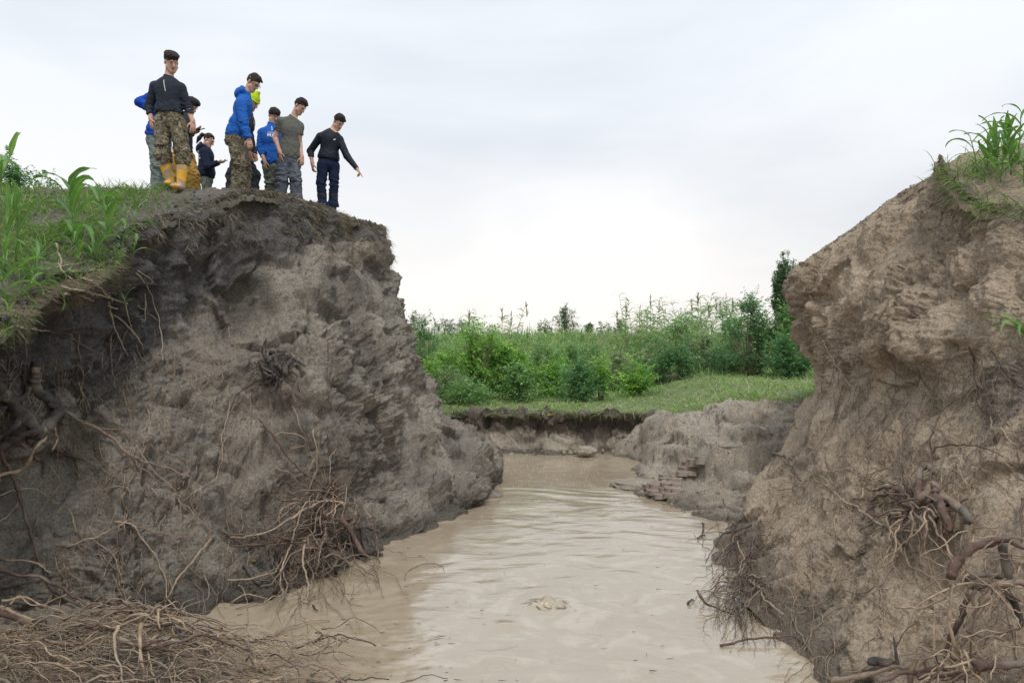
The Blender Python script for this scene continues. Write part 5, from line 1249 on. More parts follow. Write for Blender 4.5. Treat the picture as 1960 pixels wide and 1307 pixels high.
# reeds knocked over by the flood
for k, (x0, y0, x1, y1, d) in enumerate([(1140,665,1162,632,26),(1138,668,1175,640,26),(1200,665,1222,625,27),(1205,668,1238,640,27),(1195,690,1240,668,24),(1150,702,1120,690,22),(1330,690,1300,672,24),(1360,700,1335,680,24),(965,640,1000,622,27),(1210,700,1190,680,23)]):
    C = np.array([tuple(P(x0, y0, d)), tuple(P((x0 + x1) / 2, (y0 + y1) / 2 - 1, d)), tuple(P(x1, y1, d))])
    o = link('fallen_reed', tubes_mesh('fallen_reed', [tube_arrays(cr_basis(3, 6) @ C, np.full(6, .016), 4)], STRAWM))
    tag(o, 'pale broken reed slanting in the thicket', 'reed', 'broken reeds in the thicket')

# broad-leaved grass plants (like young maize) on the rims
def leaf_ribbon(L, wd, el, droop, az, base, seed, curl=.2):
    n = 11; t = np.linspace(0, 1, n); r_ = random.Random(seed)
    ang = el - droop * t ** 1.3; ds = L / (n - 1); hx = np.concatenate([[0], np.cumsum(np.cos(ang[:-1]) * ds)]); hz = np.concatenate([[0], np.cumsum(np.sin(ang[:-1]) * ds)])
    yaw = az + curl * t ** 2; C = np.stack([np.cos(yaw) * hx, np.sin(yaw) * hx, hz], -1) + np.array(base)
    sd_ = np.stack([-np.sin(yaw), np.cos(yaw), 0 * t], -1); up = np.stack([-np.cos(yaw) * np.sin(ang), -np.sin(yaw) * np.sin(ang), np.cos(ang)], -1)
    tw = r_.uniform(-.9, .9) * t; sd2 = sd_ * np.cos(tw)[:, None] + up * np.sin(tw)[:, None]; up2 = up * np.cos(tw)[:, None] - sd_ * np.sin(tw)[:, None]
    w = wd * np.minimum(.45 + t * 2.6, 1) * (1 - t ** 2.4) * .5 + .0012
    wave = .16 * wd * np.sin(t * r_.uniform(9, 14))
    A = C - sd2 * w[:, None] + up2 * (w * .35 + wave * t)[:, None]; B = C + sd2 * w[:, None] + up2 * (w * .35 - wave * t)[:, None]
    A2 = C - sd2 * (w * .14)[:, None]; B2 = C + sd2 * (w * .14)[:, None]
    V = np.stack([A, A2, C, B2, B], 1).reshape(-1, 3); a = np.arange(n * 5).reshape(n, 5); Fq = np.stack([a[:-1, :-1], a[:-1, 1:], a[1:, 1:], a[1:, :-1]], -1).reshape(-1, 4)
    rib = np.tile([0, .8, 1, .8, 0], n); tv = np.clip(.5 + r_.uniform(-.35, .35) + 0 * rib, 0, 1)
    return V, Fq, {'tint': tv, 'rib': rib}
def broad_plant(px, py, d, H, nl, LL, wd, label, lean=(0, 0), seed=0, cat='plant', group='broad leaved grass plants on the rims', spread=1.0, h3=None):
    r_ = random.Random(seed); loc = P(px, py, d)
    e_ = thing('broad_leaf_grass', label, cat, loc, group)
    T = np.linspace(0, 1, 7); C = np.stack([lean[0] * H * T ** 1.6, lean[1] * H * T ** 1.6, H * T], -1)
    o = link('stalk', tubes_mesh('stalk', [tube_arrays(C, np.linspace(.009, .004, 7) * (H / .5) ** .3, 6)], STALKM), e_)
    az0 = r_.uniform(0, 6.28)
    for k in range(nl):
        t = .08 + .9 * (k / max(nl - 1, 1)); b = [np.interp(t, T, C[:, c]) for c in range(3)]
        L = LL * (0.6 + .55 * math.sin(math.pi * min(t * .8 + .2, 1))) * r_.uniform(.8, 1.15)
        V, Fq, at = leaf_ribbon(L, wd * 1.35 * r_.uniform(.8, 1.15), R(r_.uniform(56, 80)) * (0.8 + .2 * t), R(r_.uniform(80, 180)) * spread * (1.15 - .45 * t), az0 + k * math.pi + r_.uniform(-.6, .6), b, r_.random(), r_.uniform(-.5, .5))
        link('leaf', np_mesh('leaf', V, Fq, CORNL, at), e_)
    return e_
STALKM = bark_mat('green_stalk', (0.14, 0.24, 0.07), (0.10, 0.17, 0.05), 0.5, 6)
for k, (px, py, d, H, nl, LL, wd, lb, ln, sp) in enumerate([
 (140, 482, 7.7, .66, 10, .60, .055, 'tallest broad leaved plant with drooping leaves left of the first man', (-.05, 0), 1.25),
 (205, 470, 7.9, .46, 9, .42, .046, 'broad leaved plant between the tallest one and the cliff', (.0, 0), 1.0),
 (232, 478, 8.0, .38, 5, .34, .022, 'leaning yellowish plant at the dark cliff edge', (.45, 0), .5),
 (185, 500, 7.6, .22, 6, .34, .026, 'low leafy plant under the second tallest', (.1, -.1), 1.0),
 (150, 500, 7.4, .20, 6, .32, .024, 'low leafy plant at the foot of the tallest', (-.1, -.1), 1.1),
 (255, 490, 8.2, .16, 5, .28, .018, 'small plant spilling over the cliff edge', (.3, -.2), 1.2),
 (30, 500, 6.7, .50, 7, .42, .022, 'clump of upright leaves at the left edge', (.05, 0), .6),
 (8, 520, 6.6, .55, 7, .46, .026, 'tall upright clump cut by the left edge of the picture', (.1, 0), .6),
 (40, 585, 6.45, .28, 6, .40, .040, 'plant with broad arching leaves low at the left edge', (0, -.1), 1.25),
 (12, 590, 6.3, .26, 6, .36, .038, 'second arching plant at the very left edge', (-.1, -.1), 1.2),
 (72, 545, 6.8, .34, 7, .34, .022, 'upright clump right of the arching plants', (.1, 0), .6),
 (55, 560, 6.6, .30, 5, .36, .026, 'clump of leaves behind the arching plants', (.25, 0), .8),
 (15, 615, 6.1, .10, 4, .18, .014, 'small tuft at the edge of the dark soil at left', (0, 0), .6),
 (240, 588, 8.2, .10, 5, .20, .014, 'small green tuft hanging on the dark soil of the left cliff', (.1, -.3), .8),
 (-30, 500, 7.0, .95, 7, .60, .045, 'tall plant whose leaf tips droop in at the left edge', (.25, 0), 1.2),
 (110, 470, 7.9, .18, 5, .30, .016, 'thin leaved tuft on the grassy slope', (0, 0), .8),
 (1870, 330, 7.6, .34, 6, .34, .026, 'leafy plant with a leaf arching left on the right bank', (-.2, 0), .9),
 (1890, 325, 7.7, .32, 8, .30, .032, 'upright leafy plant in the middle of the right clump', (.05, 0), .6),
 (1905, 330, 7.6, .38, 8, .34, .034, 'tall plant with pointed leaves on the right bank', (.0, 0), .55),
 (1922, 320, 7.7, .38, 9, .34, .038, 'plant with broad folded leaves on the right bank', (.1, 0), .9),
 (1935, 335, 7.5, .36, 9, .36, .036, 'drooping plant near the right edge of the picture', (-.1, 0), 1.2),
 (1950, 315, 7.6, .50, 9, .40, .032, 'tallest plant on the right bank reaching out of the picture corner', (.05, 0), 1.0),
 (1862, 345, 7.5, .12, 5, .22, .022, 'small broad leaved plant at the left of the right clump', (-.1, -.1), .8),
 (1960, 350, 7.4, .25, 6, .35, .026, 'leafy plant at the right edge of the picture', (0, 0), 1.0),
 (1915, 350, 7.4, .18, 6, .30, .022, 'low leafy plant under the right clump', (0, -.2), 1.0),
 (1885, 350, 7.4, .16, 6, .26, .020, 'low bushy grass under the left side of the right clump', (-.1, -.2), 1.0)]):
    broad_plant(px, py, d, H, nl, LL, wd, lb, ln, 40 + k, spread=sp)
# single plant on a shelf of the right bank
e_ = thing('broad_leaf_grass', 'bright arching leaves of a plant growing from the right bank face', 'plant', hit(1952, 640)[0], 'broad leaved grass plants on the rims')
for k, (az, el, L, dr) in enumerate([(R(178), R(48), .42, R(75)), (R(195), R(55), .38, R(150)), (R(160), R(40), .28, R(70)), (R(220), R(50), .30, R(170)), (R(100), R(60), .3, R(60)), (R(20), R(50), .3, R(80))]):
    V, Fq, at = leaf_ribbon(L, .026, el, dr, az, (0, -.06, 0), k, .2); link('leaf', np_mesh('leaf', V, Fq, CORNL, at), e_)
# locust sprig at the left edge
h = hit(15, 655)[0]; e_ = thing('leafy_sprig', 'small locust sprig with oval leaflets low at the left edge', 'plant', h)
crown('foliage', (h.x - .05, h.y - .15, h.z - .05), .16, .24, .16, 16, 5, 10, .032, DULL, e_, twigL=.12); adopt(e_)
# dead stalks strewn on the near left rim
for k, (pix, r0) in enumerate([([(100,548),(150,555),(200,568),(245,580)],.012), ([(120,562),(170,572),(225,592)],.012), ([(60,545),(120,540),(165,536)],.007), ([(260,525),(280,545),(297,585),(308,640),(312,690)],.008),
    ([(262,520),(285,535),(298,546)],.006), ([(205,577),(215,610),(228,650),(243,680)],.008), ([(214,600),(240,622),(262,650),(275,668)],.009), ([(262,588),(285,602),(302,612)],.005), ([(30,625),(80,632),(140,643)],.006),
    ([(35,627),(90,634),(142,648)],.006), ([(110,508),(130,525),(150,540)],.008), ([(75,520),(118,512),(165,503)],.006), ([(108,470),(115,490),(119,510)],.012), ([(155,502),(166,488)],.008), ([(225,640),(215,670),(212,690)],.005),
    ([(245,640),(262,665),(282,700)],.004), ([(92,462),(120,466),(170,472)],.005), ([(278,560),(276,590),(278,620)],.010), ([(60,545),(62,580),(70,600)],.006), ([(130,520),(180,545),(215,575)],.008)]):
    o = root(None, pix, r0, STRAWM if r0 != .005 or k % 2 else DARK, off=.05, name='dead_stalk', r1=r0 * .7, sides=6)
    tag(o, 'dead pale stalk lying on the near left rim', 'stalk', 'dead stalks on the near left rim')
n = 1500; lst = []
for k in range(n):
    c = (rnd.uniform(20, 250), rnd.uniform(500, 620)); c = (c[0], 500 + (250 - c[0]) * .30 + rnd.uniform(0, 55)); h = hit(*c)[0]
    if h is None: continue
    a = rnd.gauss(.1, .5); L = rnd.uniform(.04, .26); v = Vector((math.cos(a), rnd.uniform(-.3, .3), -math.sin(a) * .5 + rnd.uniform(-.2, .2))) * L
    p = h + Vector((0, -.03, .02)); _sd[0] += 1; C, rad = root_curve([p - v * .5, p + Vector((0, 0, .01)), p + v * .5], rnd.uniform(.0015, .0035), None, .008, _sd[0], n=6); lst.append(tube_arrays(C, rad, 3))
o = link('straw_litter', tubes_mesh('straw_litter', lst, STRAWM)); tag(o, 'loose straw strewn over the near left rim', 'straw', kind='stuff')

# ---------------------------------------------------------------- remains of a brick structure at the water
def brick_mat():
    m, nt, b = new_mat('muddy_brick')
    n1 = noise(nt, 5, 5, 0.7); c = mixc(nt, ramp(nt, n1, [(0.38, 0), (0.55, 1)]), (0.20, 0.135, 0.11), (0.34, 0.29, 0.235))
    nt.links.new(c, b.inputs['Base Color']); b.inputs['Roughness'].default_value = .8; bump(nt, b, noise(nt, 40, 4, .7), .5, .01); return m
BRK = brick_mat()
def brick_mesh():
    x, y, z, c = .135, .065, .032, .008
    V = []
    for sz in (-1, 1):
        for (ax, ay) in ((x - c, y), (x, y - c), (x, -y + c), (x - c, -y), (-x + c, -y), (-x, -y + c), (-x, y - c), (-x + c, y)): V.append((ax + rnd.uniform(-.003, .003), ay, sz * z))
    me = bpy.data.meshes.new('brick'); me.from_pydata(V, [], [tuple(range(7, -1, -1)), tuple(range(8, 16))] + [(i, (i + 1) % 8, 8 + (i + 1) % 8, 8 + i) for i in range(8)]); me.materials.append(BRK); me.update(); return me
bm_ = [brick_mesh() for _ in range(4)]
E = thing('brick_steps', 'stepped remains of old brickwork in the mud at the water edge', 'brickwork', (2.2, 12.4, 0))
for k, (px, py, d, rz, ln) in enumerate([
 (1270, 948, 12.15, -8, 1), (1252, 940, 12.3, 12, .8), (1283, 945, 12.25, -8, .8), (1296, 938, 12.3, -6, .7), (1244, 930, 12.5, 10, .8), (1275, 936, 12.4, -4, .8), (1288, 935, 12.35, -4, .9), (1257, 929, 12.6, 8, 1),
 (1281, 926, 12.6, -3, 1), (1294, 927, 12.55, -6, .6), (1276, 917, 12.8, 4, .8), (1291, 917, 12.85, -2, .9), (1272, 911, 13.0, 10, .6), (1316, 904, 13.0, -6, 1), (1305, 905, 13.05, -4, .6), (1322, 896, 13.15, -5, 1.1), (1308, 896, 13.2, 4, .6),
 (1334, 888, 13.25, -10, 1), (1318, 885, 13.4, 8, .8), (1345, 883, 13.2, 0, 1), (1330, 881, 13.5, 4, .9), (1346, 876, 13.5, 2, .9)]):
    o = link('brick', bm_[k % 4], E); hb = hit(px, py)[0]; o.location = hb + (CAMP - hb).normalized() * .05 + Vector((0, 0, -.01)); o.rotation_euler = (R(rnd.uniform(-4, 4)), R(rnd.uniform(-3, 3)), R(rz)); o.scale = (ln, 1.25, 1.05)
adopt(E)
# mud lump at the foot of the far bank and odd yellow leaves
def lump(loc, r, mat, name, label, cat, sc=(1, 1, .6), lob=.12, lf=1.6):
    u, v_ = np.meshgrid(np.linspace(0, 2 * np.pi, 40), np.linspace(0, np.pi, 24), indexing='ij'); q = np.stack([np.cos(u) * np.sin(v_), np.sin(u) * np.sin(v_), np.cos(v_)], -1).reshape(-1, 3)
    f1, f2 = worley(q * lf, 3); q = q * (1 + .28 * fbm(q * 1.7, 4, .6, seed=9)[:, None] * 2 + .28 * 0 + lob * smooth(0, .4, f2 - f1)[:, None]) * r * np.array(sc)
    o = link(name, np_mesh(name, q, grid_faces(40, 24)[:, ::-1], mat, {'humus': np.zeros(len(q)), 'wet': np.full(len(q), .3)})); o.location = loc; tag(o, label, cat); return o
lump(P(1122, 863, 16.6), .17, SOIL_F, 'mud_clod', 'rounded clod of mud at the foot of the far bank', 'mud clod', (1.25, 1, .62))
lump(P(1215, 928, 13.2) + Vector((0, 0, .0)), .30, SOIL_F, 'mud_clod', 'low wet mud hump where the bricks meet the water', 'mud clod', (1.3, 1.2, .3))
lump(P(936, 948, 12.4), .16, SOIL_L, 'mud_clod', 'small mud hump in the water off the left bank', 'mud clod', (1.2, 1.2, .45))
YEL = leaf_mat('yellow_leaf', [(0, (0.55, 0.33, 0.03)), (1, (0.6, 0.38, 0.05))])
for k, (px, py, lb) in enumerate([(491, 1076, 'yellow leaf on the dark mud under the root mass'), (1057, 796, 'yellow leaf on the edge of the far bank'), (1450, 752, 'yellow flower above the mud terrace'), (1382, 764, 'yellow flower at the left end of the terrace edge')]):
    h = hit(px, py)[0]; V, Fq, at = leaf_ribbon(.09 if k == 0 else .12, .035 if k == 0 else .07, R(20), R(60), R(190), (0, -.04, .02), k)
    o = link('yellow_leaf', np_mesh('yellow_leaf', V, Fq, YEL, at)); o.location = h; tag(o, lb, 'leaf')

# litter, foam and bubbles on the water
n = 700; px_ = rng.uniform(330, 1480, n); py_ = 700 + 620 * rng.random(n) ** .8; py_ = np.clip(py_, 960, 1305)
left = (px_ < 880) | (rng.random(n) < .28); px_, py_ = px_[left], py_[left]; dd = CAMZ * F / (py_ - 653.5); pt = np.stack([(px_ - 980) / F * dd, dd, 0 * dd + .012], -1)
ang = rng.normal(.1, .5, len(pt)); dv = np.stack([np.cos(ang), np.sin(ang), 0 * ang + .02], -1)
tag(blades('floating_litter', pt, unit(dv), rng.uniform(.012, .07, len(pt)), rng.uniform(.003, .010, len(pt)), 0.0, DARK, seg=2), 'dark specks of litter floating on the muddy water', 'litter')
FOAM = solid_foam = bark_mat('silt_foam', (0.62, 0.53, 0.41), (0.50, 0.41, 0.30), .35, 12)
bc = P(1050, 1160, CAMZ * F / 506.5); n = 110; a = rng.uniform(0, 6.28, n); r_ = .16 * np.sqrt(rng.random(n)); pt = np.stack([bc.x + np.cos(a) * r_ * 1.3, bc.y + np.sin(a) * r_, .045 * np.exp(-(r_ / .12) ** 2) + .012], -1)
q_ = worley; lump(Vector((bc.x, bc.y, -.006)), .10, FOAM, 'water_boil', 'lumpy silty upwelling bubbling in the middle of the near water', 'water boil', (1.35, 1.1, .34), .55, 3.4)
n = 380; x = rng.uniform(-.6, 1.7, n); y = rng.uniform(13.0, 16.6, n); clods('foam_flecks', np.stack([x, y, 0 * x + .004], -1), rng.uniform(.004, .013, n), FOAM, 'pale foam flecks on the still far pool', 0)
for o in bpy.data.objects:
    if o.name.split('.')[0] == 'water_boil':
        for p in o.data.polygons: p.use_smooth = True
# ---------------------------------------------------------------- people: bodies and clothes grown from smooth solids
class Field:
    """signed distance on a grid; solids are blended in one after another"""
    def __init__(s, lo, hi, h):
        s.h = h; s.lo = np.array(lo, float); s.n = np.ceil((np.array(hi) - s.lo) / h).astype(int) + 1
        s.f = np.full(tuple(s.n), 0.5, np.float32)
    def region(s, lo, hi, pad):
        a = np.clip(np.floor((np.array(lo) - pad - s.lo) / s.h).astype(int), 0, s.n); b = np.clip(np.ceil((np.array(hi) + pad - s.lo) / s.h).astype(int) + 1, 0, s.n)
        ax = [s.lo[k] + np.arange(a[k], b[k]) * s.h for k in range(3)]
        return tuple(slice(a[k], b[k]) for k in range(3)), np.meshgrid(*ax, indexing='ij')
    def add(s, sl, d, k):
        f = s.f[sl]; k = max(k, 1e-4); hh = np.clip(0.5 + 0.5 * (f - d) / k, 0, 1)
        s.f[sl] = f * (1 - hh) + d * hh - k * hh * (1 - hh)
    def cone(s, a, b, ra, rb, k=0.02):
        a = np.array(a, float); b = np.array(b, float); r = max(ra, rb)
        sl, (X, Y, Z) = s.region(np.minimum(a, b) - r, np.maximum(a, b) + r, 0.05)
        ab = b - a; t = np.clip(((X - a[0]) * ab[0] + (Y - a[1]) * ab[1] + (Z - a[2]) * ab[2]) / (ab @ ab + 1e-12), 0, 1)
        d = np.sqrt((X - a[0] - t * ab[0]) ** 2 + (Y - a[1] - t * ab[1]) ** 2 + (Z - a[2] - t * ab[2]) ** 2) - (ra + (rb - ra) * t)
        s.add(sl, d, k)
    def ell(s, c, B, rad, k=0.02, cut=False):
        c = np.array(c, float); B = np.array(B, float); rad = np.array(rad, float); r = rad.max()
        sl, (X, Y, Z) = s.region(c - r, c + r, 0.05); Q = np.stack([X - c[0], Y - c[1], Z - c[2]], -1) @ B.T
        q = np.sqrt(((Q / rad) ** 2).sum(-1)); g = np.sqrt(((Q / rad ** 2) ** 2).sum(-1)) + 1e-6
        d = q * (q - 1) / g
        if cut: s.f[sl] = np.maximum(s.f[sl], -d)
        else: s.add(sl, d, k)
    def pts(s):
        ax = [s.lo[k] + np.arange(s.n[k]) * s.h for k in range(3)]; return np.meshgrid(*ax, indexing='ij')
    def plane(s, p, n, near=None):          # cut away what lies on the n side of p
        X, Y, Z = s.pts(); n = np.array(n, float); n /= np.linalg.norm(n); d = (X - p[0]) * n[0] + (Y - p[1]) * n[1] + (Z - p[2]) * n[2]
        if near is not None:
            d = np.where((X - p[0]) ** 2 + (Y - p[1]) ** 2 + (Z - p[2]) ** 2 < near ** 2, d, -1)
        s.f = np.maximum(s.f, d.astype(np.float32))
    def wrinkle(s, fn, band=0.045):
        m = np.abs(s.f) < band; i = np.argwhere(m); Q = s.lo + i * s.h; s.f[m] += fn(Q).astype(np.float32)
    def mesh(s):                            # surface nets
        f = s.f; f[0] = f[-1] = 0.5; f[:, 0] = f[:, -1] = 0.5; f[:, :, 0] = f[:, :, -1] = 0.5
        ins = f < 0; nx, ny, nz = f.shape
        c = ins[:-1, :-1, :-1].astype(np.int8)
        tot = sum(ins[a:nx - 1 + a, b:ny - 1 + b, d:nz - 1 + d].astype(np.int8) for a in (0, 1) for b in (0, 1) for d in (0, 1))
        act = (tot > 0) & (tot < 8); idx = np.full(act.shape, -1, np.int64); ci = np.argwhere(act); idx[act] = np.arange(len(ci))
        acc = np.zeros((len(ci), 3)); cnt = np.zeros(len(ci)); co = [(a, b, d) for a in (0, 1) for b in (0, 1) for d in (0, 1)]
        val = {q: f[ci[:, 0] + q[0], ci[:, 1] + q[1], ci[:, 2] + q[2]] for q in co}
        for p in co:
            for ax in range(3):
                if p[ax]: continue
                q = list(p); q[ax] = 1; q = tuple(q); a, b = val[p], val[q]; m = (a < 0) != (b < 0)
                t = np.where(m, a / np.where(m, a - b, 1), 0); e = np.zeros((len(ci), 3)); e[:] = p; e[:, ax] += t
                acc += e * m[:, None]; cnt += m
        V = s.lo + (ci + acc / cnt[:, None]) * s.h; Fs = []
        for ax in range(3):
            o = [0, 1, 2]; o.remove(ax); u, v = o
            a = ins[(slice(None, -1) if ax == 0 else slice(None)), (slice(None, -1) if ax == 1 else slice(None)), (slice(None, -1) if ax == 2 else slice(None))]
            b = ins[(slice(1, None) if ax == 0 else slice(None)), (slice(1, None) if ax == 1 else slice(None)), (slice(1, None) if ax == 2 else slice(None))]
            e = np.argwhere(a != b); e = e[(e[:, u] > 0) & (e[:, v] > 0)]
            flip = a[e[:, 0], e[:, 1], e[:, 2]]
            def at(du, dv):
                q = e.copy(); q[:, u] -= du; q[:, v] -= dv; return idx[q[:, 0], q[:, 1], q[:, 2]]
            Q = np.stack([at(1, 1), at(0, 1), at(0, 0), at(1, 0)], -1); ok = (Q >= 0).all(1); Q = Q[ok]; flip = flip[ok]
            if ax == 1: flip = ~flip
            Q[~flip] = Q[~flip][:, ::-1]; Fs.append(Q)
        return V, np.concatenate(Fs)
def reduce_mesh(me, ratio):
    if ratio >= 1: return me
    o = bpy.data.objects.new('tmp', me); COL.objects.link(o); md = o.modifiers.new('d', 'DECIMATE'); md.ratio = ratio
    dg = bpy.context.evaluated_depsgraph_get(); dg.update(); m2 = bpy.data.meshes.new_from_object(o.evaluated_get(dg)); m2.name = me.name
    bpy.data.objects.remove(o); return m2

def cloth_mat(name, c1, c2=None, rough=0.9, extra=None, fuzz=0.0):
    m, nt, b = new_mat(name); c2 = c2 or tuple(x * .7 for x in c1)
    c = mixc(nt, ramp(nt, noise(nt, 6, 4, .6), [(.35, 0), (.65, 1)]), c1, c2)
    c = mixc(nt, 1.0, c, ramp(nt, noise(nt, 70, 3, .6), [(.3, .8), (.7, 1.2)]), 'MULTIPLY')
    if extra: c = extra(nt, c)
    nt.links.new(c, b.inputs['Base Color']); b.inputs['Roughness'].default_value = rough; b.inputs['Specular IOR Level'].default_value = .25
    bump(nt, b, mathn(nt, 'ADD', noise(nt, 18, 4, .6), mathn(nt, 'MULTIPLY', noise(nt, 200, 2, .5), .2)), .5, .02); return m
def camo_mat(name, cols, sc=11):
    m, nt, b = new_mat(name); c = cols[0]; c = (c[0], c[1], c[2])
    cur = mixc(nt, 0.0, c, c)
    for k, cc in enumerate(cols[1:]):
        n = noise(nt, sc * (1 + .25 * k), 5, .62, sc=(1, 1.1 + .1 * k, .9), dist=.8 + k * .3); f = ramp(nt, n, [(.50 + .02 * k, 0), (.53 + .02 * k, 1)])
        cur = mixc(nt, f, cur, cc)
    cur = mixc(nt, ramp(nt, noise(nt, 4.5, 5, .65), [(.52, 0), (.66, .6)]), cur, (.20, .17, .13))
    cur = mixc(nt, 1.0, cur, ramp(nt, noise(nt, 3, 4, .6), [(.3, .75), (.7, 1.15)]), 'MULTIPLY')
    nt.links.new(cur, b.inputs['Base Color']); b.inputs['Roughness'].default_value = .9; b.inputs['Specular IOR Level'].default_value = .2
    bump(nt, b, noise(nt, 22, 4, .6), .5, .02); return m
def skin_mat():
    m, nt, b = new_mat('skin'); c = mixc(nt, ramp(nt, noise(nt, 14, 4, .6), [(.35, 0), (.65, 1)]), (.62, .40, .31), (.55, .33, .25))
    c = mixc(nt, attr(nt, 'flush'), c, (.42, .14, .11)); nt.links.new(c, b.inputs['Base Color']); b.inputs['Roughness'].default_value = .5
    b.inputs['Subsurface Weight'].default_value = .12; b.inputs['Subsurface Radius'].default_value = (.02, .008, .004); b.inputs['Specular IOR Level'].default_value = .35; return m
def hair_mat(name, c):
    m, nt, b = new_mat(name); n = noise(nt, 60, 4, .6, sc=(1, 1, .35)); cc = mixc(nt, ramp(nt, n, [(.35, 0), (.65, 1)]), c, tuple(x * 2.6 for x in c))
    nt.links.new(cc, b.inputs['Base Color']); b.inputs['Roughness'].default_value = .6; b.inputs['Specular IOR Level'].default_value = .25; bump(nt, b, n, .8, .02); return m
SKIN = skin_mat(); HAIR = hair_mat('dark_hair', (.011, .009, .0085)); HAIRB = hair_mat('brown_hair', (.019, .013, .011))
def solid(name, c, rough=.5):
    m, nt, b = new_mat(name); b.inputs['Base Color'].default_value = (*c, 1); b.inputs['Roughness'].default_value = rough; return m
EYE = solid('eye', (.02, .013, .01), .2); BLACK = solid('black_plastic', (.015, .015, .017), .35); WHITEP = solid('white_print', (.72, .74, .76), .7)
BLUE = cloth_mat('blue_fleece', (.020, .13, .50), (.016, .10, .40)); BLUE2 = cloth_mat('bright_blue_fleece', (.012, .07, .45), (.010, .055, .36))
CHAR = cloth_mat('charcoal_knit', (.030, .038, .055), (.022, .028, .042)); NAVY = cloth_mat('navy_fleece', (.012, .020, .045), (.009, .015, .034))
GREYT = cloth_mat('grey_cotton', (.135, .140, .125), (.11, .115, .10)); muddy = lambda nt, c: mixc(nt, ramp(nt, noise(nt, 4.5, 6, .68), [(.54, 0), (.68, .5)]), c, (.22, .19, .15))
SLATE = cloth_mat('slate_workwear', (.125, .14, .175), (.085, .097, .125), extra=muddy)
GREYG = cloth_mat('grey_green_cloth', (.24, .28, .26), (.11, .135, .135), extra=muddy); OCHRE = cloth_mat('ochre_waterproof', (.50, .30, .055), (.40, .24, .05), .6)
JOG = cloth_mat('navy_joggers', (.012, .022, .058), (.009, .016, .042)); DKWORK = cloth_mat('dark_work_cloth', (.02, .026, .034), (.05, .06, .065))
def splat(nt, c):
    f = ramp(nt, noise(nt, 20, 3, .55, dist=.6), [(.69, 0), (.71, 1)]); f2 = ramp(nt, noise(nt, 5, 2, .5), [(.42, 0), (.52, 1)])
    return mixc(nt, mathn(nt, 'MULTIPLY', f, f2), c, (.42, .46, .52))
RASH = cloth_mat('splashed_black_top', (.010, .014, .028), (.007, .010, .020), .55, splat)
CAMO = camo_mat('woodland_camouflage', [(.20, .175, .12), (.075, .055, .042), (.12, .12, .065), (.30, .26, .19), (.045, .028, .026)])
CAMOG = camo_mat('grey_green_camouflage', [(.13, .15, .12), (.07, .085, .065), (.20, .22, .19), (.045, .055, .05)], 9)
NEON = cloth_mat('neon_knit', (.50, .68, .02), (.42, .58, .02)); 
def boot_mat(name, c, muddy=True):
    m, nt, b = new_mat(name); cc = mixc(nt, ramp(nt, noise(nt, 8, 5, .65), [(.45, 0), (.53, .9)] if muddy else [(.55, 0), (.7, .4)]), c, (.33, .28, .22))
    nt.links.new(cc, b.inputs['Base Color']); b.inputs['Roughness'].default_value = .45; return m
YBOOT = boot_mat('yellow_rubber', (.78, .40, .012)); KBOOT = boot_mat('black_rubber', (.014, .016, .022), False); NSTRIPE = solid('neon_stripe', (.62, .75, .02), .5)

class Frame:
    def __init__(s, yaw, pitch=0, roll=0):  # yaw 0 looks at the camera (-Y), positive turns to the picture's right; pitch looks down
        a = R(yaw); f = Vector((math.sin(a), -math.cos(a), 0)); r_ = Vector((math.cos(a), math.sin(a), 0))   # r_ points to the picture's right when facing us
        q = Matrix.Rotation(R(pitch), 3, r_); s.f = q @ f; s.r = r_; s.u = s.f.cross(s.r) * -1
        if s.u.z < 0: s.u = -s.u
        q2 = Matrix.Rotation(R(roll), 3, s.f); s.r = q2 @ s.r; s.u = q2 @ s.u
        s.B = np.array([tuple(s.r), tuple(s.f), tuple(s.u)])
    def at(s, c, r_, f, u): return c + s.r * r_ + s.f * f + s.u * u

def grow_hand(F_, w, d, n, curl=.5, point=False, side=1, spread=.012, sc=1.0, k=.006):
    """palm and five fingers from wrist w, along d, palm facing n; side: which way the thumb leaves"""
    d = d.normalized(); n = (n - d * n.dot(d)).normalized(); x = d.cross(n) * side
    B = np.array([tuple(x), tuple(d), tuple(n)]); pc = w + d * .045 * sc
    F_.cone(w - d * .02, w + d * .012, .026 * sc, .026 * sc, .02); F_.ell(pc, B, (.040 * sc, .052 * sc, .017 * sc), .012)
    for i, (off, L) in enumerate([(.030, .072), (.010, .080), (-.010, .075), (-.029, .058)]):
        b = w + d * (.082 * sc) + x * off * sc * 1.02 + x * spread * (off * 20) * .1; c = curl * (1 + .12 * i)
        if point: c = 0.05 if i == 0 else 1.5
        dd = d; p = b
        for j, fr in enumerate((.48, .3, .22)):
            dd = (Matrix.Rotation(0, 3, 'X') @ dd); ang = c * (.5 if j == 0 else .75)
            dd = (dd * math.cos(ang) + n * math.sin(ang)).normalized() if j == 0 else (dd * math.cos(ang) + (n - dd * n.dot(dd)).normalized() * math.sin(ang) if (n - dd * n.dot(dd)).length > .05 else dd).normalized()
            q = p + dd * L * fr * sc * 1.05; F_.cone(p, q, (.0096 - .0011 * j) * sc, (.0088 - .0012 * j) * sc, k * .4); p = q
    t0 = w + d * .025 * sc + x * .026 * sc; t1 = t0 + (d * .6 + x * .75 + n * .25).normalized() * .042 * sc; t2 = t1 + (d * .9 + x * .2 + n * .45).normalized() * .036 * sc
    F_.cone(t0, t1, .014 * sc, .0115 * sc, .008); F_.cone(t1, t2, .0115 * sc, .009 * sc, .004)

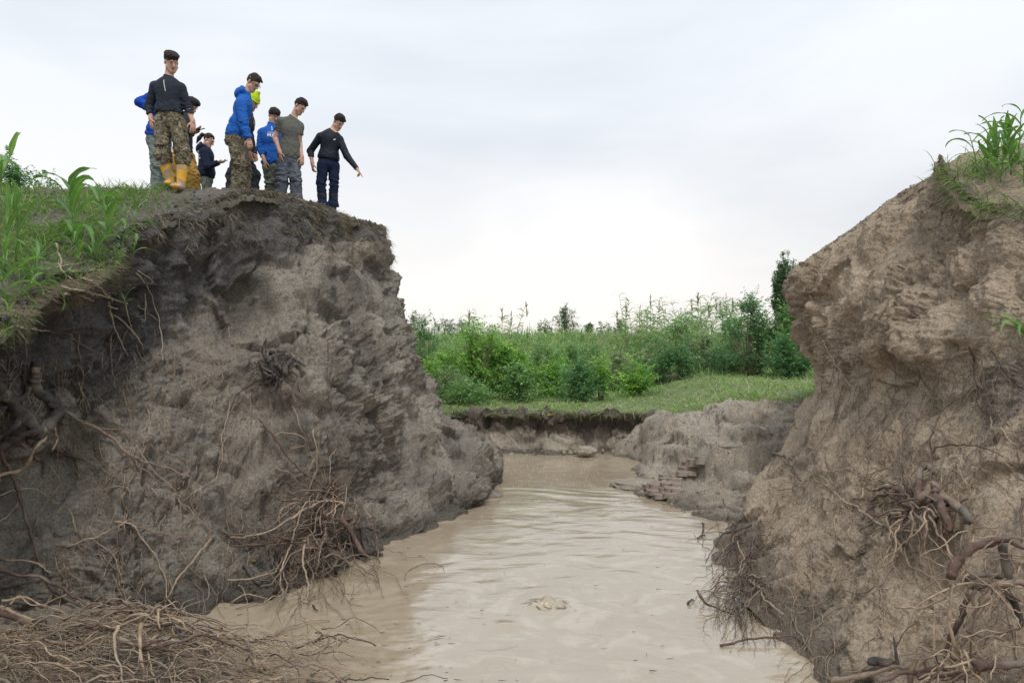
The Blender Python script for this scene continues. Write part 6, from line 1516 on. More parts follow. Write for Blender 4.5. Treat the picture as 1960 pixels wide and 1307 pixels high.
def person(label, d, J, head, hair, top, bottom, shoes, body_yaw=0, lean=0, hs=1.0, extra=None, group=None, ratio=.24):
    """J: joints as (px, py, metres nearer(-)/farther(+)); a = picture left side, b = picture right side"""
    g = {k: P(v[0], v[1], d + v[2]) for k, v in J.items() if k not in ('ana', 'anb', 'foot', 'hands')}
    for k in ('ana', 'anb'):
        px, dd = J[k][0], J[k][-1]; y = d + dd; x = (px - 980) / F * y; z = drop(x, y)[0].z; g[k] = Vector((x, y, z + .085))
    gz = min(g['ana'].z, g['anb'].z) - .085
    base = Vector(((g['ana'].x + g['anb'].x) / 2, (g['ana'].y + g['anb'].y) / 2, gz)); g = {k: v - base for k, v in g.items()}
    T = Frame(body_yaw, lean); H = Frame(head[3], head[4] + 9, head[5]); hc = P(head[0], head[1], d + head[2]) - base
    neck, sa, sb, pel = g['neck'], g['sha'], g['shb'], g['pel']
    up = (neck - pel).normalized(); rr = (sb - sa); 
    lat = T.r if rr.length < .2 else (rr.normalized()); fwd = lat.cross(up) * -1
    if fwd.dot(T.f) < 0: fwd = -fwd
    lat = fwd.cross(up).normalized(); lat = lat if lat.dot(T.r) > 0 else -lat
    B = np.array([tuple(lat), tuple(fwd), tuple(up)]); chest = neck + (pel - neck) * .32 + fwd * .01; waist = neck + (pel - neck) * .70
    allp = np.array([tuple(v) for v in g.values()] + [tuple(hc)]); lo, hi = allp.min(0) - .24, allp.max(0) + .24; lo[2] = -.06
    # ---- body
    Fb = Field(lo, hi, .0065)
    Fb.ell(chest, B, (.155 * hs, .105 * hs, .19 * hs), .04); Fb.ell(waist, B, (.135 * hs, .10 * hs, .15 * hs), .05); Fb.ell(pel, B, (.140 * hs, .095 * hs, .10 * hs), .03)
    for s_, e_, w_ in (('sha', 'ela', 'wra'), ('shb', 'elb', 'wrb')):
        Fb.cone(neck - up * .03, g[s_], .055, .052 * hs, .05); Fb.cone(g[s_], g[e_], .050 * hs, .040 * hs, .02); Fb.cone(g[e_], g[w_], .040 * hs, .026 * hs, .02)
        m = g[e_] + (g[w_] - g[e_]) * .25; Fb.cone(g[e_], m, .040, .042 * hs, .01)
    for h_, k_, a_ in (('hia', 'kna', 'ana'), ('hib', 'knb', 'anb')):
        Fb.cone(g[h_], g[k_], .070 * hs, .050 * hs, .015); Fb.cone(g[k_], g[a_], .052 * hs, .036 * hs, .02); ff = Frame(J['foot'][0]).f
        Fb.cone(g[a_] - Vector((0, 0, .04)), g[a_] + ff * .13 - Vector((0, 0, .05)), .036, .028, .02)
    Fb.cone(neck - up * .02, hc - H.u * .03 - H.f * .02, .056 * hs, .052 * hs, .03)
    A = H.at; s = hs
    Fb.ell(A(hc, 0, -.012, .038 * s), H.B, (.073 * s, .094 * s, .084 * s), .01); Fb.ell(A(hc, 0, .022, -.03 * s), H.B, (.060 * s, .070 * s, .080 * s), .03)
    Fb.ell(A(hc, 0, .062 * s, -.096 * s), H.B, (.030, .026, .022), .025); Fb.cone(A(hc, 0, .088, .022), A(hc, 0, .112, -.026), .008, .0135, .010)
    Fb.ell(A(hc, 0, .084, .034), H.B, (.048, .014, .009), .012); Fb.ell(A(hc, 0, .087, -.058), H.B, (.024, .011, .0075), .006)
    for q in (-1, 1):
        Fb.ell(A(hc, q * .031, .0985, .008), H.B, (.015, .007, .007), cut=True); Fb.ell(A(hc, q * .076 * s, -.008, -.004), H.B, (.010, .020, .031), .005)
        Fb.cone(A(hc, q * .055, .03, -.05), A(hc, q * .018, .07, -.092), .022, .018, .025); Fb.cone(A(hc, q * .008, .104, -.030), A(hc, q * .013, .100, -.031), .008, .006, .004)
    for w_, e_, hk in (('wra', 'ela', 'handa'), ('wrb', 'elb', 'handb')):
        hd = J['hands'].get(w_[-1], {}); dv = hd.get('dir'); dv = Vector(dv) if dv else (g[w_] - g[e_]); nv = Vector(hd.get('n', (0, .6, 0))) 
        grow_hand(Fb, g[w_], dv, nv if nv.length else fwd, hd.get('curl', .5), hd.get('point', False), hd.get('side', 1), sc=1.0 * hs)
    V, Q = Fb.mesh(); lipc = np.array(A(hc, 0, .088, -.058)); rL = np.linalg.norm(((V - lipc) @ H.B.T) / np.array([.028, .02, .012]), axis=1)
    fl = np.exp(-rL ** 2) * .75
    for q in (-1, 1): fl += .35 * np.exp(-(np.linalg.norm(V - np.array(A(hc, q * .078, -.008, -.004)), axis=1) / .03) ** 2)
    for w_ in ('wra', 'wrb'): fl += .22 * np.exp(-(np.linalg.norm(V - np.array(g[w_] ), axis=1) / .16) ** 2)
    me = np_mesh('person', V, Q, SKIN, {'flush': np.clip(fl, 0, 1)}); me = reduce_mesh(me, ratio)
    me.polygons.foreach_set('use_smooth', np.ones(len(me.polygons), bool))
    body = link('person', me); body.location = base; tag(body, label, 'person', group)
    def child(name, V, Q, mat, rt=.5, attrs=None):
        m = np_mesh(name, V, Q, mat, attrs); m = reduce_mesh(m, rt); m.polygons.foreach_set('use_smooth', np.ones(len(m.polygons), bool)); return link(name, m, body)
    # ---- face details
    for q in (-1, 1):
        c = A(hc, q * .031, .0925, .010); Fe = Field(np.array(c) - .03, np.array(c) + .03, .003); Fe.ell(c, H.B, (.011, .007, .0032), .001); v_, q_ = Fe.mesh(); child('eye', v_, q_, EYE, 1)
        Fe = Field(np.array(c) - .06, np.array(c) + .06, .003); Fe.cone(A(hc, q * .016, .1, .028), A(hc, q * .046, .088, .031), .0024, .0018, .001); v_, q_ = Fe.mesh(); child('eyebrow', v_, q_, HAIR, 1)
    # ---- hair
    if hair:
        kind, hm = hair[0], hair[1]; vol = hair[2] if len(hair) > 2 else .014
        Fh = Field(np.array(hc) - .2, np.array(hc) + .2, .005)
        Fh.ell(A(hc, 0, -.012, .040 * s), H.B, (.073 * s + .0055, .094 * s + .009, .084 * s + vol * .6), .01); Fh.ell(A(hc, 0, -.004, .085 * s), H.B, (.060 * s, .082 * s, .032 * s + vol), .02)
        if kind in ('mop', 'quiff'): Fh.ell(A(hc, 0.01, .035, .095 * s), H.B, (.068, .065, .030 + vol), .03); Fh.ell(A(hc, -.02, -.03, .090), H.B, (.065, .07, .035 + vol), .03)
        if kind == 'bowl': Fh.ell(A(hc, 0, .0, .055), H.B, (.088, .105, .075 + vol), .02)
        if kind in ('short', 'mop', 'quiff'): Fh.cone(A(hc, -.012, .045, .108), A(hc, .012, .098, .092), .030, .016, .02); Fh.cone(A(hc, .03, .03, .105), A(hc, .045, .075, .088), .026, .014, .02)
        X, Y, Z = Fh.pts(); q = np.stack([X - hc.x, Y - hc.y, Z - hc.z], -1) @ H.B.T
        hl = {'short': .062, 'quiff': .060, 'mop': .046, 'bowl': .040, 'tail': .066}[kind]; nape = {'short': -.045, 'quiff': -.05, 'mop': -.055, 'bowl': -.04, 'tail': -.06}[kind]
        t = smooth(-.02, .062, q[..., 1]); line = nape * (1 - smooth(-.06, -.02, q[..., 1])) + (.0 * (1 - t) + hl * t) * smooth(-.06, -.02, q[..., 1])
        side = np.abs(q[..., 0]) > .05
        line = line + .012 * np.sin(q[..., 0] * 140 + 3 * np.sin(q[..., 1] * 60)) + .006 * np.sin(q[..., 0] * 330); Fh.f = np.maximum(Fh.f, (line - q[..., 2]).astype(np.float32))
        Fh.wrinkle(lambda Q_: .013 * fbm((Q_ - np.array(hc)) @ H.B.T * np.array([34, 20, 26]), 3, .65, seed=int(J['neck'][0]) % 40) * 2)
        v_, q_ = Fh.mesh(); child('hair', v_, q_, hm, .4)
        if kind == 'tail':
            Fh = Field(np.array(hc) - .3, np.array(hc) + .3, .006); p0 = A(hc, 0, -.10, .05); p1 = A(hc, 0, -.15, .03); p2 = A(hc, 0, -.17, -.05); p3 = A(hc, 0, -.165, -.14)
            Fh.cone(p0, p1, .022, .028, .02); Fh.cone(p1, p2, .03, .034, .02); Fh.cone(p2, p3, .034, .012, .02); Fh.wrinkle(lambda Q_: .006 * fbm(Q_ * np.array([60, 60, 14]), 3, .6) * 2); v_, q_ = Fh.mesh(); child('ponytail', v_, q_, hm, .8)
    # ---- top
    off, slv, mt, nm = top['off'], top.get('sleeve', 1.0), top['mat'], top['name']; seed = int(J['neck'][1])
    Ft = Field(lo, hi, .008)
    Ft.ell(chest, B, (.155 * hs + off, .105 * hs + off, .195 * hs), .04); Ft.ell(waist, B, (.138 * hs + off * 1.2, .102 * hs + off * 1.3, .16), .05)
    Ft.ell(pel + up * .05, B, (.158 * hs + off + .006, .116 * hs + off + .006, .14), .05)
    for s_, e_, w_ in (('sha', 'ela', 'wra'), ('shb', 'elb', 'wrb')):
        Ft.cone(neck - up * .045, g[s_], .058 + off * .3, .056 * hs + off * .6, .05); e2 = g[s_] + (g[e_] - g[s_]) * min(slv * 2, 1); ro = top.get('arm', off)
        Ft.cone(g[s_], e2, .054 * hs + ro, .044 * hs + ro, .02)
        if slv > .5:
            w2 = g[e_] + (g[w_] - g[e_]) * ((slv - .5) * 2); Ft.cone(g[e_], w2, .044 * hs + ro, .030 * hs + ro * .8, .02)
            if top.get('cuff', True): Ft.cone(w2 - (g[w_] - g[e_]).normalized() * .05, w2, .033 * hs + ro * .9, .031 * hs + ro * .5, .005)
            Ft.plane(w2 + (g[w_] - g[e_]).normalized() * .004, tuple(g[w_] - g[e_]), .09)
        else: Ft.plane(e2 - (g[e_] - g[s_]).normalized() * 0.0, tuple(g[e_] - g[s_]), .12)
    Ft.cone(neck - up * .03, neck + (hc - neck).normalized() * (.035 if top.get('collar') else .006), .066 + off * .4, .062 + off * .2, .02)
    if top.get('hood'):
        hb = neck - fwd * .075 + up * .02; Ft.ell(hb, B, (.115, .06, .06), .02); Ft.ell(hb - up * .04 - fwd * .03, B, (.10, .05, .07), .02)
        Ft.ell(hb + up * .055 + fwd * .01, B, (.085, .035, .028), .01)
        Ft.cone(neck + fwd * .06 - up * .03 - lat * .05, neck - fwd * .04 + up * .03 - lat * .085, .022, .03, .02); Ft.cone(neck + fwd * .06 - up * .03 + lat * .05, neck - fwd * .04 + up * .03 + lat * .085, .022, .03, .02)
    nd_ = (hc - neck).normalized(); Ft.cone(neck + nd_ * .07, neck + nd_ * .071, .001, .001, .001)
    hem = pel - up * top.get('hem', .0); Ft.plane(hem, tuple(-up), .32)
    # neck hole
    X, Y, Z = Ft.pts(); c0 = neck + nd_ * (.055 if top.get('collar') else .028); dd_ = (X - c0.x) * nd_.x + (Y - c0.y) * nd_.y + (Z - c0.z) * nd_.z
    if not top.get('hood'): Ft.f = np.where((X - c0.x) ** 2 + (Y - c0.y) ** 2 + (Z - c0.z) ** 2 < .10 ** 2, np.maximum(Ft.f, dd_), Ft.f).astype(np.float32)
    cH = np.array(hc); r2h = ((X - cH[0]) ** 2 + (Y - cH[1]) ** 2 + (Z - cH[2]) ** 2) ** .5; Ft.f = np.maximum(Ft.f, (.128 - r2h).astype(np.float32) if not top.get('hood') else (.118 - r2h).astype(np.float32))
    wa = 2.8 * top.get('wrinkle', .010); el_ = [np.array(g['ela']), np.array(g['elb'])]; hm_ = np.array(hem)
    def folds(Q_):
        q = (Q_ @ B.T); z = (Q_ - hm_) @ B[2]; base_ = fbm(q * np.array([7, 7, 15]) + 3 * np.stack([pn(Q_ * 4, 1)] * 3, -1), 3, .55, seed=seed, ridge=True)
        k = .45 + .9 * np.exp(-(z / .13) ** 2)
        for e in el_: k = k + .8 * np.exp(-(np.linalg.norm(Q_ - e, axis=1) / .13) ** 2)
        return -wa * (base_ - .15) * k
    Ft.wrinkle(folds); v_, q_ = Ft.mesh(); tobj = child(nm, v_, q_, mt, .38)
    # ---- trousers
    Fp = Field(lo, hi, .008); bo = bottom['off']; bm_t = bottom['mat']; bend = bottom.get('end', 1.0)
    Fp.ell(pel + up * .0, B, (.148 * hs + bo * .5, .104 * hs + bo * .5, .13), .05); Fp.ell(pel - up * .07, B, (.140 * hs + bo * .7, .100 * hs + bo * .7, .10), .03)
    for h_, k_, a_ in (('hia', 'kna', 'ana'), ('hib', 'knb', 'anb')):
        F0_ = Fp; Fp = Field(lo, hi, .008)
        Fp.cone(g[h_], g[k_], .084 * hs + bo * .7, .058 * hs + bo, .02); e2 = g[k_] + (g[a_] - g[k_]) * bend; rb = .050 + bo * bottom.get('flare', 1.0)
        Fp.cone(g[k_], e2, .058 * hs + bo, rb, .02)
        if bottom.get('bunch'): Fp.cone(e2 + Vector((.0, -.02, 0)), e2 + Vector((0, .02, 0)), rb + .018, rb + .018, .02)
        Fp.plane(e2 - Vector((0, 0, .02)), tuple(g[a_] - g[k_]), .15)
        ks = .030 if h_ == 'hia' else .010; hh_ = np.clip(.5 + .5 * (F0_.f - Fp.f) / ks, 0, 1); F0_.f = (F0_.f * (1 - hh_) + Fp.f * hh_ - ks * hh_ * (1 - hh_)).astype(np.float32); Fp = F0_
    Fp.plane(pel + up * bottom.get('rise', .06), tuple(up), .30)
    kn_ = [np.array(g['kna']), np.array(g['knb'])]; cr_ = np.array((g['hia'] + g['hib']) / 2)
    def foldp(Q_):
        q = Q_ + .05 * np.stack([pn(Q_ * 3, 7), pn(Q_ * 3, 8), pn(Q_ * 3, 9)], -1) * 2
        b_ = fbm(q * np.array([6, 6, 11.0]) + q[:, [2, 0, 1]] * 3, 3, .55, seed=seed + 5, ridge=True); k = .55
        for e in kn_: k = k + .7 * np.exp(-((Q_[:, 2] - e[2]) / .12) ** 2)
        k = k + .6 * np.exp(-(np.linalg.norm(Q_ - cr_, axis=1) / .16) ** 2) + .8 * np.exp(-((Q_[:, 2] - .12) / .12) ** 2)
        return -2.4 * bottom.get('wrinkle', .012) * (b_ - .12) * k
    Fp.wrinkle(foldp); v_, q_ = Fp.mesh(); child('trousers', v_, q_, bm_t, .32)
    # ---- shoes
    ff = Frame(J['foot'][0]).f; ff2 = Frame(J['foot'][-1]).f
    for a_, k_, fd in (('ana', 'kna', ff), ('anb', 'knb', ff2)):
        Fs_ = Field(np.array(g[a_]) - np.array([.28, .28, .16]), np.array(g[a_]) + np.array([.28, .28, .5]), .007); an = g[a_]; ax = (g[k_] - an).normalized(); hh = shoes['h']
        fr = fd.cross(Vector((0, 0, 1))); Bf = np.array([tuple(fr), tuple(fd), (0, 0, 1)])
        Fs_.cone(an - Vector((0, 0, .02)), an + ax * hh, .050, .050 + hh * .10, .02); Fs_.cone(an - Vector((0, 0, .045)) - fd * .03, an + fd * .11 - Vector((0, 0, .048)), .042, .040, .03)
        Fs_.ell(an + fd * .125 - Vector((0, 0, .05)), Bf, (.048, .07, .036), .02); Fs_.plane(an - Vector((0, 0, .088)), (0, 0, -1)); Fs_.plane(an + ax * hh, tuple(ax))
        Fs_.wrinkle(lambda Q_: .003 * fbm(Q_ * 14, 2) * 2); v_, q_ = Fs_.mesh(); bt = child('boot', v_, q_, shoes['mat'], .22)
        if shoes.get('stripe'):
            Fr = Field(np.array(an) - .15, np.array(an) + .35, .007); c = an + ax * hh * .8; Fr.cone(c, c + ax * .035, .056 + hh * .09, .058 + hh * .09, .005); Fr.plane(c, tuple(-ax)); Fr.plane(c + ax * .04, tuple(ax)); v_, q_ = Fr.mesh(); link('stripe', np_mesh('stripe', v_, q_, NSTRIPE), bt)
    if extra: extra(body, g, hc, H, B, neck, chest, lat, fwd, up, tobj, child, A)
    return body
def project_print(garment, V, org, rgt, upv, frm, name, mat, body, lift=.003):
    """flat artwork V (n x 2, metres) laid on a garment, seen along frm"""
    me, tri = V; bv = BVHTree.FromPolygons([v.co.copy() for v in garment.data.vertices], [tuple(p.vertices) for p in garment.data.polygons]); out = []
    for (x, y) in me:
        p = org + rgt * x + upv * y; h = bv.ray_cast(p - frm * .5, frm, 1.0); out.append(tuple((h[0] if h[0] else p) - frm * lift))
    m = bpy.data.meshes.new(name); m.from_pydata(out, [], tri); m.materials.append(mat); m.update(); return link(name, m, body)
def strip_art(polys, w):        # strokes -> quads
    V, Fc = [], []
    for pl_ in polys:
        pts = [Vector(p) for p in pl_]; fine = []
        for a, b in zip(pts[:-1], pts[1:]):
            n = max(1, int((b - a).length / .01)); fine += [a + (b - a) * (k / n) for k in range(n)]
        fine.append(pts[-1])
        for k, p in enumerate(fine):
            t = (fine[min(k + 1, len(fine) - 1)] - fine[max(k - 1, 0)]).normalized(); nrm = Vector((-t.y, t.x)) * w / 2; V += [tuple(p - nrm), tuple(p + nrm)]
            if k: b = len(V) - 4; Fc.append((b, b + 1, b + 3, b + 2))
    return V, Fc
LET = {'M': [[(0,0),(0,1)],[(0,1),(.4,.35)],[(.4,.35),(.8,1)],[(.8,1),(.8,0)]], 'R': [[(0,0),(0,1)],[(0,1),(.45,1),(.6,.85),(.6,.65),(.45,.5),(0,.5)],[(.3,.5),(.65,0)]], '.': [[(0,0),(.12,0)]]}
def letters(txt, h, w):
    out, x = [], 0
    for ch in txt:
        for pl_ in LET[ch]: out.append([(x + a * h, b * h) for a, b in pl_])
        x += (.35 if ch == '.' else 1.05) * h
    return strip_art(out, w)
def phone(loc, dirv, nrm, label):
    x = dirv.normalized(); n = (nrm - x * nrm.dot(x)).normalized(); y = n.cross(x); M = Matrix((x, y, n)).transposed().to_4x4(); M.translation = loc
    me = bpy.data.meshes.new('phone'); a, b, c, r_ = .074, .036, .0042, .008; out = []
    for s_ in (-1, 1):
        for (u, v_) in ((a - r_, b), (a, b - r_), (a, -b + r_), (a - r_, -b), (-a + r_, -b), (-a, -b + r_), (-a, b - r_), (-a + r_, b)): out.append((u, v_, s_ * c))
    me.from_pydata(out, [], [tuple(range(7, -1, -1)), tuple(range(8, 16))] + [(i, (i + 1) % 8, 8 + (i + 1) % 8, 8 + i) for i in range(8)]); me.materials.append(BLACK)
    o = link('phone', me); o.matrix_world = M; tag(o, label, 'phone'); return o

# ---- 1 charcoal half-zip, camouflage trousers, yellow boots
def ex1(body, g, hc, H, B, neck, chest, lat, fwd, up, tobj, child, A):
    V, Fc = strip_art([[(0, 0), (.012, -.06), (.028, -.15)]], .008); fr = -fwd
    project_print(tobj, (V, Fc), neck + fwd * .1 - up * .035, lat, up, fr, 'zip', WHITEP, body)
    V, Fc = strip_art([[(0, 0), (.03, .012)], [(.005, -.012), (.03, -.002)]], .006); project_print(tobj, (V, Fc), g['wrb'] + (g['elb'] - g['wrb']) * .45, Vector((1, 0, 0)), Vector((0, 0, 1)), Vector((0, 1, 0)), 'sleeve_mark', WHITEP, body)
person('young man in charcoal half zip top, camouflage trousers and yellow rubber boots', 10.1,
  dict(neck=(322,153,0), sha=(297,166,.03), shb=(346,169,0), ela=(286,203,.06), elb=(359,205,.05), wra=(289,228,-.04), wrb=(369,233,-.02), pel=(324,224,0), hia=(311,236,0), hib=(340,238,0),
       kna=(311,296,-.02), knb=(351,298,-.02), ana=(326,.05), anb=(346,-.05), foot=(10,-10), hands={'a': dict(dir=(.12,-.06,-1), n=(.5,.5,0), side=1, curl=.5), 'b': dict(dir=(.1,-.1,-1), n=(-.5,.4,0), side=-1, curl=.6)}),
  (328,120,-.03,42,18,6), ('mop', HAIRB, .014), dict(off=.012, arm=.012, sleeve=.84, mat=CHAR, name='pullover', collar=True, hem=-.04, wrinkle=.008, cuff=False),
  dict(off=.030, mat=CAMO, end=.28, wrinkle=.016, flare=1.0), dict(h=.33, mat=YBOOT), body_yaw=12, extra=ex1)
# ---- 2 blue hoodie with hands behind the head, standing behind the first
person('person in bright blue hoodie with raised elbow and grey green trousers behind the first man', 11.4,
  dict(neck=(312,196,0), sha=(295,210,0), shb=(330,212,0), ela=(267,196,.02), elb=(352,200,.05), wra=(292,180,.12), wrb=(328,182,.12), pel=(303,262,0), hia=(297,270,0), hib=(315,270,0),
       kna=(302,318,-.05), knb=(316,318,0), ana=(297,0), anb=(316,.1), foot=(170,170), hands={'a': dict(dir=(1,0,.1), n=(0,-.6,0)), 'b': dict(dir=(-1,0,.1), n=(0,-.6,0))}),
  (313,172,.02,170,10,0), ('short', HAIR), dict(off=.022, arm=.02, mat=BLUE2, name='hoodie', hood=False, hem=.0, wrinkle=.010),
  dict(off=.024, mat=GREYG, end=.75, wrinkle=.018), dict(h=.26, mat=KBOOT), body_yaw=175)
# ---- 3 man with a phone behind the first man, ochre waterproof trousers
person('dark haired man holding a phone, in ochre waterproof trousers, half hidden behind the first man', 12.3,
  dict(neck=(357,222,0), sha=(346,234,-.15), shb=(352,234,.15), ela=(348,262,-.2), elb=(352,262,.2), wra=(367,250,-.22), wrb=(368,256,.1), pel=(349,292,0), hia=(342,302,-.05), hib=(358,302,.05),
       kna=(338,340,-.05), knb=(367,338,0), ana=(338,0), anb=(374,.05), foot=(70,60), hands={'a': dict(dir=(1,0,.25), n=(0,0,.6), curl=.3), 'b': dict(dir=(1,-.2,.2), n=(0,0,.6), curl=.6)}),
  (366,204,0,70,28,0), ('mop', HAIR, .012), dict(off=.018, mat=DKWORK, name='jacket', hem=.02), dict(off=.050, mat=OCHRE, flare=1.5, wrinkle=.016), dict(h=.12, mat=YBOOT), body_yaw=75)
phone(P(383, 248.5, 12.1), Vector((1, 0, .28)), Vector((-.2, -.25, 1)), 'dark phone held flat by the half hidden man')
# ---- 4 girl with ponytail
def ex4(body, g, hc, H, B, neck, chest, lat, fwd, up, tobj, child, A):
    arc = [(-.02 + .055 * math.cos(t), .01 + .09 * math.sin(t)) for t in np.linspace(1.2, 4.6, 12)]
    V, Fc = strip_art([arc, [(-.045, -.035), (.0, .02), (.045, .035)], [(-.03, .0), (.03, -.03), (.05, .0)]], .018)
    project_print(tobj, (V, Fc), chest - up * .02, Vector((.75, -.66, 0)), Vector((0, 0, 1)), Vector((.55, .83, 0)), 'back_print', WHITEP, body)
person('girl with dark ponytail in a navy hoodie looking at her phone', 13.6,
  dict(neck=(393,284,0), sha=(390,292,-.14), shb=(392,292,.14), ela=(397,319,-.2), elb=(397,319,.16), wra=(417,311,-.14), wrb=(418,312,.05), pel=(395,338,0), hia=(395,346,-.07), hib=(395,346,.07),
       kna=(397,376,-.07), knb=(397,376,.07), ana=(396,-.07), anb=(398,.07), foot=(80,80), hands={'a': dict(dir=(1,.1,.1), n=(0,0,.6), curl=.6), 'b': dict(dir=(1,-.1,.1), n=(0,0,.6), curl=.6)}),
  (399,269,0,82,22,0), ('tail', HAIRB, .008), dict(off=.028, arm=.018, mat=NAVY, name='hoodie', hood=True, hem=.05, wrinkle=.008), dict(off=.012, mat=CAMOG), dict(h=.2, mat=KBOOT), body_yaw=82, hs=.92, extra=ex4)
phone(P(427, 308.5, 13.5), Vector((1, 0, .15)), Vector((-.2, -.15, 1)), 'phone in the hands of the girl with the ponytail')
# ---- 5 blue hoodie and glasses
def glasses(body, H, hc, A):
    lst = []
    for q in (-1, 1):
        c = A(hc, q * .032, .104, .010); ring = np.array([tuple(A(c, .024 * math.cos(t), 0, .017 * math.sin(t))) for t in np.linspace(0, 2 * math.pi, 15)]); lst.append(tube_arrays(ring, np.full(15, .0028), 4))
        arm = np.array([tuple(A(hc, q * .056, .100, .014)), tuple(A(hc, q * .074, .05, .012)), tuple(A(hc, q * .082, -.005, .010))]); lst.append(tube_arrays(arm, np.full(3, .0032), 4))
    lst.append(tube_arrays(np.array([tuple(A(hc, -.009, .106, .014)), tuple(A(hc, .009, .106, .014))]), np.full(2, .003), 4)); link('glasses', tubes_mesh('glasses', lst, BLACK), body)
def ex5(body, g, hc, H, B, neck, chest, lat, fwd, up, tobj, child, A):
    glasses(body, H, hc, A)
    V, Fc = strip_art([[(0, .10), (0, .06)], [(.025, .085), (0, .085)], [(.0, .02), (.012, -.02)], [(.0, -.05), (0, -.10)], [(.02, -.09), (-.01, -.12)], [(.03, .02), (.03, -.06)]], .010)
    project_print(tobj, (V, Fc), chest - up * .0 - fwd * .12 - lat * -.02, Vector((.8, -.6, 0)), Vector((0, 0, 1)), Vector((.7, .7, 0)), 'back_print', WHITEP, body)
person('tall man with glasses in a blue hoodie and camouflage trousers seen from the side', 11.5,
  dict(neck=(470,181,0), sha=(461,199,-.19), shb=(463,197,.19), ela=(466,236,-.25), elb=(464,236,.25), wra=(476,266,-.26), wrb=(474,264,.2), pel=(451,262,0), hia=(452,272,-.09), hib=(453,272,.09),
       kna=(461,320,-.10), knb=(466,320,.09), ana=(452,-.10), anb=(466,.10), foot=(80,70), hands={'a': dict(dir=(.25,-.1,-1), n=(-.3,.7,0), curl=.55, side=-1), 'b': dict(dir=(.2,0,-1), n=(0,-.6,0), curl=.5)}),
  (484,159,0,74,32,0), ('short', HAIRB, .024), dict(off=.026, arm=.026, mat=BLUE, name='hoodie', hood=True, hem=.02, wrinkle=.010), dict(off=.045, mat=CAMO, wrinkle=.02, flare=1.2), dict(h=.2, mat=KBOOT), body_yaw=72, extra=ex5)
# ---- 6 neon beanie
def ex6(body, g, hc, H, B, neck, chest, lat, fwd, up, tobj, child, A):
    Fh = Field(np.array(hc) - .2, np.array(hc) + .2, .005); Fh.ell(A(hc, 0, -.012, .045), H.B, (.088, .110, .105), .01); Fh.cone(A(hc, 0, -.02, .10), A(hc, .0, .0, .165), .06, .035, .03)
    X, Y, Z = Fh.pts(); q = np.stack([X - hc.x, Y - hc.y, Z - hc.z], -1) @ H.B.T; Fh.f = np.maximum(Fh.f, (.030 - q[..., 2]).astype(np.float32))
    Fh.wrinkle(lambda Q_: .004 * fbm(Q_ * np.array([30, 30, 12]), 2) * 2); v_, q_ = Fh.mesh(); bn = child('beanie', v_, q_, NEON, .8)
    Fh = Field(np.array(hc) - .2, np.array(hc) + .2, .005); Fh.ell(A(hc, 0, -.010, .040), H.B, (.098, .122, .030), .01); Fh.ell(A(hc, 0, -.012, .04), H.B, (.078, .10, .2), cut=True); v_, q_ = Fh.mesh(); link('brim', np_mesh('brim', v_, q_, NEON), bn)
    V, Fc = strip_art([[(0, 0), (.02, -.005)], [(.005, -.02), (.025, -.025)], [(.008, -.035), (.03, -.045)]], .008)
    project_print(tobj, (V, Fc), chest + fwd * .11 + up * .05, Vector((1, -.2, 0)).normalized(), up, Vector((-.2, 1, 0)).normalized(), 'chest_print', WHITEP, body)
person('man in neon yellow beanie and dark clothes behind the man with glasses', 12.1,
  dict(neck=(474,214,0), sha=(465,229,-.18), shb=(470,229,.18), ela=(464,262,-.2), elb=(478,262,.22), wra=(476,290,-.2), wrb=(487,295,.12), pel=(463,292,0), hia=(456,302,-.09), hib=(468,302,.09),
       kna=(445,338,-.10), knb=(486,336,.09), ana=(440,-.10), anb=(484,.10), foot=(80,70), hands={'a': dict(dir=(.2,0,-1), n=(0,.6,0)), 'b': dict(dir=(.25,0,-1), n=(0,-.6,0), curl=.8)}),
  (483,196,0,75,28,0), None, dict(off=.016, mat=DKWORK, name='shirt', hem=.0), dict(off=.026, mat=DKWORK, wrinkle=.016), dict(h=.2, mat=KBOOT), body_yaw=72, extra=ex6)
# ---- 7 second blue hoodie with lettering
def ex7(body, g, hc, H, B, neck, chest, lat, fwd, up, tobj, child, A):
    V, Fc = letters('M.R', .052, .018); org = g['sha'] + Vector((.115, 0, -.085)); org.y -= .3; dr = Vector((0, 1, 0))
    project_print(tobj, (V, Fc), org, Vector((1, 0, 0)), Vector((0, 0, 1)), dr, 'lettering', WHITEP, body)
    V, Fc = strip_art([[(0, .07), (.12, .068)]], .009); project_print(tobj, (V, Fc), org, Vector((1, 0, 0)), Vector((0, 0, 1)), dr, 'small_print_line', WHITEP, body)
    V, Fc = strip_art([[(0, 0), (.012, -.03), (.02, -.08)]], .010); project_print(tobj, (V, Fc), neck + Vector((.03, -.3, -.02)), Vector((1, 0, 0)), Vector((0, 0, 1)), dr, 'drawstring', WHITEP, body)
person('dark haired man in a blue hoodie with white lettering, behind the man in grey', 12.9,
  dict(neck=(519,242,0), sha=(502,254,-.06), shb=(538,256,.08), ela=(498,283,-.04), elb=(541,288,.1), wra=(507,309,-.14), wrb=(540,312,.05), pel=(522,314,0), hia=(515,322,-.04), hib=(531,322,.04),
       kna=(517,350,-.04), knb=(538,350,.04), ana=(517,-.04), anb=(538,.05), foot=(20,10), hands={'a': dict(dir=(.06,-.1,-1), n=(.5,.5,0), curl=.7), 'b': dict(dir=(0,0,-1), n=(0,.6,0))}),
  (524,222,0,48,22,0), ('bowl', HAIR, .006), dict(off=.020, arm=.018, sleeve=.78, mat=BLUE, name='hoodie', hem=.02, wrinkle=.011, collar=True), dict(off=.022, mat=CAMOG), dict(h=.25, mat=KBOOT), body_yaw=28, extra=ex7)
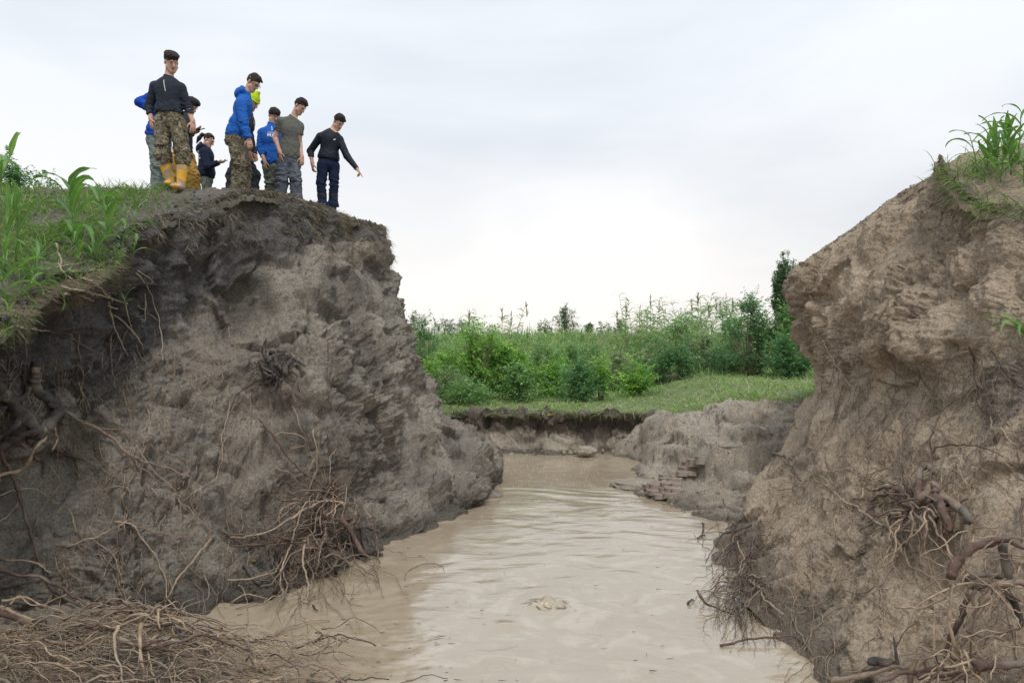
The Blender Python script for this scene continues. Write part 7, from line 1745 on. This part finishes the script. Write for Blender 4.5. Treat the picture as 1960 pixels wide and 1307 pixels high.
# ---- 8 grey t-shirt
person('man in a grey t-shirt and slate work trousers leaning to look down', 12.4,
  dict(neck=(560,226,0), sha=(538,233,-.05), shb=(573,242,.05), ela=(527,265,-.02), elb=(573,273,.08), wra=(536,292,-.14), wrb=(578,301,-.02), pel=(553,302,0), hia=(544,312,-.03), hib=(562,313,.03),
       kna=(540,347,-.06), knb=(565,345,-.03), ana=(536,-.02), anb=(569,.0), foot=(15,35), hands={'a': dict(dir=(.12,-.08,-1), n=(.5,.5,0), curl=.45), 'b': dict(dir=(.05,-.1,-1), n=(-.5,.4,0), side=-1, curl=.7)}),
  (574,204,-.02,68,34,0), ('short', HAIR, .024), dict(off=.018, arm=.016, sleeve=.28, mat=GREYT, name='t_shirt', hem=.05, wrinkle=.010), dict(off=.032, mat=SLATE, end=.86, wrinkle=.018), dict(h=.26, mat=KBOOT, stripe=True), body_yaw=25)
# ---- 9 pointing man
def ex9(body, g, hc, H, B, neck, chest, lat, fwd, up, tobj, child, A):
    V, Fc = strip_art([[(0, 0), (.035, .012)], [(.004, -.008), (.03, .002)]], .008)
    project_print(tobj, (V, Fc), chest + lat * .05 + Vector((.02, -.3, .0)), Vector((1, 0, 0)), Vector((0, 0, 1)), Vector((0, 1, 0)), 'chest_mark', WHITEP, body)
person('muscular man in splashed black top and navy joggers pointing down at the cliff edge', 13.0,
  dict(neck=(635,252,0), sha=(613,262,-.04), shb=(650,268,.02), ela=(594,289,.0), elb=(664,299,-.03), wra=(598,314,-.10), wrb=(683,323,-.10), pel=(628,308,0), hia=(618,318,-.03), hib=(639,318,.03),
       kna=(615,352,-.04), knb=(639,352,.03), ana=(618,-.02), anb=(637,.08), foot=(25,35), hands={'a': dict(dir=(.1,-.05,-1), n=(.6,.4,0), curl=.8), 'b': dict(dir=(.5,-.1,-.75), n=(-.6,.1,-.5), point=True, side=1)}),
  (648,234,-.02,52,36,0), ('short', HAIR, .016), dict(off=.009, arm=.010, mat=RASH, name='long_sleeved_top', hem=-.02, wrinkle=.0028, cuff=False), dict(off=.014, mat=JOG, end=.74, bunch=True, wrinkle=.012, flare=1.6), dict(h=.30, mat=KBOOT), body_yaw=28, hs=1.03, extra=ex9)
